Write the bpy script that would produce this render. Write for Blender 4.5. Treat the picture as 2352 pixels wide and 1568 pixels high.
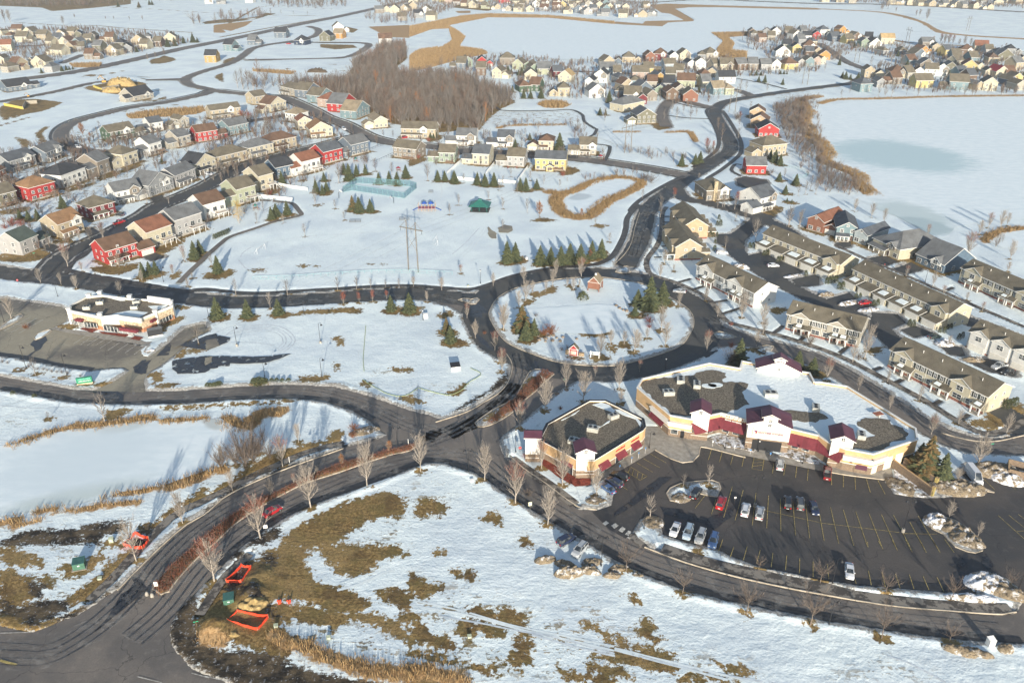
import bpy, math, random
import numpy as np
from mathutils import Matrix, Vector
for o in list(bpy.data.objects): bpy.data.objects.remove(o)
R=math.radians
SC=bpy.context.scene
COL=SC.collection
# ---------------------------------------------------------------- camera (a drone 120 m up, looking down 27 degrees)
F,TH,HC=1850.0,R(27.25),120.0
cam=bpy.data.objects.new('camera',bpy.data.cameras.new('camera')); COL.objects.link(cam)
cam.location=(0,0,HC); cam.rotation_euler=(math.pi/2-TH,0,0)
cam.data.sensor_width=36; cam.data.lens=36*F/2352; cam.data.clip_end=20000; cam.data.clip_start=1
SC.camera=cam
# ---------------------------------------------------------------- sky, sun, exposure
SUN_EL,SUN_AZ=R(14.5),R(7.2)   # the sun stands low behind the camera, a little to the right
W=bpy.data.worlds.new('World'); SC.world=W; W.use_nodes=True
wn=W.node_tree.nodes; wl=W.node_tree.links
bg=wn['Background']; sky=wn.new('ShaderNodeTexSky'); sky.sky_type='NISHITA'; sky.sun_disc=False
sky.sun_elevation=SUN_EL; sky.sun_rotation=math.pi-SUN_AZ; sky.altitude=300; sky.air_density=1.0; sky.dust_density=1.0; sky.ozone_density=1.2
wl.new(sky.outputs[0],bg.inputs[0]); bg.inputs[1].default_value=0.115
sd=Vector((math.sin(SUN_AZ)*math.cos(SUN_EL),-math.cos(SUN_AZ)*math.cos(SUN_EL),math.sin(SUN_EL)))
sun=bpy.data.objects.new('sun',bpy.data.lights.new('sun','SUN')); COL.objects.link(sun)
sun.data.energy=4.7; sun.data.angle=R(0.6); sun.data.color=(1.0,.92,.80)
sun.rotation_euler=sd.to_track_quat('Z','Y').to_euler()
SC.view_settings.view_transform='Standard'; SC.view_settings.look='None'; SC.view_settings.gamma=1
SC.view_settings.exposure=0.72
SC.render.engine='CYCLES'
cy=SC.cycles; cy.max_bounces=4; cy.diffuse_bounces=2; cy.glossy_bounces=2; cy.transmission_bounces=2; cy.volume_bounces=0; cy.transparent_max_bounces=4
cy.use_adaptive_sampling=True; cy.adaptive_threshold=0.02
try: cy.use_denoising=True; cy.denoiser='OPENIMAGEDENOISE'
except Exception: pass
random.seed(7); RNG=np.random.default_rng(7)
# ---------------------------------------------------------------- survey: points read off the photograph -> ground metres
BX=[0,470.4,940.8,1411.2,1881.6]; BY=[0,235.2,470.4,705.6,940.8,1254.1]
def un(u,v,z=0.0):
    u=u-1176; v=v-784
    t=(HC-z)/(F*math.sin(TH)+v*math.cos(TH))
    return (u*t,(F*math.cos(TH)-v*math.sin(TH))*t)
def K(ix,iy,x,y): return (BX[ix]+x*.2,BY[iy]+y*.2)
def G(ix,iy,x,y,z=0.0): return un(*K(ix,iy,x,y),z)
def GP(ix,iy,s,z=0.0):
    v=[float(a) for a in s.replace(',',' ').split()]
    return [G(ix,iy,v[i],v[i+1],z) for i in range(0,len(v),2)]
def OV(s,z=0.0):
    v=[float(a) for a in s.replace(',',' ').split()]
    return [un(v[i],v[i+1],z) for i in range(0,len(v),2)]
def hgt(g,topv):
    lo,hi=0.,60.
    for _ in range(30):
        z=(lo+hi)/2; d=g[1]*math.cos(TH)+(HC-z)*math.sin(TH)
        yy=784+F*((HC-z)*math.cos(TH)-g[1]*math.sin(TH))/d
        if yy>topv: lo=z
        else: hi=z
    return z
def smooth(pts,closed=False,step=2.0):
    P=[np.array(p,float) for p in pts]; n=len(P); out=[]
    rng=range(n if closed else n-1)
    for i in rng:
        p1,p2=P[i],P[(i+1)%n]
        p0=P[(i-1)%n] if closed or i>0 else 2*p1-p2
        p3=P[(i+2)%n] if closed or i+2<n else 2*p2-p1
        k=max(1,min(40,int(np.linalg.norm(p2-p1)/step)))
        for j in range(k):
            t=j/k
            out.append(.5*((2*p1)+(-p0+p2)*t+(2*p0-5*p1+4*p2-p3)*t*t+(-p0+3*p1-3*p2+p3)*t**3))
    if not closed: out.append(P[-1])
    return [tuple(o) for o in out]
# ---------------------------------------------------------------- noise
def _h(ix,iy,s):
    n=(ix*374761393+iy*668265263+s*974634777)&0xffffffff
    n=((n^(n>>13))*1274126177)&0xffffffff
    return ((n^(n>>16))&0xffff)/65535.0
def vnoise(x,y,s=0):
    x=np.asarray(x,float);y=np.asarray(y,float)
    ix=np.floor(x).astype(np.int64);iy=np.floor(y).astype(np.int64);fx=x-ix;fy=y-iy
    fx=fx*fx*(3-2*fx);fy=fy*fy*(3-2*fy)
    a=_h(ix,iy,s);b=_h(ix+1,iy,s);c=_h(ix,iy+1,s);d=_h(ix+1,iy+1,s)
    return (a*(1-fx)+b*fx)*(1-fy)+(c*(1-fx)+d*fx)*fy
def fbm(x,y,s=0,o=3):
    r=0;a=.5
    for i in range(o): r=r+a*vnoise(x*2**i,y*2**i,s+i*17);a*=.5
    return r/(1-.5**o)
def jag(pts,amp=.5,step=1.2,seed=1):
    out=[];n=len(pts)
    for i in range(n):
        a=np.array(pts[i]);b=np.array(pts[(i+1)%n]);L=np.linalg.norm(b-a);k=max(1,int(L/step))
        nr=np.array([-(b-a)[1],(b-a)[0]])/max(L,1e-6)
        for j in range(k):
            p=a+(b-a)*j/k
            out.append(tuple(p+nr*(float(fbm(p[0]/step/2,p[1]/step/2,seed))-.5)*2*amp))
    return out
# ---------------------------------------------------------------- materials
MATS={}
def nt(name):
    m=bpy.data.materials.new(name); m.use_nodes=True; t=m.node_tree; b=t.nodes['Principled BSDF']
    MATS[name]=m; return m,t.nodes,t.links,b
def posn(N,L,scale=(1,1,1)):
    g=N.new('ShaderNodeNewGeometry'); mp=N.new('ShaderNodeMapping'); mp.inputs['Scale'].default_value=scale
    L.new(g.outputs['Position'],mp.inputs[0]); return mp.outputs[0]
def noise(N,L,vec,sc,det=3,rough=.5):
    n=N.new('ShaderNodeTexNoise'); n.inputs['Scale'].default_value=sc; n.inputs['Detail'].default_value=det; n.inputs['Roughness'].default_value=rough
    L.new(vec,n.inputs['Vector']); return n.outputs[0]
def mth(N,L,op,a,b=None,c=None,clamp=False):
    n=N.new('ShaderNodeMath'); n.operation=op; n.use_clamp=clamp
    for i,v in enumerate((a,b,c)):
        if v is None: continue
        if isinstance(v,(int,float)): n.inputs[i].default_value=v
        else: L.new(v,n.inputs[i])
    return n.outputs[0]
def mrange(N,L,v,a,b,c=0,d=1,sm=True):
    n=N.new('ShaderNodeMapRange'); n.interpolation_type='SMOOTHSTEP' if sm else 'LINEAR'
    L.new(v,n.inputs[0])
    for i,x in enumerate((a,b,c,d)): n.inputs[i+1].default_value=x
    return n.outputs[0]
def mix(N,L,f,a,b):
    n=N.new('ShaderNodeMix'); n.data_type='RGBA'
    if isinstance(f,(int,float)): n.inputs[0].default_value=f
    else: L.new(f,n.inputs[0])
    for i,v in ((6,a),(7,b)):
        if isinstance(v,tuple): n.inputs[i].default_value=(*v,1)
        else: L.new(v,n.inputs[i])
    return n.outputs[2]
def bump(N,L,b,h,s,d=1.0):
    n=N.new('ShaderNodeBump'); n.inputs['Strength'].default_value=s; n.inputs['Distance'].default_value=d
    L.new(h,n.inputs['Height']); L.new(n.outputs[0],b.inputs['Normal'])
def simple(name,col,rough=.8,var=.12,sc=1.5,metal=0,spec=.3,lines=None):
    if name in MATS: return MATS[name]
    m,N,L,b=nt(name); v=posn(N,L); f=noise(N,L,v,sc,4,.6)
    lo=tuple(max(0,c*(1-var*1.6)) for c in col); hi=tuple(min(1,c*(1+var)) for c in col)
    c=mix(N,L,mrange(N,L,f,.3,.7),lo,hi)
    if lines:   # courses of siding: thin darker joints along height
        s=N.new('ShaderNodeSeparateXYZ'); L.new(v,s.inputs[0])
        w=mth(N,L,'FRACT',mth(N,L,'MULTIPLY',s.outputs[2],1/lines)); k=mrange(N,L,w,0,.16,0,1)
        c=mix(N,L,k,tuple(x*.72 for x in col),c)
    L.new(c,b.inputs['Base Color']); b.inputs['Roughness'].default_value=rough; b.inputs['Metallic'].default_value=metal
    b.inputs['Specular IOR Level'].default_value=spec
    return m
def shingle(name,col):
    m,N,L,b=nt(name); v=posn(N,L); f=noise(N,L,v,.35,2); g=noise(N,L,posn(N,L,(2.2,2.2,5)),2.2,3,.7)
    k=mth(N,L,'ADD',mth(N,L,'MULTIPLY',f,.4),mth(N,L,'MULTIPLY',g,.6))
    c=mix(N,L,mrange(N,L,k,.36,.62),tuple(x*.72 for x in col),tuple(min(1,x*1.25) for x in col))
    L.new(c,b.inputs['Base Color']); b.inputs['Roughness'].default_value=.92; b.inputs['Specular IOR Level'].default_value=.2
    bump(N,L,b,g,.3,.05); return m
WALLS=dict(white=(.72,.71,.66),cream=(.62,.56,.41),tan=(.50,.42,.29),beige=(.47,.43,.35),grey=(.33,.34,.34),lightgrey=(.47,.46,.44),slate=(.17,.21,.25),teal=(.22,.31,.33),
 blue=(.13,.19,.25),navy=(.05,.07,.11),green=(.30,.37,.28),darkgreen=(.09,.14,.09),olive=(.21,.20,.14),red=(.40,.045,.042),maroon=(.20,.035,.04),brick=(.30,.14,.09),
 yellow=(.62,.50,.22),ochre=(.52,.34,.13),peach=(.60,.43,.27),pink=(.52,.40,.33),brown=(.19,.13,.09),taupe=(.29,.25,.20),paleblue=(.46,.52,.53),orange=(.55,.30,.10),palegreen=(.45,.47,.33))
ROOFS=dict(taupe=(.155,.135,.098),grey=(.15,.155,.155),slate=(.10,.11,.12),dark=(.050,.053,.058),brown=(.145,.09,.06),rust=(.23,.105,.065),gold=(.27,.16,.085),tan=(.27,.22,.15),crimson=(.25,.03,.04),darkgreen=(.08,.10,.085),ochre=(.42,.30,.15))
RN=dict(taupe='tan-grey',grey='grey',slate='slate grey',dark='charcoal',brown='brown',rust='rusty brown',gold='golden brown',tan='pale tan',crimson='crimson',darkgreen='dark green-grey',ochre='ochre')
WN=dict(white='white',cream='cream',tan='tan',beige='beige',grey='grey',lightgrey='pale grey',slate='slate blue',teal='teal',blue='blue',navy='navy',green='sage green',darkgreen='dark green',olive='olive',red='red',
 maroon='maroon',brick='brick red',yellow='yellow',ochre='ochre',peach='peach',pink='pinkish cream',brown='brown',taupe='stone grey',paleblue='pale blue',orange='orange',palegreen='pale green')
def wallm(n): return simple('siding_'+n,tuple(x*(.86 if n in('white','red') else .76) for x in WALLS[n]),.75,.08,.6,lines=.33)
def roofm(n): return MATS.get('shingle_'+n) or shingle('shingle_'+n,ROOFS[n])
M_trim=simple('white_trim',(.74,.73,.69),.6,.05)
M_glass,_N,_L,_b=nt('window_glass'); _b.inputs['Base Color'].default_value=(.035,.045,.055,1); _b.inputs['Roughness'].default_value=.12; _b.inputs['Specular IOR Level'].default_value=.7
_f=noise(_N,_L,posn(_N,_L),.7,1); _L.new(mix(_N,_L,mrange(_N,_L,_f,.45,.6),(.02,.027,.035),(.10,.11,.11)),_b.inputs['Base Color'])
M_conc=simple('concrete',(.36,.33,.28),.85,.15,.8)
M_kerb=simple('kerb_concrete',(.50,.43,.33),.85,.2,.5)
M_black=simple('black_metal',(.018,.019,.022),.5,.1,spec=.5)
M_galv=simple('weathered_steel',(.21,.19,.16),.6,.15,metal=.3)
M_brick=simple('brick_foundation',(.26,.11,.08),.85,.2,2)
M_awn=simple('maroon_awning',(.17,.032,.042),.7,.15,.8)
M_maroon=simple('maroon_metal_roof',(.105,.04,.062),.5,.12,.5)
M_shutter=simple('dark_shutter',(.05,.055,.05),.6)
M_gdoor=simple('garage_door_paint',(.62,.60,.53),.6,.05)
M_wood=simple('deck_wood',(.30,.20,.13),.8,.2)
M_rubber=simple('tyre_rubber',(.015,.015,.016),.8)
M_rim=simple('wheel_rim',(.45,.45,.46),.35,.05,metal=.7)
M_tail=simple('tail_light_plastic',(.35,.01,.012),.3,.05)
M_lampw=simple('head_light_plastic',(.75,.76,.74),.2,.05)
M_orange=simple('orange_fence_mesh',(.80,.075,.03),.7,.15,3)
M_hvac=simple('unit_sheet_metal',(.52,.51,.45),.5,.12,1.2,metal=.2)
def snowm(name,base=(.83,.89,.88),dirt=.0,bs=.5):
    m,N,L,b=nt(name); v=posn(N,L); n1=noise(N,L,v,.9,6,.62); n2=noise(N,L,v,.12,3)
    c=mix(N,L,mrange(N,L,n2,.35,.65),tuple(x*.95 for x in base),base)
    if dirt>0:
        n3=noise(N,L,v,.7,7,.72); c=mix(N,L,mrange(N,L,n3,.60-dirt*.3,.66-dirt*.2),c,(.24,.19,.125))
        n4=noise(N,L,posn(N,L,(1,1,3)),1.7,5,.7); c=mix(N,L,mrange(N,L,n4,.62-dirt*.1,.7-dirt*.1),c,(.06,.05,.045))
    L.new(c,b.inputs['Base Color']); b.inputs['Roughness'].default_value=.8; b.inputs['Specular IOR Level'].default_value=.2
    bump(N,L,b,n1,bs,.5); return m
M_snow=snowm('roof_snow'); M_dirtysnow=snowm('dirty_snow',(.70,.70,.69),.85,.9); M_dirtysnow2=snowm('piled_snow',(.80,.81,.83),.45,.8)
def asphaltm(name,c1,c2,wet=.5,sc=.06,crack=True):
    m,N,L,b=nt(name); v=posn(N,L); f=noise(N,L,v,sc,5,.6); g=noise(N,L,posn(N,L,(1,1,1)),3.0,4,.8); h=noise(N,L,v,.5,4,.7)
    c=mix(N,L,mrange(N,L,f,.42,.58),c1,c2)
    c=mix(N,L,mth(N,L,'MULTIPLY',mrange(N,L,g,.3,.7),.35),c,tuple(x*.55 for x in c2))
    c=mix(N,L,mth(N,L,'MULTIPLY',mrange(N,L,h,.5,.75),.4),c,tuple(x*1.35 for x in c1))
    if crack:
        vo=N.new('ShaderNodeTexVoronoi'); vo.feature='DISTANCE_TO_EDGE'; vo.inputs['Scale'].default_value=.055
        w=N.new('ShaderNodeVectorMath'); w.operation='ADD'; nn=N.new('ShaderNodeTexNoise'); nn.inputs['Scale'].default_value=.25; nn.inputs['Detail'].default_value=4; L.new(v,nn.inputs['Vector'])
        sc3=N.new('ShaderNodeVectorMath'); sc3.operation='SCALE'; sc3.inputs['Scale'].default_value=5; L.new(nn.outputs[1],sc3.inputs[0])
        L.new(v,w.inputs[0]); L.new(sc3.outputs[0],w.inputs[1]); L.new(w.outputs[0],vo.inputs['Vector'])
        k=mrange(N,L,vo.outputs['Distance'],.0012,.0055,.5,0); c=mix(N,L,k,c,(.018,.018,.02))
    L.new(c,b.inputs['Base Color'])
    L.new(mrange(N,L,f,.42,.58,.85,.85-.45*wet),b.inputs['Roughness']); b.inputs['Specular IOR Level'].default_value=.3
    return m
M_asph=asphaltm('dry_asphalt',(.22,.19,.16),(.15,.135,.12),.3)
M_asphd=asphaltm('dark_asphalt',(.100,.097,.088),(.052,.056,.058),.6)  # darker, bluer asphalt tone, smoother where it is darkest
M_lot=asphaltm('lot_asphalt',(.105,.093,.084),(.065,.062,.060),.6,.04)
M_lot2=asphaltm('worn_asphalt',(.36,.32,.235),(.19,.17,.14),.3,.035)
M_wet,_N,_L,_b=nt('wet_asphalt'); _b.inputs['Base Color'].default_value=(.012,.014,.02,1); _b.inputs['Roughness'].default_value=.35; _b.inputs['Specular IOR Level'].default_value=.35
_f=noise(_N,_L,posn(_N,_L),1.2,4); _L.new(mix(_N,_L,mrange(_N,_L,_f,.3,.75),(.022,.024,.030),(.055,.053,.052)),_b.inputs['Base Color'])
_L.new(mrange(_N,_L,noise(_N,_L,posn(_N,_L),.42,7,.7),.38,.46),_b.inputs['Alpha'])
M_walk,_N,_L,_b=nt('pavement_concrete'); _v=posn(_N,_L); _f=noise(_N,_L,_v,.35,5,.7)
_L.new(mix(_N,_L,mrange(_N,_L,_f,.46,.53),(.075,.065,.055),(.25,.22,.18)),_b.inputs['Base Color']); _b.inputs['Roughness'].default_value=.8
M_damp=simple('melt_water_edge',(.035,.036,.038),.5,.2,1)
M_walkd=simple('damp_pavement',(.085,.078,.07),.6,.35,.5)
M_yel=simple('yellow_paint',(.42,.33,.12),.8,.35,1.5); M_wht=simple('white_paint',(.55,.53,.47),.8,.3,1.5)
M_mulch=simple('red_mulch',(.24,.055,.035),.95,.3,2)
# gravel ballast of flat roofs
M_ballast,_N,_L,_b=nt('roof_ballast'); _v=posn(_N,_L); _f=noise(_N,_L,_v,2.6,5,.85); _g=noise(_N,_L,_v,.15,2)
_c=mix(_N,_L,mrange(_N,_L,_f,.42,.6),(.075,.062,.045),(.30,.25,.18)); _c=mix(_N,_L,mth(_N,_L,'MULTIPLY',_g,.3),_c,(.10,.085,.065))
_L.new(_c,_b.inputs['Base Color']); _b.inputs['Roughness'].default_value=.95; bump(_N,_L,_b,_f,.8,.12)
# ---------------------------------------------------------------- mesh builder and object helpers
class MB:
    def __init__(s): s.v=[];s.f=[];s.m=[];s.mats=[]
    def mi(s,mat):
        if mat not in s.mats: s.mats.append(mat)
        return s.mats.index(mat)
    def face(s,pts,mat):
        n=len(s.v); s.v+= [tuple(p) for p in pts]; s.f.append(tuple(range(n,n+len(pts)))); s.m.append(s.mi(mat))
    def box(s,x0,x1,y0,y1,z0,z1,mat,top=None):
        p=[(x0,y0,z0),(x1,y0,z0),(x1,y1,z0),(x0,y1,z0),(x0,y0,z1),(x1,y0,z1),(x1,y1,z1),(x0,y1,z1)]
        n=len(s.v); s.v+=p
        for q in ((0,3,2,1),(4,5,6,7),(0,1,5,4),(1,2,6,5),(2,3,7,6),(3,0,4,7)):
            s.f.append(tuple(n+i for i in q)); s.m.append(s.mi(top if (top and q[0]==4) else mat))
    def obox(s,c,ax,hx,hy,z0,z1,mat,top=None):
        ca,sa=math.cos(ax),math.sin(ax); n=len(s.v)
        for z in (z0,z1):
            for dx,dy in ((-hx,-hy),(hx,-hy),(hx,hy),(-hx,hy)): s.v.append((c[0]+dx*ca-dy*sa,c[1]+dx*sa+dy*ca,z))
        for q in ((0,3,2,1),(4,5,6,7),(0,1,5,4),(1,2,6,5),(2,3,7,6),(3,0,4,7)):
            s.f.append(tuple(n+i for i in q)); s.m.append(s.mi(top if (top and q[0]==4) else mat))
    def tube(s,a,b,r0,r1,mat,k=6,cap=True):
        a=np.array(a,float);b=np.array(b,float);d=b-a;L=np.linalg.norm(d)
        if L<1e-6: return
        d/=L;u=np.cross(d,(0,0,1) if abs(d[2])<.9 else (1,0,0));u/=np.linalg.norm(u);w=np.cross(d,u);n=len(s.v)
        for c,r in ((a,r0),(b,r1)):
            for i in range(k):
                t=2*math.pi*i/k; s.v.append(tuple(c+u*r*math.cos(t)+w*r*math.sin(t)))
        mi=s.mi(mat)
        for i in range(k):
            j=(i+1)%k; s.f.append((n+i,n+j,n+k+j,n+k+i)); s.m.append(mi)
        if cap: s.f.append(tuple(n+k+i for i in range(k))); s.m.append(mi); s.f.append(tuple(n+k-1-i for i in range(k))); s.m.append(mi)
    def poly(s,pts,z0,z1,mat,top=None):
        a=sum(pts[i][0]*pts[(i+1)%len(pts)][1]-pts[(i+1)%len(pts)][0]*pts[i][1] for i in range(len(pts)))
        if a<0: pts=pts[::-1]
        s.face([(p[0],p[1],z1) for p in pts],top or mat)
        n=len(pts)
        for i in range(n):
            p,q=pts[i],pts[(i+1)%n]; s.face([(p[0],p[1],z0),(q[0],q[1],z0),(q[0],q[1],z1),(p[0],p[1],z1)],mat)
    def slab(s,q,t,top,side):  # q: 4 points of the upper face, t: thickness
        s.face(q,top); lo=[(p[0],p[1],p[2]-t) for p in q]; s.face(lo[::-1],side)
        for i in range(len(q)): j=(i+1)%len(q); s.face([lo[i],lo[j],q[j],q[i]],side)
    def mesh(s,name):
        me=bpy.data.meshes.new(name); me.from_pydata(s.v,[],s.f)
        for m in s.mats: me.materials.append(m)
        me.polygons.foreach_set('material_index',s.m); me.update(); return me
    def build(s,name,parent=None): return link(name,s.mesh(name),parent)
def link(name,data,parent=None,loc=None,rz=0):
    o=bpy.data.objects.new(name,data); COL.objects.link(o)
    if parent is not None: o.parent=parent
    if loc is not None: o.location=loc
    if rz: o.rotation_euler=(0,0,rz)
    return o
def tag(o,label=None,cat=None,group=None,kind=None):
    if label: o['label']=label
    if cat: o['category']=cat
    if group: o['group']=group
    if kind: o['kind']=kind
    return o
def empty(name,loc,rz=0): return link(name,None,None,loc,rz)
def dup(src,loc,rz=0,sc=1.0):
    r=src.copy(); COL.objects.link(r); r.location=loc; r.rotation_euler=(0,0,rz); r.scale=(sc,sc,sc) if isinstance(sc,(int,float)) else sc
    for ch in src.children:
        c=ch.copy(); COL.objects.link(c); c.parent=r
        for g in ch.children: d=g.copy(); COL.objects.link(d); d.parent=c
    return r
ONES='zero first second third fourth fifth sixth seventh eighth ninth tenth eleventh twelfth thirteenth fourteenth fifteenth sixteenth seventeenth eighteenth nineteenth'.split()
TENS=' ten twenty thirty forty fifty sixty seventy eighty ninety'.split(' ')
TENTH='x tenth twentieth thirtieth fortieth fiftieth sixtieth seventieth eightieth ninetieth'.split()
def ordw(n):
    if n<20: return ONES[n]
    if n<100: return TENTH[n//10] if n%10==0 else TENS[n//10]+'-'+ONES[n%10]
    return 'hundred-and-'+ordw(n-100) if n%100 else 'hundredth'
PENDING=[]   # (object, description, place, category, image x)
def later(o,desc,place,cat,x): PENDING.append((o,desc,place,cat,x))
def screenx(p):
    d=p[1]*math.cos(TH)+HC*math.sin(TH); return p[0]/d
def mesh_np(name,V,Fq,mats,parent=None,mi=None):
    me=bpy.data.meshes.new(name); V=np.asarray(V,np.float32); Fq=np.asarray(Fq,np.int32); k=Fq.shape[1]
    me.vertices.add(len(V)); me.vertices.foreach_set('co',V.ravel()); me.loops.add(Fq.size); me.loops.foreach_set('vertex_index',Fq.ravel())
    me.polygons.add(len(Fq)); me.polygons.foreach_set('loop_start',np.arange(len(Fq),dtype=np.int32)*k)
    try: me.polygons.foreach_set('loop_total',np.full(len(Fq),k,np.int32))
    except Exception: pass
    for m in mats: me.materials.append(m)
    if mi is not None: me.polygons.foreach_set('material_index',np.asarray(mi,np.int32))
    me.update(calc_edges=True); me.validate(); return me
# ================================================================ GROUND, ROADS, WATER
# --- roads: ribbons (centre points, width m)
def cat(*a):
    r=[]
    for x in a: r+=x
    return r
RIB=[]   # name, pts, width, mat, raise
RIB.append(('road',OV('-160 590 -60 612 0 624 70 634 140 640 200 648 260 659 340 672 420 682 490 691 570 693 670 690 770 683 870 676.5 960 675 1040 682 1100 692'),10.0,M_asphd))
RIB.append(('road',OV('1437 610 1442 598 1459 570 1469 550 1477 520 1485 489 1505 463 1539 439 1571 415 1601 397 1637 373 1673 349 1678 331 1669 309 1653 283 1643 261 1647 248 1669 234 1731 222 1811 210 1882 201 1960 192 2060 186'),8.4,M_asphd))
RIB.append(('road',OV('1585 405 1500 389 1411 375 1359 368 1300 362 1207 355 1131 351 1050 343 981 335 910 329 870 321 840 311 790 285 750 271 710 250 654 226 620 222'),8.5,M_asph))
RIB.append(('road',OV('-120 215 0 190 50 182 174 165 300 139 400 116 470 102 570 82 670 60 770 40 870 18 941 2 1010 -14'),15,M_asph))
RIB.append(('road',OV('104 401 168 373 230 351 200 347 170 337 148 325 140 311 150 293 180 277 240 261 300 247 380 235 430 225 470 216 490 209 530 213 582 218 654 226'),8.5,M_asph))
RIB.append(('road',OV('-60 440 0 425 50 415 104 401 168 373'),8,M_asph))
RIB.append(('road',OV('490 209 470 203 440 197 426 187 432 177 470 163 510 152 540 140 566 122 580 112 610 104 650 98 700 90 728 80 730 68 710 61'),8,M_asph))
RIB.append(('road',OV('650 98 740 98 840 100 836 114 810 127 782 133 700 136 570 138'),7,M_asph))
RIB.append(('road',OV('-40 240 0 234 120 212 220 190 300 186 416 182'),7,M_asph))
RIB.append(('road',OV('110 632 140 594 180 570 260 534 340 490 360 475 420 451 470 429 510 407 550 387 610 367 670 351 730 337 790 321 835 310'),8.5,M_asphd))
RIB.append(('road',OV('562 280 620 271 655 265 700 255'),7,M_asph))
RIB.append(('road',OV('1548 425 1571 455 1610 462 1680 481 1740 500 1790 520 1850 560 1900 600 1980 640 2100 690 2260 750 2360 790 2460 830'),7,M_asphd))
RIB.append(('road',OV('1760 495 1700 540 1688 560 1692 580 1720 602 1770 635 1830 668 1900 700 2000 742 2060 790 2140 850 2250 915 2340 968 2352 1000'),7.5,M_asphd))
RIB.append(('road',OV('1530 292 1520 262 1536 235 1560 231 1643 250'),8,M_asph))
RIB.append(('road',OV('1731 222 1680 205 1560 193 1450 170 1300 165 1180 168'),7,M_asph))
RIB.append(('road',OV('1960 192 2000 175 2150 160 2230 130 2200 120'),8,M_asph))
RIB.append(('road',OV('1700 2 1880 9 2000 10 2150 16 2350 28 2500 34'),14,M_asph))
RIB.append(('road',OV('1350 -2 1480 6 1600 0 1720 2'),10,M_asph))
RIB.append(('road',OV('0 108 90 105 130 97 190 92'),7,M_asph)); RIB.append(('road',OV('140 146 190 126'),7,M_asph))
RIB.append(('road',OV('1880 100 1900 112 1940 140 1990 160'),8,M_asph))
# the ring road round the island
ISL=OV('1123.8 728.4 1127.8 706.4 1140.8 686.4 1164.8 670.4 1198.8 657.4 1280.8 641.4 1360.8 636.4 1411 640 1477 652 1531 678 1581 710 1594 740 1583 770 1557 797.6 1477 825.6 1411 839.6 1360 840 1290.8 833.6 1240.8 819.6 1180.8 795.6 1150.8 773.6')
ic=np.mean(ISL,0)
ring=[tuple(np.array(p)+(np.array(p)-ic)/np.linalg.norm(np.array(p)-ic)*4.3) for p in ISL]
ring=smooth(ring,True); RIB.append(('road',ring+ring[:3],9.4,M_asphd))
PLY=[]
PLY.append(('road',OV('-60 1420 0 1437 50 1448 76 1450 120 1434 180 1410 230 1378 270 1352 368 1254 430 1201 470 1179 530 1131 650 1077 790 1027 870 1007 905 990 960 985 1001 968 1071 944 1111 922 1151 896 1171 866 1174 836 1161 814 1141 810 1115 792 1093 774 1081 746 1081 736 1061 718 1031 702 1001 696 1020 670 1100 675 1160 690 1130 720 1135 745 1160 785 1200 812 1260 834 1340 846 1420 848 1500 838 1560 812 1600 770 1590 700 1615 706 1631 730 1661 748 1731 772 1811 792 1882 813 1942 842 2002 878 2062 916 2122 956 2182 986 2242 1004 2302 1006 2352 994 2460 960 2460 1055 2352 1045 2222 1039 2162 1017 2142 1006 2062 964 2002 922 1942 882 1882 846 1851 836 1811 816 1751 800 1691 792 1631 798 1591 818 1531 842 1471 854 1411 860 1351 866 1321 876 1281 898 1241 932 1191 974 1151 1002 1147 1021 1161 1053 1191 1071 1251 1115 1301 1153 1329 1169 1371 1172 1400 1190 1435 1232 1481 1254 1571 1288 1691 1322 1811 1348 1881 1361 2042 1388 2202 1402 2302 1408 2340 1402 2352 1350 2480 1340 2480 1500 2352 1477 2202 1468 2082 1452 1881 1421 1691 1382 1571 1354 1491 1322 1411 1284 1340 1240 1269 1199 1241 1183 1161 1131 1111 1095 1081 1081 1021 1063 981 1061 941 1075 850 1111 750 1145 670 1179 610 1215 556 1254 510 1300 470 1338 408 1404 392 1434 392 1480 420 1510 440 1534 470 1548 540 1572 640 1610 700 1660 -100 1660'),M_asph))
PLY.append(('road',OV('-60 858 0 863.6 90 879.6 170 894.6 210 896 330 897.6 400 897.6 470 892.6 570 885.6 670 882.6 770 887.6 850 909.6 941 941.6 985 953 1010 962 990 1000 900 1005 870 985 850 966 810 942 750 922 670 914 570 915 470 922 360 927.6 260 927.6 160 921.6 60 903.6 0 893 -60 886'),M_asph))
LOT=OV('1360 1175 1405 1160 1408 1135 1395 1110 1411 1088 1505 1033 1541 1052 1567 1061 1591 1058 1605 1045 1609 1025 1745 1052 1882 1079 1936 1089 2036 1102 2042 1107 2052 1133 2082 1139 2132 1143 2222 1139 2262 1125 2205 1088 2225 1072 2300 1094 2420 1120 2480 1420 2352 1358 2312 1326 2282 1316 2242 1318 2242 1362 2202 1360 2082 1352 1962 1342 1882 1330 1731 1296 1661 1266 1631 1253 1581 1245 1523 1225 1519 1212 1515 1200 1500 1186 1485 1184 1471 1190 1451 1220 1437 1236 1400 1215')
PLY.append(('parking_lot',LOT,M_lot))
LOT2=OV('-80 690 10 684 140 704 158 714 152 738 118 754 335 796 325 812 340 820 390 785 398 776 424 753 470 742 480 760 440 780 396 818 370 838 340 856 330 872 334 900 212 898 260 876 288 858 298 850 284 843 250 845 210 850 140 841 60 825 0 815 -80 806')
PLY.append(('parking_lot',LOT2,M_lot2))
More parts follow.
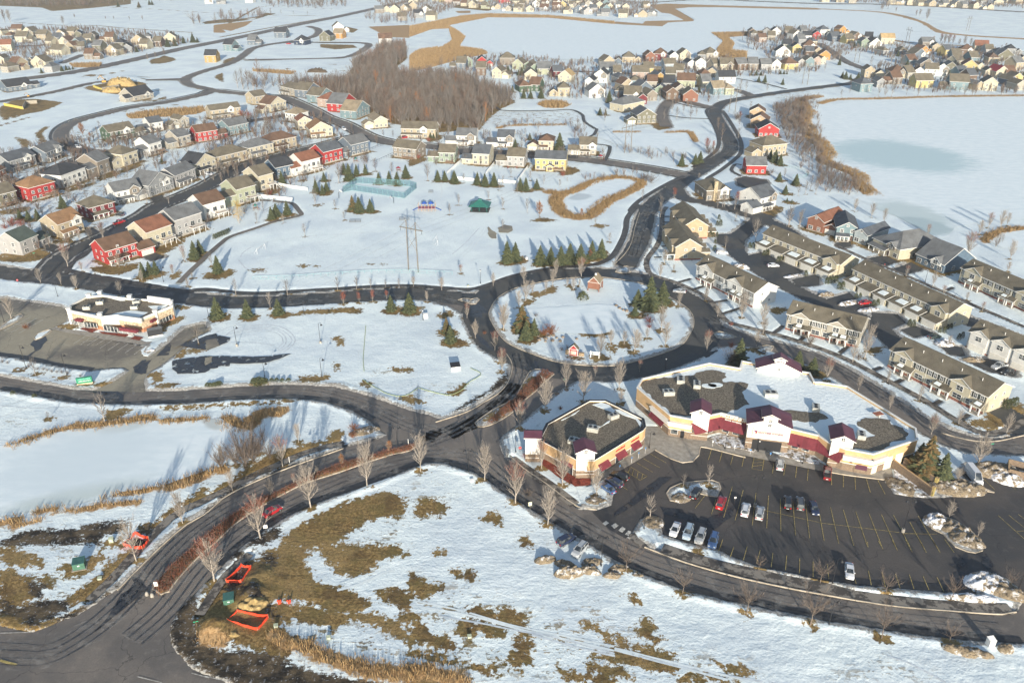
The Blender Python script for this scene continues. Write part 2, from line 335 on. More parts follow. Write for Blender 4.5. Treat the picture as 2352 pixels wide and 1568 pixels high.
# driveways and courts between the terraced blocks, and driveways of the house rows
DRV=[(3,2,'1180 340 1460 330 1390 400 1370 470 1280 480 1180 440'),(3,2,'1500 590 1800 520 1860 650 1640 680'),(3,2,'1620 690 1900 640 2180 760 1960 860'),(3,2,'2030 860 2352 790 2352 920 2120 940'),
 (4,2,'90 1080 350 1010 420 1080 220 1140'),(4,2,'290 1180 560 1100 640 1160 440 1220'),(4,3,'600 60 900 80 1000 180 720 280 620 200'),(4,3,'940 260 1100 210 1320 300 1080 340'),
 (4,3,'1340 400 1640 460 1680 560 1500 540'),(4,3,'1650 600 1940 590 2260 720 2250 790 1960 740'),(4,2,'540 620 750 580 900 650 700 720'),(4,2,'850 740 1060 660 1200 740 1000 790'),(3,1,'1400 880 1500 850 1750 890 1780 940 1640 1010 1420 960'),(3,1,'1260 1240 1340 1180 1500 1180 1440 1250'),
 (0,2,'470 490 560 440 690 480 600 540'),(0,2,'960 290 1060 260 1140 310 1020 350'),(0,1,'1720 1100 1860 1060 1900 1130 1780 1160'),(1,1,'290 720 430 720 400 770 300 760'),(2,1,'1340 550 1460 550 1440 600 1330 610'),(2,1,'1810 590 1930 590 1900 650 1810 640'),(2,1,'550 540 620 540 600 600 550 590'),(2,1,'960 560 1010 570 960 690 930 690'),
 (4,2,'180 440 360 420 370 480 230 500'),(0,1,'420 800 520 740 560 760 470 820')]
for a in DRV: PLY.append(('driveway',GP(*a),M_asphd))
ISLANDS=[ISL,GP(2,3,'750 1330 850 1250 950 1180 1200 1050 1250 970 1380 740 1450 710 1560 720 1660 770 1620 800 1550 860 1450 960 1300 1080 1200 1190 1000 1320 850 1370 780 1370'),
 GP(3,2,'10 770 100 710 150 705 190 770 130 785'),GP(3,3,'1140 300 1200 278 1340 310 1400 340 1300 362 1180 352'),GP(2,2,'560 1090 620 1075 690 1080 720 1110 700 1140 640 1115'),GP(2,2,'700 1085 780 1070 802 1090 760 1140 700 1142'),
 # the long planted median of the divided road
 cat(OV('352 1352 365 1330 392 1300 425 1270 470 1231 520 1191 570 1158 620 1136 660 1116 710 1092 780 1064 850 1046 900 1032 941 1022 960 1018 955 1026 941 1035 900 1044 850 1059 780 1084 710 1106 670 1124 610 1157 550 1195 500 1240 460 1275 430 1305 400 1340 388 1358 370 1364')),
 GP(3,4,'600 960 640 900 750 850 960 820 1130 810 1200 840 1222 900 1180 1000 1100 990 980 960 850 1040 780 1065 640 1040'),
 OV('2132 1193 2142 1184 2162 1185 2194 1195 2232 1221 2252 1241 2258 1254 2256 1264 2240 1269 2222 1266 2194 1255 2165 1225 2140 1213'),
 GP(0,3,'390 350 420 310 560 255 592 270 480 350 405 378'),GP(0,3,'-200 330 0 220 150 110 240 78 268 95 200 160 0 262 -200 400'),GP(4,4,'1895 930 2010 950 1900 905'),GP(3,3,'1610 520 1660 450 1830 450 1700 575')]
# --- pavements and paths
WALK=[('pavement',cat(GP(0,2,'730 740 1000 800 1300 850 1700 920 2100 985'),GP(1,2,'0 970 400 1010 700 1015 1000 995 1500 965 2000 935 2352 930'),GP(2,2,'400 955 700 970 900 920 1150 830 1400 770 1700 722 2100 690 2250 640'),GP(3,2,'0 560 90 400 130 280 150 150 230 50 300 0'),GP(3,1,'180 1250 300 1120 600 940 800 845')),2.6,M_walkd),
 ('pavement',cat(GP(3,1,'900 750 1080 630 1180 540 1200 420 1150 280 1100 190 1060 100 1120 60')),2.4,M_walkd),
 ('pavement',cat(GP(3,1,'1060 880 1250 760 1430 610 1460 520 1440 420 1380 310 1280 150 1240 100')),2.6,M_walkd),
 ('pavement',cat(GP(3,2,'600 25 550 100 545 280 500 450 380 620 380 740 450 810 700 890 950 1000 1100 1100 1200 1230 1300 1340 1500 1400 1900 1500'),GP(4,3,'0 470 300 590 600 740 900 900 1200 1060 1500 1250 1800 1420 2000 1450 2200 1390 2352 1310 2500 1240')),2.2,M_walk),
 ('pavement',cat(GP(2,4,'1170 560 1350 690 1600 860 1900 1090'),),2.8,M_walk),
 ('pavement',cat(GP(3,5,'550 20 1000 165 1500 290 2000 400 2347 462'),GP(4,5,'500 580 1000 640 1500 690 2200 722')),3.0,M_walk),
 ('pavement',cat(GP(0,5,'1030 620 1250 410 1400 250 1600 30'),GP(0,4,'1950 1250 2100 1150 2352 1040'),GP(1,4,'300 895 600 735 900 605 1100 515 1400 425 1600 385')),2.2,M_walk),
 ('footpath',cat(GP(1,1,'640 1120 850 1140 1000 1160 1070 1230 1110 1290 1060 1310 800 1370 600 1440 300 1540'),GP(1,2,'200 430 60 550 0 600'),GP(0,2,'2352 610 2200 750 2050 900')),2.4,M_asph),
 ('footpath',cat(GP(2,0,'900 1150 1000 1240 1100 1275 1600 1275 1850 1265 1980 1320 2010 1400 2130 1480'),GP(2,1,'2150 310 2120 370 2060 400')),2.2,M_walkd),
 ('footpath',GP(2,1,'2120 480 2280 500 2300 530 2280 600 2240 670'),2.2,M_asphd),
 ('footpath',GP(3,1,'1460 850 1350 790 1360 740 1400 710 1460 720'),2.0,M_walkd),
 ('pavement',cat(GP(4,2,'180 460 400 560 600 650 900 770 1200 900 1500 1030 1700 1120 2000 1250 2352 1400')),1.8,M_walk),
 ('pavement',cat(GP(0,2,'730 740 830 660 960 590 1060 500 1200 400')),1.8,M_walkd),
 ('pavement',GP(1,5,'-60 790 80 570 250 330 400 190 520 90'),2.0,M_walk),
 ('footpath',GP(3,0,'-20 860 200 855 550 870'),2,M_walkd),('footpath',GP(3,0,'1400 905 1700 960 1980 1030'),2,M_walkd),
 ('pavement',GP(3,5,'350 10 250 -70 200 -140'),1.6,M_walk),
 ('footpath',GP(3,0,'600 1330 850 1360 1090 1370'),2,M_walkd),('footpath',GP(3,0,'600 1155 850 1220 1050 1250'),1.8,M_walkd)]
# garden walks from the doors of the terraces to the pavement
for a in ((3,2,'740 890 880 850'),(3,2,'900 975 1030 935'),(3,2,'1130 1125 1300 1095'),(3,2,'1230 1255 1470 1180'),(3,2,'1820 1480 1940 1390'),(3,2,'2130 1560 2210 1490'),(4,3,'230 530 330 450'),(4,3,'620 720 720 690'),(4,3,'870 870 960 830'),(4,3,'1310 1120 1400 1070'),(4,3,'1620 1290 1720 1230'),(3,2,'455 605 600 600'),(3,2,'540 480 660 475'),(3,2,'560 405 670 405'),(3,2,'560 310 680 315'),(3,2,'565 200 740 205'),(3,2,'560 135 760 140'),(4,2,'1460 985 1540 950')):
    WALK.append(('garden_walk',GP(*a),1.3,M_walkd))
APR=[('plaza',GP(3,4,'330 440 320 190 500 190 620 265 870 322 1030 355 1080 320 1240 285 1520 370 1600 430 1900 520 2352 620 2352 700 1600 548 990 425 970 520 900 592 780 606 640 560 470 462 0 740 -120 800 -330 880 -200 700 0 610'),M_conc),
 ('plaza',GP(4,4,'-20 590 80 640 560 730 720 650 840 620 830 690 850 770 770 806 270 742 -20 690'),M_conc),
 ('plaza',GP(0,3,'580 250 620 235 900 270 1170 300 1500 345 1680 400 1750 395 1700 440 1200 370 750 290'),M_conc)]
# --- brown turf, mud, reed beds (shapes seen where the snow has melted)
GR=[ (0,4,'1560 1360 1720 1290 1760 1400 1640 1420'),(0,4,'1220 1500 1380 1490 1400 1566 1200 1580'),(0,5,'480 380 600 400 560 470 470 440'),(1,5,'0 560 120 380 330 300 520 420 560 640 760 660 1200 700 1700 800 1500 950 1000 820 760 1000 300 1100 0 1120 -100 900'),(1,4,'1000 1566 1300 1300 1450 1480 1500 1566'),(2,5,'-60 700 100 830 0 900 -100 850'),(3,5,'-40 1150 250 1200 500 1290 480 1330 200 1300'),(0,5,'0 760 280 700 470 600 560 660 300 870 0 830'),
 (1,4,'900 1470 1100 1340 1350 1190 1550 1100 1800 1030 2000 960 2200 960 2290 1050 2290 1180 2200 1230 2050 1220 1850 1280 1700 1370 1550 1480 1400 1566 900 1566'),
 (1,5,'330 440 560 200 850 0 1200 0 1150 200 1250 400 1400 480 1700 520 1900 660 1760 780 1560 780 1300 680 1000 600 800 620 760 800 950 1000 1100 1120 900 1300 500 1150 0 1100 0 850 200 700 330 560'),
 (1,5,'1400 150 1300 0 2200 0 2300 90 2000 150 1900 300 1700 330 1550 320 1450 200'),(1,5,'2000 530 2200 480 2347 560 2347 700 2100 650'),(1,5,'1600 800 1950 900 2347 1100 2347 950 2000 800 1800 780'),
 (2,4,'60 1130 120 1060 250 1030 380 1090 410 1130 330 1210 250 1180 150 1230 90 1210'),(2,4,'900 1200 960 1180 1040 1240 1030 1330 930 1290 850 1270'),(2,4,'1290 1510 1340 1470 1380 1530 1370 1566 1300 1566'),
 (2,5,'290 60 340 40 400 60 370 95 310 90'),(2,5,'500 270 560 270 620 330 680 290 740 340 730 390 640 370 520 310'),(2,5,'0 330 200 440 360 460 300 540 150 590 0 540'),
 (2,5,'670 700 760 690 1000 790 1050 700 1150 720 1300 790 1310 900 1400 980 1390 1010 1280 960 1150 880 900 860 700 760'),(2,5,'560 1000 620 850 680 810 760 900 1000 950 1070 1010 980 1040 800 990 700 1040'),
 (2,5,'0 800 120 900 250 1020 400 1060 550 1180 480 1200 200 1130 0 1060'),(2,5,'0 1180 250 1230 520 1330 500 1360 250 1300 0 1260'),(2,5,'1120 1370 1180 1300 1200 1120 1280 1070 1400 1120 1350 1200 1390 1290 1380 1350 1300 1350 1270 1400 1170 1400'),
 (2,5,'0 1380 200 1370 330 1450 650 1500 640 1560 0 1600'),(2,5,'650 1350 850 1370 1000 1460 900 1470'),(2,5,'2000 880 2120 880 2180 960 2080 950'),(2,5,'2230 1010 2347 1060 2347 1140 2260 1100'),(2,5,'1230 1010 1350 1030 1450 1080 1300 1060'),
 (2,5,'1720 1440 1900 1460 2347 1500 2347 1600 1800 1500'),(2,5,'2100 1260 2347 1290 2347 1330 2150 1290'),(2,5,'2050 1370 2347 1400 2347 1470 2100 1440'),
 (3,5,'150 570 230 560 300 620 290 660 200 610'),(3,5,'260 1000 330 850 400 870 440 930 420 1010 530 1080 520 1110 350 1060'),(3,5,'0 1030 200 1130 400 1170 700 1260 650 1290 300 1230 200 1180 0 1160'),(3,5,'0 1200 100 1200 350 1280 600 1330 710 1380 690 1460 520 1430 300 1380 0 1300'),(3,5,'730 1500 850 1470 1000 1500 1030 1560 780 1560'),(3,5,'1190 1350 1400 1370 1550 1450 1590 1490 1450 1470 1300 1420'),(3,5,'0 1380 180 1470 170 1500 0 1480'),(3,5,'1050 1480 1400 1550 1250 1570'),
 # left foreground
 (1,4,'0 1030 100 930 350 790 600 600 850 480 1100 430 1250 370 1400 390 1300 440 1000 560 900 640 700 700 400 830 150 960 0 1040'),(0,4,'1700 1400 1900 1200 2000 1130 2200 1000 2352 880 2352 1020 2100 1140 1950 1230 1700 1420'),
 (0,5,'0 30 200 30 500 180 480 230 200 230 0 150'),(0,5,'0 280 150 290 350 400 450 520 380 600 250 700 0 720'),(0,5,'720 260 850 230 1000 200 1150 90 1180 130 1050 280 800 350'),(0,5,'760 640 900 500 1100 380 1300 180 1500 40 1580 120 1450 250 1250 380 1000 600 850 680'),(0,5,'0 740 200 800 300 900 500 900 900 740 600 900 360 970 0 910'),
 (1,4,'1410 340 1530 230 1590 280 1560 370 1450 380'),
 # belts of turf under the spruces and along the park road
 (1,2,'70 1290 250 1290 250 1240 160 1320 90 1310'),(1,2,'1040 1250 1200 1220 1700 1190 1790 1210 1780 1240 1500 1245 1100 1265'),(1,2,'770 1270 850 1250 1010 1250 1040 1270 900 1295 800 1290'),(1,2,'420 1280 580 1275 560 1310 450 1310'),(1,2,'2070 1210 2200 1170 2352 1190 2352 1230 2150 1215'),
 (1,2,'0 790 200 770 290 745 330 770 290 820 150 860 0 850'),(1,2,'520 760 600 740 690 745 680 770 560 775'),(1,2,'1070 700 1130 690 1190 710 1120 725'),(1,2,'1230 705 1320 710 1280 718'),(1,2,'1880 683 1960 685 1930 695'),(1,2,'2030 683 2070 687 2050 695'),
 (2,2,'1100 650 1250 620 1290 590 1360 640 1300 680 1150 680'),(2,2,'1570 690 1700 700 2000 660 2150 610 2260 530 2280 560 2150 640 1950 700 1700 715'),(2,2,'1390 190 1500 150 1700 185 1600 200'),(2,2,'2085 250 2150 225 2285 240 2200 270'),
 (2,2,'1380 1030 1430 1000 1530 1010 1600 950 1690 945 1660 1010 1560 1030 1430 1070'),(2,2,'1300 1130 1350 1090 1430 1100 1390 1140 1320 1155'),(2,2,'1780 925 1850 920 1850 945 1800 950'),(2,2,'0 1200 100 1170 150 1180 60 1230'),(2,2,'320 1270 440 1220 510 1240 480 1280 380 1310'),
 (2,3,'420 420 560 360 660 400 670 440 570 460 450 440'),(2,3,'1250 380 1350 340 1450 360 1440 410 1330 430 1260 410'),(2,3,'1940 310 2100 270 2300 290 2250 340 2050 340'),(2,3,'2060 570 2180 550 2300 580 2280 610 2130 620'),(2,3,'2270 460 2352 440 2352 520 2290 500'),(2,3,'1820 560 1880 560 2020 590 2010 600 1850 590'),
 (3,2,'330 1180 470 1190 510 1160 500 1200 380 1215'),(3,2,'500 1130 610 1100 620 1130 520 1140'),(3,3,'50 430 120 400 190 460 160 480 60 470'),(3,3,'160 510 250 500 290 550 220 560'),(3,3,'470 250 560 260 590 290 520 290'),(3,3,'0 450 30 480 0 510'),
 (3,3,'1500 470 1600 490 1760 540 1700 545 1540 500'),(3,1,'1600 1260 1750 1220 1900 1215 1940 1220 1850 1300 1700 1305'),(3,1,'440 265 560 230 650 250 620 300 520 320 450 300'),(4,3,'1650 1320 1900 1290 1920 1230 2100 1180 2330 1110 2340 1220 2200 1330 1950 1410 1800 1370'),(3,2,'1780 1200 1960 1180 1990 1210 1880 1260 1800 1240'),(4,3,'600 470 700 460 720 500 600 540 520 520'),
 (1,3,'1450 380 1500 340 1580 370 1580 440 1540 440 1540 390'),(1,3,'1500 650 1540 660 1530 720 1500 700'),(1,3,'1090 800 1400 790 1430 820 1300 860 1100 850'),(1,3,'530 870 720 860 700 880 560 885'),(2,3,'420 970 500 960 640 890 600 970 520 1010 430 990'),(2,3,'0 1020 80 1030 150 1100 60 1110 0 1080'),(1,3,'1810 840 1900 900 1860 920 1820 880'),(1,3,'2250 1040 2352 1010 2352 1100 2290 1070'),(1,3,'2150 700 2352 710 2352 740 2170 740'),
 (0,2,'0 590 270 590 480 530 600 560 560 600 420 640 200 660 0 640'),(0,2,'600 420 800 400 850 430 700 450 620 440'),(0,2,'1060 720 1400 700 1600 670 1560 740 1380 800 1100 780'),(0,2,'1560 540 2100 390 2120 420 1850 590 1650 590'),(0,2,'1650 860 1820 800 1840 830 1700 870'),(0,2,'1950 830 2060 760 2060 830 1980 855'),(0,2,'1970 1300 2110 1290 2050 1350 1920 1400 1880 1450 1800 1440'),(0,2,'650 1400 800 1370 900 1400 870 1430 700 1420'),(0,2,'1350 1050 2200 1190 2000 1200'),
 (0,3,'180 720 290 710 280 735 190 740'),(0,3,'370 770 500 750 440 790 380 790'),(0,3,'620 810 780 790 760 825 650 830'),(0,3,'870 890 1000 870 1070 865 1000 900 890 905'),(0,3,'1080 900 1250 860 1300 860 1150 920'),(0,3,'1720 780 1860 740 1850 850 1780 860'),(0,3,'1770 890 2050 880 1950 920 1800 920'),(0,3,'2000 570 2130 480 2140 540 2060 590'),(0,3,'2150 460 2352 380 2352 470'),(0,3,'1200 1190 1500 1190 1350 1270 1250 1330 1210 1280'),(0,3,'1890 1160 2352 1130 2352 1145 2000 1170'),(1,3,'0 1130 500 1100 900 1075 1050 1085 700 1110 0 1145'),(0,3,'2180 490 2300 485 2352 500 2250 530'),
 (0,1,'170 400 330 440 350 470 290 540 240 470'),(0,1,'740 1010 1080 920 1100 940 900 1000 780 1030'),(0,1,'1100 890 1280 820 1500 740 1650 660 1600 740 1300 850 1150 900'),(0,1,'0 1250 300 1200 350 1230 200 1280 0 1290'),(1,1,'1240 415 1480 390 1460 405 1300 425'),(1,1,'300 330 360 300 330 390 230 370'),
 (1,1,'1350 740 1450 720 1430 745'),(1,1,'650 1040 850 990 880 1010 760 1070'),(1,1,'1060 900 1180 890 1150 910 1080 915'),(1,1,'1240 1190 1350 1170 1330 1195 1260 1200'),(1,1,'1820 1240 2010 1245 1900 1270 1790 1265'),(2,1,'200 420 350 430 300 450 220 455'),(2,1,'300 320 480 310 500 335 310 345'),(2,1,'1790 760 1900 750 1960 790 1850 830 1720 840'),(2,1,'0 660 200 650 190 670 0 740'),(2,1,'620 700 900 730 860 745 640 720'),
 # far construction ground and wood floors
 (0,0,'0 1300 0 1240 150 1150 400 1140 650 1170 720 1180 600 1240 450 1290 150 1330'),(0,0,'950 1000 1100 980 1250 960 1650 950 1700 980 1400 1090 1200 1070 1000 1030'),(0,0,'1330 1140 1500 1160 1750 1160 1900 1110 1900 1140 1700 1180 1400 1170'),(0,0,'1700 700 1900 650 2050 680 1900 730 1750 740'),(0,0,'880 880 1100 850 1100 870 950 890'),(1,0,'100 880 200 840 210 950'),(1,0,'1330 510 1700 520 1750 550 1500 570 1330 545'),(1,0,'230 690 360 650 350 680 200 740'),(1,0,'1620 310 1760 340 1700 380 1640 370'),(0,0,'0 1330 0 1300 200 1320 60 1360'),
 (0,0,'-400 -20 1500 -20 1500 50 1000 100 600 130 480 90 0 70 -400 60'),(1,0,'0 250 250 220 560 230 700 150 780 160 600 220 300 260 0 280'),(2,0,'600 10 1000 90 900 130 500 90'),(2,0,'1950 10 2352 60 2352 110 2000 70')]
WOOD=[OV('640 205 720 200 810 190 860 160 940 180 1050 180 1150 215 1185 235 1150 250 1120 275 1100 300 1000 300 900 284 860 264 800 238 730 215'),OV('800 170 815 150 860 135 880 110 930 108 935 135 905 158 890 172 840 182')]
REED=[(2,0,'0 310 600 190 900 165 1600 185 2352 255 2352 285 1600 212 900 207 440 300 560 365 640 430 570 540 850 580 900 620 600 680 420 730 200 790 0 830 0 640 130 570 380 545 490 470 450 330 250 340 0 430'),(1,0,'1870 310 2352 290 2352 440 2100 430 1950 350'),
 (3,0,'0 250 330 275 350 245 800 235 640 160 540 150 400 60 600 45 1200 65 2352 95 2352 115 1200 90 850 90 700 105 830 180 920 235 900 248 620 268 550 308 0 282'),(3,0,'1110 385 1700 370 1700 400 1300 430 1380 500 1340 580 1520 600 1520 690 1190 660 1180 570 1250 480'),
 (2,0,'1460 1200 1550 1165 1750 1165 1860 1205 1750 1245 1550 1240'),(0,1,'1450 150 1800 90 2352 60 2352 110 2250 140 1900 170 1500 190'),(1,0,'100 290 560 240 470 300 300 360 200 340 250 380 100 380'),(0,0,'800 740 1170 730 1150 770 850 780'),(1,0,'550 800 1050 830 1000 860 560 825'),(4,0,'380 385 600 425 660 445 400 440'),(2,0,'520 130 700 125 700 155 560 155')]
REEDRIB=[(4,0,'0 105 600 135 900 175 1150 255 1350 360 1700 410 2352 450',14),(4,0,'860 470 1100 495 1700 530 2000 560',10),(4,0,'0 1195 200 1150 600 1140 1000 1130 1500 1115 2352 1105',5),(3,0,'2352 1110 2150 1150 2200 1250 2160 1400',8),
 (3,1,'2250 100 2180 200 2250 330 2300 450 2352 480',9),(4,1,'0 430 100 580 60 680 250 750 470 850 480 950 600 1050',9),(2,1,'1010 300 1200 270 1800 260',3),(3,1,'0 345 280 345',3),(3,1,'600 350 850 345 930 450',4),
 (2,1,'1590 1030 1750 1050 1900 1010 2100 920 2352 860',6),(3,1,'0 860 200 880 310 930 200 1010 0 1105',6),(2,1,'2352 1085 2200 1190 2050 1310 1850 1310 1720 1230 1680 1120 1740 1060',7),(4,2,'2352 270 2100 300 1950 380 1900 420',5),
 (0,3,'150 1600 450 1490 700 1425',3.6),(0,3,'850 1385 1100 1370 1300 1345 1600 1300 1750 1292',4.4),(0,3,'1880 1315 2100 1312 2352 1290',3.2),(1,3,'250 1290 350 1365 480 1385 540 1310 600 1250 700 1225 870 1195',5),(0,4,'1960 880 2150 820 2352 745',4.2),(1,4,'0 730 230 690',2.6),
 (0,4,'30 1300 200 1265',2.6),(0,4,'170 1330 420 1280',2),(0,4,'430 1180 640 1140',2),(0,4,'940 1150 1080 1125',2.6),(0,4,'1150 1105 1400 1080',1.8),(0,4,'1440 1085 1570 1075',2.2),(0,4,'1430 970 1600 940 1850 895',2.2),(0,4,'1200 1025 1310 990',1.6),(0,4,'630 1180 830 1155',1.4),
 (1,5,'0 1060 200 1110',3),(1,5,'800 1050 1000 1130 1250 1190',3.2),(1,5,'1300 1250 1550 1330',3),(1,5,'1700 1380 2000 1450 2347 1480',4),(2,5,'0 1400 300 1450 600 1540',3.4)]
LAKES=[('frozen_lake',OV('1870 247 1960 233 2100 226 2352 220 2560 216 2560 515 2352 503 2300 504 2240 510 2190 525 2180 545 2150 548 2100 520 2040 490 1990 468 1960 455 1995 447 2003 440 1980 420 1975 400 1940 390 1900 372 1895 360 1910 345 1882 320 1862 300 1850 275 1856 258')),
 ('frozen_lake',cat(GP(2,0,'440 300 900 205 1600 210 2352 280'),GP(3,0,'100 290 550 310 620 266 900 250 925 235 830 180 700 108 850 90 1200 90 2352 120'),GP(4,0,'600 145 900 190 1150 260 1250 320 1350 390 1700 430 2500 480 2500 620 2352 600 2200 570 1700 530 1100 500 700 440 380 385'),GP(3,0,'2352 350 1900 330 1600 370 1130 385 1250 480 1180 570 1200 640 900 640 400 640 80 670'),GP(2,0,'2200 690 1700 690 1200 640 950 610 850 580 570 540 640 430 560 360'))),
 ('frozen_pond',cat(GP(0,3,'-300 1650 200 1560 500 1480 800 1410 1200 1370 1700 1300 1900 1325 2352 1300'),GP(1,3,'200 1270 330 1370 560 1450 450 1600'),GP(1,4,'330 480 200 640 0 700'),GP(0,4,'1950 860 1850 880 1400 950 1200 1010 900 1080 500 1140 100 1220 -300 1260'))),
 ('frozen_pond',cat(GP(2,1,'1850 1090 2000 1020 2140 900 2352 890'),GP(3,1,'0 880 150 880 260 910 150 990 0 1060'),GP(2,1,'2352 1060 2150 1180 2000 1290 1900 1290 1800 1230 1790 1130'))),
 ('frozen_pond',cat(GP(3,1,'-100 370 100 362 580 362 840 370 900 450 880 520 700 560 300 520 0 480 -200 400'))),
 ('frozen_pond',GP(2,1,'1050 320 1250 285 1700 280 1900 290 1850 360 1500 400 1200 360')),
 ('frozen_pond',GP(4,2,'1950 420 2100 330 2352 290 2500 290 2500 520 2352 500 2100 500')),
 ('frozen_pond',OV('1210 712 1290 705 1370 700 1420 703 1440 730 1430 760 1380 768 1300 768 1265 760 1240 735'))]
# ---- signed distances (positive inside)
def seg_d(X,Y,P):
    d=np.full(X.shape,1e9)
    for i in range(len(P)-1):
        ax,ay=P[i];bx,by=P[i+1];dx,dy=bx-ax,by-ay;L=dx*dx+dy*dy
        if L<1e-9: continue
        t=np.clip(((X-ax)*dx+(Y-ay)*dy)/L,0,1); d=np.minimum(d,(X-ax-t*dx)**2+(Y-ay-t*dy)**2)
    return np.sqrt(d)
def inside(X,Y,P):
    c=np.zeros(X.shape,bool)
    for i in range(len(P)):
        ax,ay=P[i];bx,by=P[(i+1)%len(P)]
        if ay==by: continue
        k=((ay>Y)!=(by>Y))&(X<(bx-ax)*(Y-ay)/(by-ay)+ax); c^=k
    return c
def field(X,Y,shapes,pad=14.0,lim=-14.0):
    out=np.full(X.shape,lim)
    for kind,P,w in shapes:
        A=np.array(P);e=pad+w
        m=(X>A[:,0].min()-e)&(X<A[:,0].max()+e)&(Y>A[:,1].min()-e)&(Y<A[:,1].max()+e)
        if not m.any(): continue
        x=X[m];y=Y[m]
        if kind=='r': s=w/2-seg_d(x,y,P)
        elif kind=='e': s=(1-np.hypot((x-P[0][0])/w,(y-P[0][1])/(w*.8)))*w
        else:
            s=seg_d(x,y,list(P)+[P[0]]); s=np.where(inside(x,y,P),s,-s)
        out[m]=np.maximum(out[m],s)
    return out
def offs(pts,o):
    P=smooth(pts,step=6); out=[]
    for i in range(len(P)):
        t=np.subtract(P[min(i+1,len(P)-1)],P[max(i-1,0)]); t=t/max(1e-6,np.linalg.norm(t)); out.append((P[i][0]-t[1]*o,P[i][1]+t[0]*o))
    return out
for k,o_ in ((9,6.3),(9,-6.3),(2,6.2),(2,-6.2),(4,6.2)): WALK.append(('pavement',offs(RIB[k][1],o_),1.7,M_walkd))
ROAD_SH=[]; WALK_SH=[]
for i,(n,p,w,m) in enumerate(RIB):
    sp=smooth(p,step=2.5); RIB[i]=(n,sp,w,m); ROAD_SH.append(('r',sp[::2]+[sp[-1]],w))
for n,p,m in PLY: ROAD_SH.append(('p',p,0))
for n,p,m in APR: WALK_SH.append(('p',p,0))
for i,(n,p,w,m) in enumerate(WALK):
    sp=smooth(p,step=2.0); WALK[i]=(n,sp,w,m); WALK_SH.append(('r',sp,w))
ISL_SH=[('p',smooth(p,True,1.5),0) for p in ISLANDS]
